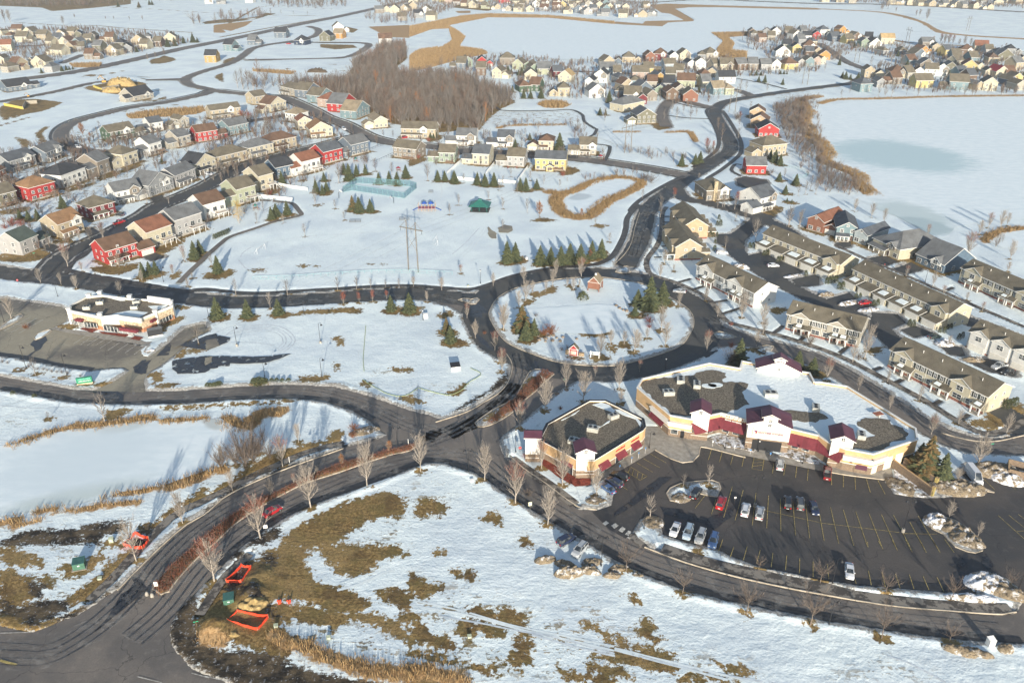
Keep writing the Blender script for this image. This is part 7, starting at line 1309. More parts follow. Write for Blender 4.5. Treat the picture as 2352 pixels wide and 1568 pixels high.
wood('shore_scrub','thick brown scrub between the lake road houses and the reeds',[GP(3,1,'1830 60 2100 20 2200 100 2180 250 2290 480 2352 560 2352 700 2100 640 1960 420 1900 200'),GP(3,0,'1800 1250 2000 1180 2200 1130 2250 1200 2150 1400 2180 1560 1900 1500 1850 1380'),GP(4,1,'-60 480 60 560 60 700 280 790 470 880 480 1000 580 1060 200 1040 0 960')],3.3,4.6,6,[BK['brown'],BK['grey'],WM[2]])
wood('far_woodland','far grey-brown leafless woods at the top edge',[OV('-120 -14 300 -14 300 4 250 12 150 17 60 17 0 14 -120 12'),OV('300 -10 560 -12 560 2 440 2 300 4'),OV('430 52 600 34 640 36 560 50 470 58'),OV('600 2 780 -6 800 18 700 22 600 16'),OV('826 40 930 44 960 56 860 58'),GP(3,0,'1450 430 1560 420 1740 560 1700 640 1560 610 1480 520'),GP(4,0,'700 120 800 60 800 125'),OV('540 175 600 170 640 205 560 208')],15,12,3,[BK['grey'],BK['brown'],WM[2]])
# ---------------------------------------------------------------- reeds and dry grass
M_reed=simple('dry_reeds',(.28,.18,.08),.9,.3,.8); M_reed2=simple('pale_reeds',(.36,.25,.125),.9,.2,.8); M_dry=simple('dry_grass_blades',(.26,.175,.08),.9,.3,.8)
def blades(name,label,pts,h,mats,seed,k=5,w=.07):
    r=np.random.default_rng(seed); P=np.repeat(np.asarray(pts),k,0); n=len(P); P=P+r.normal(0,.35,P.shape); a_=r.uniform(0,6.28,n); hh_=np.asarray(h if np.ndim(h) else np.full(n,h))*r.uniform(.6,1.2,n); dx,dy=np.cos(a_)*w*(.5+hh_/2),np.sin(a_)*w*(.5+hh_/2); lx,ly=r.normal(0,.22,n)*hh_,r.normal(0,.22,n)*hh_
    V=np.stack([np.stack([P[:,0]-dx,P[:,1]-dy,np.full(n,-.1)],1),np.stack([P[:,0]+dx,P[:,1]+dy,np.full(n,-.1)],1),np.stack([P[:,0]+lx+dx*.3,P[:,1]+ly+dy*.3,hh_],1),np.stack([P[:,0]+lx-dx*.3,P[:,1]+ly-dy*.3,hh_],1)],1).reshape(-1,3)
    tag(link(name,mesh_np(name,V,np.arange(n*4).reshape(-1,4),mats,mi=r.integers(0,len(mats),n))),label,None,None,'stuff')
pts=[];r_=np.random.default_rng(4)
for ix,iy,s,w in REEDRIB:
    P=smooth(GP(ix,iy,s),step=1.5)
    if P[0][1]>800: continue
    for p in P:
        nn_=int(w*3.2)
        for _ in range(nn_): pts.append((p[0]+r_.uniform(-.5,.5)*w,p[1]+r_.uniform(-.5,.5)*w))
blades('reed_bed','tan dry reeds edging the frozen ponds and lake',pts,1.15,[M_reed,M_reed2],1)
pts=[]
for q in REED:
    P=GP(*q); A=np.array(P)
    if A[:,1].min()>900: continue
    n=int((A[:,0].max()-A[:,0].min())*(A[:,1].max()-A[:,1].min())*.8); x=r_.uniform(A[:,0].min(),A[:,0].max(),n);y=r_.uniform(A[:,1].min(),A[:,1].max(),n);m=inside(x,y,P); pts+=list(zip(x[m],y[m]))
if pts: blades('marsh_reeds','beds of tan reeds in the middle distance',pts,2.0,[M_reed,M_reed2],2,3,.12)
pts=[]
for ix,iy,s in [(1,5,'-100 950 300 1080 700 1180 1100 1330 1500 1500 2347 1566 2347 1480 1500 1300 1100 1050 800 900 750 700 1000 700 500 950'),(2,5,'0 1380 200 1370 350 1450 650 1500 640 1560 0 1600'),(0,5,'0 280 350 400 380 600 0 720'),(0,5,'700 260 1150 90 1050 280 800 350'),(1,4,'0 1000 700 600 1100 430 1300 440 700 700 0 1040'),(0,5,'760 650 1300 180 1580 120 850 680')]:
    P=GP(ix,iy,s); A=np.array(P); n=int((A[:,0].max()-A[:,0].min())*(A[:,1].max()-A[:,1].min())*3.5); x=r_.uniform(A[:,0].min(),A[:,0].max(),n);y=r_.uniform(A[:,1].min(),A[:,1].max(),n);m=inside(x,y,P)&(fbm(x*.5,y*.5,5)>.48); pts+=list(zip(x[m],y[m]))
blades('dry_grass','clumps of dry brown grass along the bottom verges',pts,.42,[M_dry],3,4,.035)
# median planting
pts=[];A=np.array(ISLANDS[6]);n=60000;x=r_.uniform(A[:,0].min(),A[:,0].max(),n);y=r_.uniform(A[:,1].min(),A[:,1].max(),n);s_=field(x,y,[('p',ISLANDS[6],0)]);m=(s_>.35); pts=list(zip(x[m],y[m])); A=np.array(ISLANDS[1]);x=r_.uniform(A[:,0].min(),A[:,0].max(),16000);y=r_.uniform(A[:,1].min(),A[:,1].max(),16000);m=(field(x,y,[('p',ISLANDS[1],0)])>.5)&(x-y*.55>np.median(x-y*.55)); pts+=list(zip(x[m],y[m]))
blades('median_shrubs','rust-red twiggy ground cover in the road medians',pts,.7,[BK['rust'],BK['brown'],BK['red']],7,5,.05)
# ================================================================ VEHICLES
CARC=dict(white=(.72,.73,.74),silver=(.42,.44,.45),red=(.42,.015,.02),black=(.012,.013,.016),navy=(.02,.03,.07),grey=(.08,.085,.09),blue=(.06,.12,.26),paleblue=(.36,.45,.52),maroon=(.16,.012,.015),green=(.03,.05,.045))
def paintm(c):
    n='car_paint_'+c
    if n in MATS: return MATS[n]
    m,N,L,b=nt(n); b.inputs['Base Color'].default_value=(*CARC[c],1); b.inputs['Roughness'].default_value=.28; b.inputs['Coat Weight'].default_value=.6; b.inputs['Coat Roughness'].default_value=.08
    f=noise(N,L,posn(N,L),3,3); L.new(mix(N,L,mrange(N,L,f,.4,.7,0,.25),CARC[c],tuple(.6*x+.05 for x in CARC[c])),b.inputs['Base Color']); return m
CARS={}
def car_parts(ty,c):
    if (ty,c) in CARS: return CARS[(ty,c)]
    pm_=paintm(c)
    # stations: x (rear -, front +), belt z ; cabin: x base rear, x roof rear, x roof front, x base front, roof z
    D=dict(sedan=(4.7,1.8,[(-2.35,.72),(-2.2,1.0),(-1.3,1.04),(1.0,.98),(1.95,.86),(2.3,.66)],(-1.75,-.95,.35,1.2,1.45)),
     suv=(4.7,1.9,[(-2.35,.8),(-2.28,1.12),(-1.2,1.16),(1.05,1.12),(1.95,1.02),(2.32,.78)],(-2.25,-1.95,.35,1.15,1.74)),
     pickup=(5.6,1.95,[(-2.8,.8),(-2.76,1.12),(-.8,1.14),(1.3,1.12),(2.45,1.05),(2.78,.8)],(-.85,-.65,.6,1.35,1.85)),
     van=(6.2,2.0,[(-3.1,.9),(-3.05,1.3),(-1.0,1.35),(1.9,1.35),(2.7,1.2),(3.1,.85)],(-3.05,-3.0,1.35,2.35,2.75)))[ty]
    Ln,Wd,st,(xa,xb,xc,xd,zr)=D; hw=Wd/2; B_=MB(); rings=[]
    for x,zb in st:
        k=.86 if abs(x)>Ln/2-.25 else 1; y=hw*k; rings.append([(x,-y*.94,.28),(x,-y,.45),(x,-y,zb-.16),(x,-y*.93,zb-.03),(x,-y*.8,zb),(x,y*.8,zb),(x,y*.93,zb-.03),(x,y,zb-.16),(x,y,.45),(x,y*.94,.28)])
    for i in range(len(rings)-1):
        for j in range(9): B_.face([rings[i][j],rings[i+1][j],rings[i+1][j+1],rings[i][j+1]][::-1],pm_)
        B_.face([rings[i][9],rings[i+1][9],rings[i+1][0],rings[i][0]][::-1],M_rubber)
    B_.face(rings[0],pm_); B_.face(rings[-1][::-1],pm_)
    # open bed of a pickup
    if ty=='pickup': B_.box(-2.62,-.98,-.72,.72,1.13,1.16,M_black)
    # cabin: pillars and roof in paint, glass between
    zb=st[2][1]-.02; wb,wr=hw*.86,hw*.70; G_=MB(); b4=[(xa,-wb,zb),(xd,-wb,zb),(xd,wb,zb),(xa,wb,zb)]; r4=[(xb,-wr,zr),(xc,-wr,zr),(xc,wr,zr),(xb,wr,zr)]
    for i in range(4):
        j=(i+1)%4; G_.face([b4[i],b4[j],r4[j],r4[i]],M_glass if not(ty=='van' and i in(0,2,3)) else pm_)
    Rf_=MB(); Rf_.face([(p[0],p[1],zr+.015) for p in r4],pm_)
    for i in range(4): # pillars
        Rf_.tube(b4[i],r4[i],.05,.045,pm_,4)
    for s in (-1,1): Rf_.tube((xb,s*wr,zr),(xc,s*wr,zr),.05,.05,pm_,4); mx=(xa+xd)/2-.1; 
    if ty!='van':
        for s in (-1,1): Rf_.tube(((xa+xd)/2-.15,s*wb,zb),((xb+xc)/2,s*wr,zr),.05,.045,pm_,4)
    if ty=='suv':
        for s in (-1,1): Rf_.tube((xb+.15,s*wr*.9,zr+.07),(xc-.1,s*wr*.9,zr+.07),.03,.03,M_black,4)
    Rf_.tube((xa,-wb,zb),(xd,-wb,zb),.03,.03,M_black,4); Rf_.tube((xa,wb,zb),(xd,wb,zb),.03,.03,M_black,4)
    for s in (-1,1): Rf_.box(xd-.35,xd-.15,s*(hw+.02)-.1,s*(hw+.02)+.1,zb,zb+.14,pm_)
    Wm=MB(); Wm.tube((0,-.11,0),(0,.11,0),.34,.34,M_rubber,14); rm_=MB(); rm_.tube((0,-.125,0),(0,.125,0),.21,.21,M_rim,10)
    hl=MB(); hl.box(-.06,.06,-.2,.2,-.09,.09,M_lampw); tl=MB(); tl.box(-.05,.05,-.16,.16,-.14,.14,M_tail); pl_=MB(); pl_.box(-.02,.02,-.26,.26,-.07,.07,M_lampw)
    CARS[(ty,c)]=(B_.mesh('body'),G_.mesh('windows'),Rf_.mesh('roof'),Wm.mesh('wheel'),rm_.mesh('rim'),hl.mesh('headlight'),tl.mesh('tail_light'),pl_.mesh('number_plate'),Ln,hw,st); return CARS[(ty,c)]
def car(p,q,ty,c,label,group=None,ct='car'):
    an=math.atan2(q[1]-p[1],q[0]-p[0]); bm,gm,rfm,wm_,rm_,hl,tl,npl,Ln,hw,st=car_parts(ty,c); m=((p[0]+q[0])/2,(p[1]+q[1])/2)
    root=empty('parked_'+ct if group!='m' else 'moving_car',(m[0],m[1],.09),an); link('body',bm,root); link('windows',gm,root); link('roof',rfm,root)
    for sx in (-1,1):
        for sy_ in (-1,1): w=link('wheel',wm_,root,(sx*Ln*.31,sy_*(hw-.1),.34)); link('rim',rm_,w)
    for s in (-1,1): link('headlight',hl,root,(Ln/2-.09,s*hw*.62,st[-1][1]-.02)); link('tail_light',tl,root,(-Ln/2+.02,s*hw*.68,.82))
    link('number_plate',npl,root,(-Ln/2-.02,0,.62)); tag(root,label,ct,group if group!='m' else None); return root
LOTG='cars parked in the large car park'
for (ix,iy,x1,y1,x2,y2,ty,c,lab,gr) in [
 (3,4,1488,1235,1512,1110,'suv','white','white hatchback in the middle of the car park next to a silver one',LOTG),(3,4,1655,1270,1672,1150,'suv','silver','silver wagon beside the tall double lamp base',LOTG),(3,4,1200,1150,1240,1035,'suv','red','red crossover parked alone below the planted island',LOTG),
 (3,4,905,1030,965,935,'suv','black','black crossover parked against the snowy planted island',LOTG),(3,4,1985,1155,1985,1030,'suv','black','black car, leftmost of the trio in the car park centre',LOTG),(3,4,2130,1160,2122,1045,'suv','grey','dark grey crossover, middle of the trio in the car park',LOTG),(3,4,2270,1095,2305,1215,'sedan','navy','dark navy sedan, rightmost of the trio in the car park',LOTG),
 (3,4,1893,700,1893,600,'suv','silver','silver hatchback parked by the gym entrance kerb',LOTG),(3,4,720,1340,670,1455,'sedan','white','white sedan, leftmost of four along the lower snow strip',LOTG),(3,4,865,1370,822,1495,'suv','paleblue','pale blue crossover, second of four along the lower snow strip',LOTG),
 (3,4,1010,1420,960,1545,'suv','silver','silver-grey crossover, third of four along the lower snow strip',LOTG),(3,4,1150,1470,1115,1590,'suv','blue','dark blue car, last of four along the lower snow strip',LOTG),(4,4,85,820,88,680,'pickup','maroon','dark red pickup truck parked below the right gable of the shops',LOTG),
 (4,5,335,230,345,390,'sedan','white','white sedan alone at the lower edge of the car park',LOTG),(3,4,130,820,-20,755,'suv','black','black crossover nearest the small corner shop walkway',LOTG),(3,4,60,895,-70,820,'suv','navy','navy crossover with roof bars, second from the corner shop walkway',LOTG),(2,4,2330,970,2210,880,'sedan','blue','blue sedan half hidden behind a bare tree by the corner shop',LOTG),
 (3,1,0,0,0,0,None,'','',''),(2,4,1745,1550,1850,1490,'suv','navy','dark blue crossover beside the dirty snow lumps on the road edge','cars by the snow lumps'),(2,5,2000,15,1905,120,'suv','silver','silver crossover beside the dirty snow lumps on the road edge','cars by the snow lumps'),
 (1,4,700,1235,860,1140,'sedan','red','bright red car driving on the divided road','m'),(3,2,795,1015,695,1005,'sedan','silver','silver sedan driving round the roundabout','m'),(3,2,1180,565,1290,568,'suv','white','white crossover parked beside the end-on terrace','cars by the terraces'),(3,2,1770,715,1870,712,'sedan','white','white sedan on a driveway below the upper terrace','cars by the terraces'),
 (4,2,570,1135,465,1150,'sedan','red','bright red sedan on a terrace driveway','cars by the terraces'),(4,3,1270,365,1370,345,'sedan','green','dark green sedan beside the snow heap behind the front terrace','cars by the terraces'),(4,3,2130,680,2000,715,'pickup','silver','silver pickup truck in front of the gabled garages','cars by the terraces'),(4,3,2200,745,2120,775,'sedan','black','black sedan next to the silver pickup by the garages','cars by the terraces'),
 (0,2,1320,235,1425,200,'pickup','red','red pickup parked on the western street','cars on the western streets'),(0,2,1420,135,1330,120,'sedan','black','black car on the driveway of the maroon house','cars on the western streets'),(0,1,870,520,930,528,'suv','white','white crossover at the bend of the curved road','cars on the western streets'),(1,1,0,825,95,845,'suv','white','white van-like car on the driveway of the tan house','cars on the western streets'),
 (1,1,1570,300,1625,330,'suv','white','white car parked on the diagonal street','cars on the western streets'),(1,1,2250,425,2352,405,'suv','red','red car on the driveway north of the street','cars on the western streets'),(1,1,1835,270,1930,280,'suv','black','black car beside the last cream house of the diagonal street','cars on the western streets'),
 (1,0,930,510,1000,512,'pickup','red','red truck beside the navy house under construction','cars on the new streets'),(1,0,905,440,960,436,'suv','maroon','dark red car in front of the slate house near the far road','cars on the new streets'),(0,1,440,725,510,735,'suv','black','black car beside the grey porch house','cars on the western streets'),(0,1,40,870,130,880,'sedan','black','black sedan at the left edge beside the brick-red house','cars on the western streets'),
 (4,2,-10,310,90,320,'sedan','grey','grey car parked beside the brick-red lake house','cars by the terraces'),(3,0,20,1075,90,1080,'sedan','navy','navy car beside the tan far house','cars on the new streets'),(3,0,40,1135,110,1140,'sedan','navy','navy car next to the navy far house','cars on the new streets')]:
    if ty: car(G(ix,iy,x1,y1),G(ix,iy,x2,y2),ty,c,lab,gr)
car(G(4,4,1690,700),G(4,4,1840,890),'van','white','long white delivery van beside the dirty snow heaps',None,'van')
# excavators, playground, sheds etc in far field
def excav(g,lab,s=1.0):
    r=empty('excavator',(g[0],g[1],1.0),.5); r.scale=(s,s,s); M_y=simple('machine_yellow',(.55,.30,.05),.5)
    for y in (-1,1): b_=MB(); b_.box(-1.8,1.8,y-.3,y+.3,-1.0,-.2,M_black); b_.build('track',r)
    b_=MB(); b_.box(-1.6,1.2,-1.2,1.2,-.2,1.0,M_y); b_.build('body',r); b_=MB(); b_.box(.2,1.4,-1.2,-.1,1.0,2.3,M_glass,M_y); b_.build('cab',r)
    b_=MB(); b_.tube((1.0,.3,.8),(-1.8,.3,4.6),.22,.2,M_y,5); b_.tube((-1.8,.3,4.6),(-3.8,.3,2.6),.18,.14,M_y,5); b_.build('boom',r); b_=MB(); b_.box(-4.3,-3.5,-.2,.8,1.9,2.7,M_black); b_.build('bucket',r); tag(r,lab,'excavator')
excav(G(0,0,1200,955),'orange excavator with raised arm beside the sand heap',1.15); excav(G(0,0,330,1120),'small orange excavator beside the open basement',.6)
for (pl,lab) in (('50 1215 270 1260 300 1200 430 1190','open basement walls with a yellow side, lower left construction pit'),('1075 1005 1175 1045 1370 1010 1370 975','open basement walls beside the sand heap')):
    g=GP(0,0,pl); o_=tuple(np.mean(g,0)); r=empty('basement_walls',(o_[0],o_[1],0)); q=rel(g,o_); b_=MB()
    for i in range(3):
        d=np.subtract(q[i+1],q[i]); c=(np.array(q[i])+np.array(q[i+1]))/2; b_=MB(); b_.obox(c,math.atan2(d[1],d[0]),np.linalg.norm(d)/2,.2,0,2.6 if i else 2.0,simple('yellow_membrane',(.60,.50,.12),.7) if i==0 else simple('raw_concrete',(.36,.32,.25),.9)); b_.build('wall',r)
    tag(r,lab,'basement')
USE_HAZE=True
# ================================================================ STREET FURNITURE, PARK, SITE THINGS
def lamp(ix,iy,x,y,ty,dbl,desc,place,col=M_black,plinth=False):
    g=G(ix,iy,x,y); h=min(11,max(3.5,hgt(g,K(ix,iy,x,ty)[1]))); r=empty('street_lamp',(g[0],g[1],0),0)
    p=MB(); z0=.0
    p.tube((0,0,-.2),(0,0,.55),.20,.14,col,8); p.tube((0,0,.5),(0,0,h-.3),.085,.055,col,6); p.build('pole',r)
    if plinth: q=MB(); q.tube((0,0,-.2),(0,0,.9),.38,.36,M_conc,12); q.build('plinth',r)
    for s in ((-1,1) if dbl=='d' else ((1,) if dbl=='s' else ())):
        a=MB(); pr=(0,0,h-.4)
        for k in range(5):
            t=math.pi*(k+1)/5*.9; nx=(s*(.45-.45*math.cos(t)),0,h-.4+.45*math.sin(t)); a.tube(pr,nx,.035,.035,col,4); pr=nx
        a.build('arm',r); q=MB(); q.tube((s*.88,0,h-.28),(s*.88,0,h-.5),.10,.13,col,8); q.tube((s*.88,0,h-.5),(s*.88,0,h-.82),.15,.42,col,10,False); q.tube((s*.88,0,h-.84),(s*.88,0,h-.9),.2,.05,M_lampw,8); q.build('lamp_shade',r)
    if dbl=='l': q=MB(); q.tube((0,0,h-.45),(0,0,h-.05),.16,.24,M_lampw,8); q.tube((0,0,h-.05),(0,0,h+.2),.30,.03,col,8); q.build('lantern',r)
    later(r,desc,place,'street lamp',screenx(g)); return r
for a_ in [(1,3,370,450,215,'s','black bell-shade lamp on a pale plinth','in the empty snow lot',M_black,True),(1,3,1330,415,180,'s','black bell-shade lamp on a pale plinth','in the empty snow lot',M_black,True),(1,3,690,800,625,'s','black bell-shade lamp','along the lower road hedge'),(1,3,1345,800,580,'s','black bell-shade lamp','along the lower road hedge'),
 (1,4,2215,460,180,'d','black lamp','on the divided road'),(1,4,1175,690,500,'d','black twin-shade lamp','on the divided road'),(1,2,45,1285,1110,'s','black lamp','along the spruce belt'),(1,2,1140,1265,1100,'s','black lamp','along the spruce belt'),(1,2,2175,1230,1080,'s','black lamp','along the spruce belt'),(2,2,815,905,750,'l','dark lantern post','by the park corner'),
 (0,3,300,695,440,'s','black hooked lamp','below the bank car park'),(0,3,770,780,530,'s','black hooked lamp','below the bank car park'),(0,2,665,1055,890,'s','black lamp','by the park road'),(0,2,1880,890,700,'s','black lamp','by the park road'),(0,3,50,175,-80,'s','black lamp','in the bank car park'),
 (2,4,1220,490,230,'l','black lantern post','at the central crossing'),(2,4,680,720,440,'d','black twin-shade lamp','at the central crossing'),(2,5,2200,225,-130,'d','black twin-shade lamp','on the road edge by the snow lumps'),(2,3,1295,990,750,'s','black lamp','in the roundabout approach median'),(2,3,155,150,30,'l','small dark lantern post','at the corner of the snow lot'),
 (3,4,400,440,250,'s','dark lamp','on the shop plaza'),(3,4,1270,450,270,'l','dark lamp','on the shop plaza'),(3,4,1650,480,370,'l','dark lamp','on the shop plaza'),(3,4,2160,620,460,'l','dark lamp','on the shop plaza'),(3,4,865,320,130,'l','dark lamp','on the shop plaza'),(3,4,1612,1110,745,'d','tall twin-head lamp','in the large car park',M_black,True),(3,4,340,1370,1090,'s','black lamp','in the large car park'),
 (4,4,960,1400,1020,'d','tall twin-head lamp','in the large car park',M_black,True),(4,5,150,430,140,'s','black lamp','along the car park edge'),(4,5,110,900,610,'d','black twin-shade lamp','along the car park edge'),(4,5,2270,540,290,'s','black lamp','along the car park edge'),(4,2,1215,890,760,'l','dark lantern post','beside the blue lake house'),
 (3,2,1580,160,100,'l','thin dark lamp','on the lane by the lake houses'),(3,2,335,700,590,'l','thin dark lamp','by the end-on terrace'),(3,3,1715,310,190,'l','thin dark lamp','in front of the beige terrace'),(3,3,585,700,645,'l','thin lamp','by the roundabout verge'),(3,2,490,370,230,'l','thin dark lamp','by the end-on terrace')]:
    lamp(*a_)
# transmission pylons: two wooden poles, a cross arm and braces
PY=[]
def pylon(a,b,top,lab):
    A=np.array(a);B_=np.array(b);m=(A+B_)/2; h=max(18,min(24,hgt(tuple(m),top))); d=B_-A; w=np.linalg.norm(d); an=math.atan2(d[1],d[0]); r=empty('transmission_pylon',(m[0],m[1],0),an); w=min(w,6)
    for s in (-1,1): p=MB(); p.tube((s*w/2,0,-.2),(s*w/2*.9,0,h),.26,.18,M_galv,7); p.build('pole',r)
    p=MB(); p.box(-w*1.15,w*1.15,-.15,.15,h-3.2,h-2.9,M_galv); p.build('cross_arm',r)
    p=MB()
    for s in (-1,1): p.tube((s*w/2,0,h-.2),(s*w*1.1,0,h-3),.07,.07,M_galv,4); p.tube((s*w/2,0,h-.2),(0,0,h-3),.07,.07,M_galv,4)
    p.tube((-w/2,0,h*.42),(w/2,0,h*.72),.08,.08,M_galv,4); p.tube((w/2,0,h*.42),(-w/2,0,h*.72),.08,.08,M_galv,4); p.build('brace',r)
    for k in (-1,0,1): p=MB(); p.tube((k*w*1.05,0,h-3.1),(k*w*1.05,0,h-4.5),.09,.09,M_glass,5); p.build('insulator',r)
    tag(r,lab,'pylon','power line pylons'); PY.append((m,an,w,h)); return r
pylon(G(1,2,2340,752),G(2,2,100,778),508,'tall two-legged wooden power pylon standing on the park field'); pylon(G(3,1,115,580),G(3,1,190,560),293,'two-legged power pylon beside the reedy pond by the lake road'); pylon(G(3,0,1315,1290),G(3,0,1385,1290),225,'two-legged power pylon next to the bend of the lake road')
pylon(G(3,0,2155,970),G(3,0,2215,975),156,'two-legged power pylon on the snow field above the lake road'); pylon(G(4,0,400,720),G(4,0,450,725),110,'two-legged power pylon between the far house groups'); pylon(G(4,0,985,500),G(4,0,1025,510),70,'two-legged power pylon at the near shore of the far lake'); pylon(G(4,0,1680,360),G(4,0,1720,355),43,'two-legged power pylon on the snow beyond the far lake')
PY.insert(0,(PY[0][0]*2-PY[1][0]+np.array((-10,30.)),PY[0][1],PY[0][2],PY[0][3]))
for i in range(len(PY)-1):
    (m0,a0,w0,h0),(m1,a1,w1,h1)=PY[i],PY[i+1]
    for k in (-1,0,1):
        p0=np.array((m0[0]+k*w0*math.cos(a0),m0[1]+k*w0*math.sin(a0),h0-4.5));p1=np.array((m1[0]+k*w1*math.cos(a1),m1[1]+k*w1*math.sin(a1),h1-4.5)); S=[];pr=p0
        for t in range(1,13): q=p0+(p1-p0)*t/12; q[2]-=5*4*(t/12)*(1-t/12); S.append((*pr,*q,.022,.022)); pr=q
        V,Q=tubes_np(S,3); o=link('power_line',mesh_np('power_line',V,Q,[M_galv])); tag(o,'thin overhead power line running between the wooden pylons','power line','overhead power lines')
# fences
M_teal=simple('teal_wire_mesh',(.20,.42,.42),.6,.1); M_vinyl=simple('white_vinyl',(.75,.75,.72),.6,.04)
def meshm(name,col,fill):
    m,N,L,b=nt(name); b.inputs['Base Color'].default_value=(*col,1); b.inputs['Roughness'].default_value=.6; v=posn(N,L,(9,9,9)); ck=N.new('ShaderNodeTexChecker'); ck.inputs['Scale'].default_value=1.0; L.new(v,ck.inputs['Vector'])
    g=N.new('ShaderNodeTexNoise'); g.inputs['Scale'].default_value=14; L.new(v,g.inputs['Vector']); b.inputs['Alpha'].default_value=.13 ; return m
M_net=meshm('chain_link',(.30,.50,.50),.1)
def fence(pts,h,post,panel,label,gap=3.0,thick=.03,name='fence',rails=True):
    o_=pts[0]; r=empty(name,(o_[0],o_[1],0)); q=rel(pts,o_)
    for i in range(len(q)-1):
        d=np.subtract(q[i+1],q[i]);L_=np.linalg.norm(d);an=math.atan2(d[1],d[0]);c=(np.array(q[i])+np.array(q[i+1]))/2; b_=MB()
        if panel: b_.obox(c,an,L_/2,thick,.1,h,panel)
        if rails: b_.obox(c,an,L_/2,.03,h-.06,h+.02,post); b_.obox(c,an,L_/2,.03,.1,.16,post)
        b_.build('fence_panel',r); n=max(1,int(L_/gap))
        for k in range(n+(1 if i==len(q)-2 else 0)):
            p_=np.array(q[i])+d*k/n; b2=MB(); b2.tube((p_[0],p_[1],-.2),(p_[0],p_[1],h+.08),.05,.05,post,5); b2.build('post',r)
    tag(r,label,'fence'); return r
fence([G(1,1,1590,1032),G(1,1,1690,1010),G(1,1,2290,1103),G(2,1,80,988)],3.0,M_teal,M_net,'tall teal chain-link fence along the near side of the sports court',3,.01)
fence([G(1,1,1590,1032),G(1,1,1750,925),G(1,1,2352,965),G(2,1,80,988)],3.0,M_teal,M_net,'tall teal chain-link fence along the far side of the sports court',3,.01)
fence([G(1,2,555,857),G(1,2,1000,845),G(1,2,1500,810),G(1,2,2000,782),G(1,2,2352,778),G(2,2,300,792),G(2,2,492,802)],1.25,M_teal,None,'long low teal chain-link fence across the park field',2.6)
for s,lab in (('820 952 1000 985 1180 1010','upper white vinyl garden fence beside the cream deck house'),('630 1092 820 1110 1010 1130','lower white vinyl garden fence beside the pale green deck house')): fence(GP(1,1,s),1.6,M_vinyl,M_vinyl,lab,2.4,.04,'garden_fence')
for s,lab in (('430 822 590 682','sloping white garden fence by the sage green house'),('875 825 970 712','sloping white garden fence between the cream and grey houses'),('1245 902 1355 752','sloping white garden fence beside the yellow house'),('550 882 740 905 880 918','white fence along the park lawn, first stretch'),('1020 915 1235 935','white fence along the park lawn, second stretch')): fence(GP(2,1,s),1.5,M_vinyl,M_vinyl,lab,2.4,.04,'garden_fence')
fence(GP(3,1,'1940 735 2080 760 2180 800 2225 840 2180 862 2050 865'),1.3,M_teal,None,'curved thin metal garden fence beside the red cottage',2.5)
fence(GP(1,1,'1900 550 2050 490'),1.3,M_black,None,'thin dark fence behind the slate house',2.5); fence(GP(1,1,'1750 655 1950 700 2165 600'),1.3,M_black,None,'thin dark fence around the garden above the court',2.5); fence(GP(1,1,'0 480 200 530 440 490'),1.3,M_black,None,'thin dark fence in the north-west gardens',2.5); fence(GP(1,1,'500 1240 680 1275 880 1160'),1.3,M_galv,None,'thin grey fence around the garden above the bend',2.5)
# orange site fences round pits
def orange(pts,lab):
    o_=tuple(np.mean(pts,0)); r=empty('barrier_fence',(o_[0],o_[1],0)); q=rel(pts,o_); q=q+[q[0]]
    for i in range(4):
        a=np.array(q[i]);b=np.array(q[i+1]);n=6; pv=None; B_=MB()
        for k in range(n+1):
            t=k/n; p=a+(b-a)*t; z=1.15-.3*math.sin(math.pi*t)+random.uniform(-.07,.07); off=np.array((random.uniform(-.12,.12),random.uniform(-.12,.12)))
            cur=((p[0],p[1],z-.85),(p[0]+off[0],p[1]+off[1],z)); 
            if pv: B_.face([pv[0],cur[0],cur[1],pv[1]],M_orange); B_.face([(x+.03,y+.03,zz_) for x,y,zz_ in (pv[1],cur[1],cur[0],pv[0])],M_orange)
            pv=cur
        B_.build('netting',r); B_=MB(); B_.tube((a[0],a[1],-.2),(a[0],a[1],1.35),.05,.05,M_wood,5); B_.build('post',r)
    tag(r,lab,'barrier fence')
    P_=MB(); P_.poly([tuple(np.array(p)*.72) for p in q[:4]],.03,.10,simple('pit_earth',(.03,.027,.022),1)); P_.build('pit_floor',r)
orange(GP(1,5,'262 882 378 772 735 832 612 975'),'orange netting fence around a dark pit beside the sandy mounds'); orange(GP(1,5,'245 420 425 240 535 262 425 430'),'long orange netting fence around a trench beside the pavement'); orange(GP(0,4,'1420 1570 1560 1440 1715 1500 1640 1610'),'orange netting fence behind the bare tree left of the divided road')
M_ugreen=simple('utility_green',(.07,.16,.11),.5,.12); M_udark=simple('utility_green_top',(.04,.11,.10),.4)
def ubox(g,w,d,h,an,lab,mat=None,top=None,pad=True):
    r=empty('utility_cabinet',(g[0],g[1],0),an); b=MB(); b.box(-w/2,w/2,-d/2,d/2,.1,h*.85,mat or M_ugreen); b.slab([(-w/2-.05,-d/2-.05,h*.85+.02),(w/2+.05,-d/2-.05,h*.85+.02),(w/2+.05,d/2+.05,h),(-w/2-.05,d/2+.05,h)],.06,top or M_udark,top or M_udark); b.build('cabinet',r)
    if pad: b=MB(); b.box(-w/2-.3,w/2+.3,-d/2-.3,d/2+.3,-.2,.12,M_conc); b.build('pad',r)
    b=MB(); b.box(-.2,.2,-d/2-.02,-d/2+.01,h*.5,h*.62,M_lampw); b.build('notice',r); tag(r,lab,'utility box')
ubox(G(0,5,920,235),2.3,2.0,1.9,R(18),'large green utility cabinet on brown grass at the lower left'); ubox(G(1,5,285,645),2.0,1.9,1.9,R(15),'large green utility cabinet between the two orange pit fences')
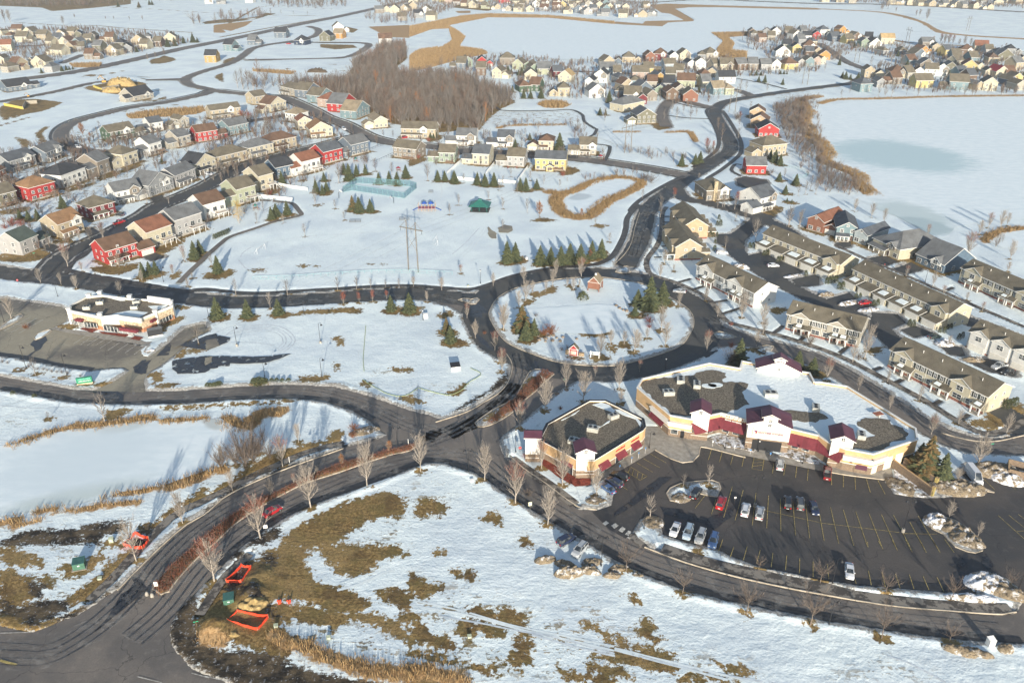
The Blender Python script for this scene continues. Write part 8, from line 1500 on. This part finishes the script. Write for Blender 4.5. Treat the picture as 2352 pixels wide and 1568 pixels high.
M_pale=simple('pale_utility_green',(.40,.44,.32),.5)
for (ix,iy,x,y,w,h,lab) in ((1,5,820,935,.7,.9,'small pale green utility box right of the orange pit fence'),(1,5,1425,1070,.7,.9,'small pale utility box on a brown patch near the bottom'),(2,5,688,1050,.7,.7,'small yellow-green utility box in the streaky snow'),(0,5,1150,380,.8,.6,'small pale box beside the verge of the divided road'),(4,5,1955,1140,1.3,2.0,'white utility cabinet beside the road at the lower right'),(2,3,185,125,1.4,1.7,'white utility cabinet at the corner of the snow lot'),(0,4,1285,1520,.9,1.3,'pale utility box on a brown mound at the lower left'),(2,4,715,825,.8,.7,'low white utility box left of the central crossing'),(2,2,1343,630,.8,1.1,'small white utility box beside the spruce pair'),(2,2,672,940,.7,.7,'pale utility box beside the park road pavement')):
    ubox(G(ix,iy,x,y),w,w*.8,h,.2,lab,M_pale if 'white' not in lab else M_vinyl,M_pale if 'white' not in lab else M_vinyl,False)
# signs
def sign(g,h,w,hh_,mat,lab,an=0,post=None,shape='rect'):
    r=empty('road_sign',(g[0],g[1],0),an); p=MB(); p.tube((0,0,-.2),(0,0,h),.035,.035,post or M_galv,5); p.build('post',r); b=MB()
    if shape=='oct':
        pts=[(math.cos(math.pi/8+i*math.pi/4)*w/2,-.05,h-w/2+math.sin(math.pi/8+i*math.pi/4)*w/2) for i in range(8)]; b.face(pts,mat); b.face([(x,-.02,z) for x,_,z in pts][::-1],M_galv)
    else: b.box(-w/2,w/2,-.06,-.03,h-hh_,h,mat)
    b.build('panel',r); 
    if shape=='oct': textmesh('STOP',.26,M_trim,r,(0,-.07,h-w/2),(math.pi/2,0,0),.005)
    tag(r,lab,'road sign'); return r
M_rockd=simple('dark_earth',(.10,.075,.05),.95,.3,1)
M_stop=simple('stop_sign_red',(.45,.02,.02),.5); M_gsign=simple('street_sign_green',(.03,.25,.14),.5); M_bsign=simple('blue_badge_sign',(.06,.20,.45),.5)
sign(G(2,4,1268,510),2.4,.85,.85,M_stop,'red octagonal stop sign beside the central crossing lantern',0,None,'oct'); sign(G(0,2,215,920),2.4,.85,.85,M_stop,'red octagonal stop sign at the bank entrance',0,None,'oct')
sign(G(1,4,710,1425),2.6,.9,.9,M_trim,'white square sign beside a tall bare tree on the divided road',.2); sign(G(2,4,1383,1160),2.6,.8,1.1,simple('cream_sign',(.62,.62,.45),.6),'pale cream road sign between two tall bare trees',.2)
s_=sign(G(0,5,1808,505),2.3,.75,1.1,M_trim,'white keep-right sign with black arrow at the lower end of the median',.1); b=MB(); b.face([(-.16,-.08,1.95),(.06,-.08,1.72),(.16,-.08,1.8),(-.06,-.08,2.05)],M_black); b.face([(.02,-.08,1.6),(.25,-.08,1.62),(.22,-.08,1.88)],M_black); b.build('arrow',s_)
for (ix,iy,x,y,lab) in ((3,4,195,610,'first'),(3,4,275,555,'second'),(3,4,352,500,'third'),(3,4,58,705,'fourth')): sign(G(ix,iy,x,y),1.9,.32,.5,M_bsign,'%s small disabled parking sign on the corner shop walkway'%dict(first='third-nearest',second='second-nearest',third='farthest',fourth='nearest')[lab],.6,M_trim)
for (x,y,lab) in ((1125,420,'leftmost'),(1375,470,'middle'),(1558,515,'right'),(1785,555,'rightmost')): sign(G(3,4,x,y),1.7,.35,.45,M_bsign if x>1500 else M_trim,'%s small parking sign along the shop plaza kerb'%lab,0,M_trim)
sign(G(1,4,978,628),2.4,.12,1.8,M_trim,'thin white marker post beside the divided road pavement'); sign(G(1,4,2340,415),2.2,.12,1.5,M_trim,'thin white marker post beside the crossing end of the median'); sign(G(3,4,1378,1075),2.0,.45,.5,M_trim,'white marker sign on a post between parked cars'); sign(G(4,2,750,700),.8,.3,.3,M_stop,'small red hydrant-like marker beside the lane'); sign(G(2,3,1770,905),2.4,.7,.25,M_gsign,'green street-name sign by the roundabout approach trees',.7); sign(G(0,2,405,620),2.6,.8,.25,M_gsign,'green street-name sign in front of the pale grey corner house',.3); sign(G(4,4,1960,480),2.6,.9,.3,M_gsign,'green street-name sign at the right bend',.2)
# green two-line board by the bank entrance
r=empty('business_sign',(*G(0,3,980,880),0),R(18)); b=MB(); b.box(-2.1,2.1,-.35,.35,.5,2.3,M_gsign); b.build('cabinet',r); b=MB(); b.box(-2.15,2.15,-.4,.4,-.2,.5,M_stone); b.build('base',r); b=MB(); M_mint=simple('mint_sign_face',(.25,.62,.48),.5)
b.box(-1.9,1.9,-.40,-.36,1.45,2.15,M_gsign); b.build('sign_face',r)
for row,(z,hh_) in enumerate(((1.75,.34),(1.1,.30))):
    b=MB()
    for i in range(11): x=-1.6+i*.31+(.05 if i%4==0 else 0); b.box(x,x+.2,-.43,-.40,z,z+hh_*(.7+.3*((i*7)%3)/2),M_mint if row==0 else M_trim)
    b.build('sign_letters',r)
tag(r,'green double-line business sign board on the verge by the bank entrance','sign')
# island: red barn, monument sign, white sign
def barn(g,w,d,h,an,lab):
    r=empty('garden_pavilion',(g[0],g[1],0),an); W_,Rf=MB(),MB(); gable(W_,Rf,-w/2,w/2,0,d,1.0,h,'y',1.0,wallm('brick'),roofm('tan'),.25); 
    for x in (-w/2,w/2):
        for y in (0,d): W_.box(x-.14,x+.14,y-.14,y+.14,-.3,h,wallm('brick'))
    for x in (-w/2,w/2): W_.box(x-.05,x+.05,-.06,-.02,1,h,M_trim)
    W_.box(-w/2,w/2,-.07,-.02,h-.12,h,M_trim); W_.build('wall',r); Rf.build('roof',r); link('window',WINSM,r,(w/2,d/2,2.1),math.pi/2); c=MB(); c.box(-.3,.3,d/2-.3,d/2+.3,h+w/2-.2,h+w/2+.7,M_trim); c.build('cupola',r); tag(r,lab,'barn')
barn(G(2,2,2110,995),4.2,4.6,3.6,R(-22),'little red barn-like pavilion with pale roof at the top of the roundabout island')
r=empty('monument_sign',(*G(2,3,1880,558),0),R(-15)); M_st=simple('wall_fieldstone',(.36,.27,.17),.9,.3,2); W_,Rf=MB(),MB(); gable(W_,Rf,-1.4,1.4,0,1.4,-.2,2.3,'y',1.05,wallm('red'),roofm('taupe'),.2); W_.build('wall',r); Rf.build('roof',r)
b=MB(); b.box(-1.42,-1.25,-.08,0,0,2.3,M_trim); b.box(1.25,1.42,-.08,0,0,2.3,M_trim); b.box(-1.4,1.4,-.08,0,0,.15,M_trim); b.box(-1.4,1.4,-.08,0,2.2,2.35,M_trim); b.build('frame',r); b=MB(); b.box(-.9,.9,-.12,-.06,.55,1.75,M_cream); b.build('sign_face',r)
b=MB()
for i in range(3): b.box(-.6,.6,-.14,-.12,.8+i*.3,.88+i*.3,M_redsign)
b.build('sign_letters',r); b=MB(); b.box(-2.6,-1.5,.2,1.0,-.2,1.6,M_st); b.box(1.7,3.3,.1,1.0,-.2,1.2,M_st); b.build('stone_wall',r); tag(r,'red gabled monument sign with cream plaque and low stone wings on the island','sign')
r=empty('white_sign_board',(*G(2,3,2125,585),0),R(-14)); 
for x in (-1.35,1.35): b=MB(); b.box(x-.11,x+.11,-.11,.11,-.2,2.5,M_vinyl); b.build('post',r)
b=MB(); b.box(-1.3,1.3,-.05,.05,1.2,2.3,M_vinyl); b.build('panel',r); b=MB(); b.tube((-.75,-.05,1.75),(-.75,-.08,1.75),.42,.42,simple('grey_roundel',(.20,.24,.25),.6),14); b.build('roundel',r); tag(r,'white two-post sign board with a dark round emblem on the island','sign')
r=empty('site_sign_board',(*G(2,3,525,715),0),R(14)); b=MB(); b.box(-1.4,1.4,-.9,.9,.0,1.4,M_vinyl,M_black); b.build('cabinet',r); b=MB(); b.slab([(-1.5,-1,1.5),(1.5,-1,1.5),(1.5,1,2.1),(-1.5,1,2.1)],.1,M_black,M_black); b.build('lid',r); tag(r,'black and white box standing on the empty snow lot','cabinet')
r=empty('enclosure',(*G(4,4,2330,760),0),R(-30)); b=MB()
for (x0,x1,y0,y1) in ((-3.5,3.5,-2.5,-2.2),(-3.5,3.5,2.2,2.5),(-3.5,-3.2,-2.5,2.5),(3.2,3.5,-2.5,2.5)): b.box(x0,x1,y0,y1,-.2,2.4,M_eifsb,M_eifs)
b.build('wall',r); tag(r,'brown block rubbish enclosure at the right edge','enclosure')
# park things
r=empty('picnic_pavilion',(*G(2,1,810,1235),0),R(-6)); M_gr=simple('green_metal_roof',(.03,.15,.12),.45,.1)
for x in (-3.6,0,3.6):
    for y in (-3,3): b=MB(); b.tube((x,y,-.2),(x,y,2.8),.14,.12,M_gr,6); b.build('post',r)
b=MB(); c=[(-5,-4.5,2.7),(5,-4.5,2.7),(5,4.5,2.7),(-5,4.5,2.7)]; t=[(-.7,-.6,4.9),(.7,-.6,4.9),(.7,.6,4.9),(-.7,.6,4.9)]
for i in range(4): j=(i+1)%4; b.face([c[i],c[j],t[j],t[i]],M_gr)
b.face(c[::-1],M_gr); b.box(-.8,.8,-.7,.7,4.9,5.5,M_gr); b.build('roof',r); b=MB(); b.box(-4.5,4.5,-4,4,-.1,.16,M_asphd); b.build('floor',r)
for x in (-2,1.5): b=MB(); b.box(x-.9,x+.9,-.4,.4,.7,.78,M_black); b.box(x-.9,x+.9,-.9,-.6,.4,.46,M_black); b.box(x-.9,x+.9,.6,.9,.4,.46,M_black); b.box(x-.1,x+.1,-.7,.7,0,.7,M_black); b.build('picnic_table',r)
tag(r,'open green-roofed picnic pavilion in the park','pavilion')
r=empty('playground',(*G(2,1,200,1240),0),0); M_pb=simple('blue_plastic',(.03,.09,.35),.4); M_pr=simple('red_plastic',(.30,.04,.05),.4); M_pt=simple('tan_posts',(.50,.36,.22),.6)
for x in np.linspace(-4,4,6):
    for y in (-1.5,1.5): b=MB(); b.tube((x,y,0),(x,y,3.6),.09,.09,M_pt,5); b.build('post',r)
b=MB(); b.box(-4,4,-1.5,1.5,1.3,1.42,M_pr); b.build('platform',r)
for x in (-1.2,2.0): b=MB(); b.face([(x-1.3,-1.4,3.5),(x+1.3,-1.4,3.5),(x,0,4.6)],M_pb); b.face([(x+1.3,-1.4,3.5),(x+1.3,1.4,3.5),(x,0,4.6)],M_pb); b.face([(x+1.3,1.4,3.5),(x-1.3,1.4,3.5),(x,0,4.6)],M_pb); b.face([(x-1.3,1.4,3.5),(x-1.3,-1.4,3.5),(x,0,4.6)],M_pb); b.build('canopy',r)
for s in (-1,1): b=MB(); b.slab([(s*4,-.4,1.5),(s*4,.4,1.5),(s*6.8,.4,.3),(s*6.8,-.4,.3)],.25,M_pb,M_pb); b.build('slide',r)
b=MB()
for x in np.linspace(-3.6,3.6,9): b.tube((x,-1.5,1.4),(x,-1.5,2.3),.04,.04,M_pb,4)
b.box(-4,4,-1.54,-1.46,2.25,2.35,M_pr); b.build('railing',r); tag(r,'blue and tan playground climbing frame with two blue canopies','playground')
for s in ('300 480 365 475 345 420 285 330',): pass
def goal(g,an,lab):
    r=empty('football_goal',(g[0],g[1],0),an); b=MB(); w=3.2
    for s in (-1,1): b.tube((s*w,0,0),(s*w,0,2.3),.06,.06,M_vinyl,5); b.tube((s*w,0,2.3),(s*w,1.6,0),.04,.04,M_vinyl,4)
    b.tube((-w,0,2.3),(w,0,2.3),.06,.06,M_vinyl,5); b.tube((-w,1.6,.05),(w,1.6,.05),.04,.04,M_vinyl,4); b.build('frame',r); tag(r,lab,'goal')
goal(G(1,2,650,540),R(75),'thin white football goal at the left side of the park field'); goal(G(2,2,320,440),R(98),'thin white football goal at the right side of the park field')
for (ix,iy,x,y,lab) in ((1,1,1540,1100,'dark basketball hoop left of the court'),(1,1,2170,1160,'dark basketball hoop right of the three spruces')):
    r=empty('basketball_hoop',(*G(ix,iy,x,y),0),R(40 if x<2000 else 200)); b=MB(); b.tube((0,0,0),(0,0,3),.12,.1,M_black,6); b.tube((0,0,3),(1.2,0,3.3),.08,.08,M_black,5); b.build('pole',r); b=MB(); b.box(1.2,1.28,-.9,.9,2.9,3.95,M_vinyl); b.build('backboard',r); b=MB(); b.tube((1.5,0,3.05),(1.5,0,3.0),.25,.25,M_orange,10,False); b.build('hoop',r); tag(r,lab,'basketball hoop')
for (ix,iy,x,y,w,lab) in ((1,1,1725,1380,5.2,'long grey bench stand left in the middle of the park field'),(1,1,2290,1355,4.6,'grey bench stand beside the tall pylon'),(2,1,245,1040,2.4,'small grey bench stand above the playground')):
    r=empty('bench_stand',(*G(ix,iy,x,y),0),R(3))
    for k in range(3): b=MB(); b.box(-w/2,w/2,k*.6,k*.6+.3,.35+.35*k,.40+.35*k,M_galv); b.build('seat',r)
    b=MB()
    for x_ in (-w/2+.1,0,w/2-.1): b.tube((x_,0,0),(x_,1.5,1.1),.04,.04,M_galv,4); b.tube((x_,1.4,0),(x_,1.4,1.1),.04,.04,M_galv,4)
    b.build('frame',r); tag(r,lab,'bench')
for (ix,iy,x,y,lab) in ((1,1,1730,690,'red and green garden climbing frame behind the red house'),(1,1,2225,800,'red garden slide frame near the court'),(1,1,585,1235,'dark garden climbing frame above the park path'),(2,1,2195,660,'small red and white kiosk beside the road end')):
    r=empty('garden_play_frame',(*G(ix,iy,x,y),0),.4); b=MB()
    for a in (-1,1):
        for c in (-1,1): b.tube((a*.9,c*.9,0),(a*.9,c*.9,2.4),.08,.08,M_wood,4)
    b.build('frame',r); b=MB(); b.face([(-1.1,-1.1,2.3),(1.1,-1.1,2.3),(0,0,3.2)],M_gr if 'green' in lab or 'dark' in lab else M_pr); b.face([(1.1,-1.1,2.3),(1.1,1.1,2.3),(0,0,3.2)],M_pr); b.face([(1.1,1.1,2.3),(-1.1,1.1,2.3),(0,0,3.2)],M_pr); b.face([(-1.1,1.1,2.3),(-1.1,-1.1,2.3),(0,0,3.2)],M_pr); b.build('canopy',r)
    b=MB(); b.slab([(.9,-.3,1.2),(.9,.3,1.2),(2.4,.3,.1),(2.4,-.3,.1)],.1,M_pr,M_pr); b.box(-.9,.9,-.9,.9,1.1,1.2,M_wood); b.build('slide',r); tag(r,lab,'play frame')
# ploughed snow: lumps and heaps
def heap(g,rx,ry,h,an,seed,mat):
    n=26; V=[];Fq=[]
    for i in range(n):
        for j in range(n):
            u,v_=(i/(n-1)*2-1),(j/(n-1)*2-1); x,y=u*rx*1.15,v_*ry*1.15; rr_=math.hypot(u,v_)*1.15
            k=max(0,1-rr_**2.4); no=float(fbm(x*1.3+seed*9,y*1.3,seed,4)); z=-.15+(h*k**.6*(.45+1.1*no) if k>0 else -.2)
            V.append((x+ (no-.5)*.5,y+(float(fbm(x*1.3,y*1.3+7,seed+3))-.5)*.5,z))
    for i in range(n-1):
        for j in range(n-1): a=i*n+j; Fq.append((a,a+n,a+n+1,a+1))
    o=link('snow_heap',mesh_np('snow_heap',V,Fq,[mat]),None,(g[0],g[1],0),an); return o
for i,(ix,iy,x,y,rx,ry,h,an,lab) in enumerate([(2,5,1560,165,2.6,1.3,1.2,.2,'dirty brown snow lump left of the pair of parked cars'),(2,5,1780,215,2.4,1.3,1.2,-.3,'grey dirty snow lump between the parked cars and the largest lump'),(2,5,1825,320,3.2,1.6,1.9,.1,'largest dirty snow lump, below the silver crossover'),(2,5,2070,290,2.6,1.2,1.2,-.2,'brown snow lump just right of the largest one'),(2,5,2090,190,2.6,1.4,.9,.2,'pale snow lump under the twin-shade lamp'),(3,5,-30,340,2.0,1.0,1.0,0,'small dirty snow lump right of the row of lumps'),(3,5,270,335,1.6,.8,.6,0,'low dirty snow lump near the road tree'),(3,5,40,260,2.4,1.2,.9,.3,'snow lump close to the road edge beneath a sparse tree'),
 (4,5,1600,1210,3.2,1.1,1.2,-.45,'long dirty snow lump at the foot of a sparse tree, lower right'),(4,5,1810,1225,3.0,1.0,1.1,-.4,'second long dirty snow lump at the lower right'),(4,5,2135,1185,1.8,1.3,1.3,.4,'dirty snow lump right of the white utility cabinet'),(4,4,1560,900,7.5,3.4,1.9,-.08,'big dirty snow heap between the big spruces and the white van'),(4,4,2010,710,6.0,3.2,2.2,-.1,'big dirty snow heap behind the white van'),(4,4,2150,800,4.2,2.6,1.7,-.5,'white snow heap right of the van'),(4,4,930,880,2.6,4.2,1.0,.5,'dirty snow heap left of the snowy ramp'),
 (4,4,1340,1290,2.8,2.6,1.7,0,'white snow heap on the upper end of the right car park island'),(4,4,1560,1380,3.8,2.6,1.6,-.6,'dirty snow heap in the middle of the right car park island'),(4,4,1690,1500,3.8,2.6,1.6,-.6,'dirty snow heap on the lower end of the right car park island'),(4,5,1920,430,4.6,3.2,1.8,0,'large white snow heap at the lower right corner of the car park'),(4,5,2120,520,4.4,2.6,1.5,-.5,'dirty snow heap beside the large white one at the car park corner'),(4,5,1750,600,6.0,1.2,1.0,-.1,'long dirty snow ridge below the car park corner'),
 (3,2,1450,720,3.6,2.2,1.6,-.4,'white snow heap behind the white terrace'),(4,3,1440,420,3.4,2.4,1.3,.2,'white snow heap beside the dark green sedan'),(4,2,80,1040,3.2,1.6,1.3,.1,'snow heap on the verge between terrace driveways'),(4,2,340,1130,5.0,1.5,1.0,.35,'long snow ridge left of the red sedan'),(4,2,570,1210,4.6,1.5,1.0,.2,'long snow ridge right of the red sedan'),(3,2,2050,820,4.6,1.4,.8,.3,'snow ridge between two terrace driveways'),(4,3,1770,610,3.8,1.6,1.0,-.1,'snow heap between the gabled garages and the lane'),(3,4,760,1010,2.6,2.0,.7,.2,'dirty snow heap on the planted island near the black crossover'),(3,4,440,1290,2.6,2.6,.7,.2,'dirty snow heap on the small island by the crosswalk'),
 (2,4,2140,1050,2.8,1.8,.8,0,'dirty snow heap around the tree at the car park entrance'),(2,3,1850,1010,0.1,0.1,.1,0,''),(0,3,1720,510,2.0,1.2,.8,.3,'white snow heap at the corner of the bank car park'),(1,4,1830,250,4.4,1.7,1.1,.4,'dirty snow heap on the tip of the verge by the central crossing')]):
    if lab: tag(heap(G(ix,iy,x,y),rx,ry,h,an,i+1,M_dirtysnow2 if 'white' in lab[:11] or 'ridge' in lab else M_dirtysnow),lab,'snow heap','heaps and lumps of ploughed snow')
M_sand=simple('heaped_sand',(.42,.30,.13),.95,.25,1.2)
for i,(ix,iy,x,y,rx,ry,h_,an,lab) in enumerate(((1,5,540,690,3.4,2.2,1.7,.2,'golden sand mound between the green cabinet and the pit fence'),(1,5,180,990,4.6,1.6,1.0,-.25,'long golden earth bank below the lower pit fence'),(1,5,640,330,3.2,1.8,.9,.5,'lumpy golden earth bank right of the upper trench fence'),(0,0,1400,985,13,6,6.5,-.15,'large golden sand heap at the far construction lot'),(0,0,1290,1060,8,4,4,.1,'smaller sand heap beside the open basement'),(1,0,1290,840,10,4,4,0,'dark earth heap in the snow field beyond the wood'))):
    tag(heap(G(ix,iy,x,y),rx,ry,h_,an,60+i,M_sand if 'dark' not in lab else M_rockd),lab,'earth heap','heaps of dug earth and sand')
for x,y,s_ in ((860,655,.8),(970,655,.6)):
    b=MB(); b.tube((0,0,0),(.3,0,.9),.5*s_,.12,M_orange,7); b.tube((.2,.3,0),(-.5,.2,.5),.25,.2,M_orange,6); o=b.build('crumpled_netting'); o.location=(*G(1,5,x,y),.1); tag(o,('larger' if s_>.7 else 'smaller')+' crumpled scrap of orange netting on the brown field','netting scrap')
r=empty('survey_stake',(*G(0,5,2265,940),0)); b=MB(); b.tube((0,0,0),(0,0,1.9),.03,.03,M_wood,4); b.build('post',r); b=MB(); b.tube((-.5,0,1.6),(.5,.1,1.8),.06,.06,simple('green_tape',(.04,.55,.28),.5),4); b.tube((-.1,-.4,1.9),(.1,.4,1.5),.05,.05,simple('green_tape',(.04,.55,.28),.5),4); b.build('ribbon',r); tag(r,'wooden survey stake with bright green ribbon at the lower left','stake')
for k_ in (0,1):
    b=MB(); b.tube((0,0,0),(0,0,.7),.38,.30,M_conc,9); b.tube((0,0,.7),(0,0,.9),.3,.05,M_conc,9); o=b.build('concrete_bollard'); o.location=(*G(0,5,1690+60*k_,560+15*k_),0); tag(o,'squat pale concrete bollard at the lower tip of the median, '+('left' if k_==0 else 'right')+' of two','bollard')
# straw wattles on the snow lot
M_wat=simple('green_straw_sock',(.36,.42,.22),.9,.2)
for (ix,iy,s,lab) in ((1,3,'1850 215 1835 400 1820 600 1830 740','straight yellow-green straw sock lying on the snow lot'),(1,3,'1820 840 1900 895 2000 950 2100 1000 2250 1030 2352 1000 2450 930','curved yellow-green straw sock on the snow lot, left part'),(2,3,'110 935 250 975 440 1015 540 990 620 940 680 870 820 775 700 705','curved yellow-green straw sock on the snow lot, right part')):
    P=smooth(GP(ix,iy,s),step=1.2); b=MB()
    for i in range(len(P)-1): b.tube((P[i][0],P[i][1],.28),(P[i+1][0],P[i+1][1],.28),.09,.09,M_wat,6)
    tag(b.build('straw_sock'),lab,'straw sock')
# boulders by the island and site
M_rock=simple('boulder_stone',(.25,.20,.15),.9,.3,2)
bc=0
for (ix,iy,s) in ((2,3,'1490 380 1560 370 1600 340 1640 390 1690 360 1730 395 1760 350 1560 400 1920 370 1480 340 1650 330'),(3,2,'20 1165 60 1195 100 1215 140 1225 190 1245 340 1300 300 1285'),(2,3,'1690 1000 1800 960')):
    v_=[float(a) for a in s.split()]
    for i in range(0,len(v_),2):
        g=G(ix,iy,v_[i],v_[i+1]); b=MB(); rg=random.Random(i); R_=rg.uniform(.4,.75)
        for a in range(6):
            for e in range(3):
                pass
        o=bpy.data.meshes.new('boulder'); import bmesh; bm=bmesh.new(); bmesh.ops.create_icosphere(bm,subdivisions=2,radius=R_)
        for v0 in bm.verts: v0.co*=1+.35*(float(fbm(v0.co.x*2+i,v0.co.y*2+v0.co.z,i))-.5); v0.co.z*=.7
        bm.to_mesh(o); bm.free(); o.materials.append(M_rock); ob=link('boulder',o,None,(g[0],g[1],.3)); later(ob,'brown boulder','at the pond edge of the roundabout island' if ix!=3 else 'along the east bank of the island pond','boulder',screenx(g)+i*1e-4)
# ---------------------------------------------------------------- labels of rows, counted along each row
from collections import defaultdict
D=defaultdict(list)
for o,desc,pl,ct,x in PENDING: D[(desc,pl,ct)].append((x,o))
for (desc,pl,ct),L_ in D.items():
    L_.sort(key=lambda t:t[0]); n=len(L_)
    for i,(x,o) in enumerate(L_):
        lab=desc+' '+pl if n==1 else (('leftmost ' if i==0 else ('rightmost ' if i==n-1 else ordw(i+1)+' '))+desc+(', ' if False else ' ')+pl+('' if i in(0,n-1) else ', from the left'))
        w=lab.split()
        tag(o,lab,ct,(ct+'s '+pl)[:110])
# ---------------------------------------------------------------- thin winter haze
HM_=bpy.data.materials.new('haze'); HM_.use_nodes=True; t=HM_.node_tree; t.nodes.clear(); out=t.nodes.new('ShaderNodeOutputMaterial'); vo=t.nodes.new('ShaderNodeVolumePrincipled'); vo.inputs['Color'].default_value=(.86,.90,.96,1); vo.inputs['Density'].default_value=.00014; vo.inputs['Anisotropy'].default_value=.2; t.links.new(vo.outputs[0],out.inputs['Volume'])
b=MB(); b.box(-15000,15000,-1500,15000,-2,135,HM_) 
if USE_HAZE: tag(b.build('haze'),'thin pale winter haze over the whole scene',None,None,'stuff')
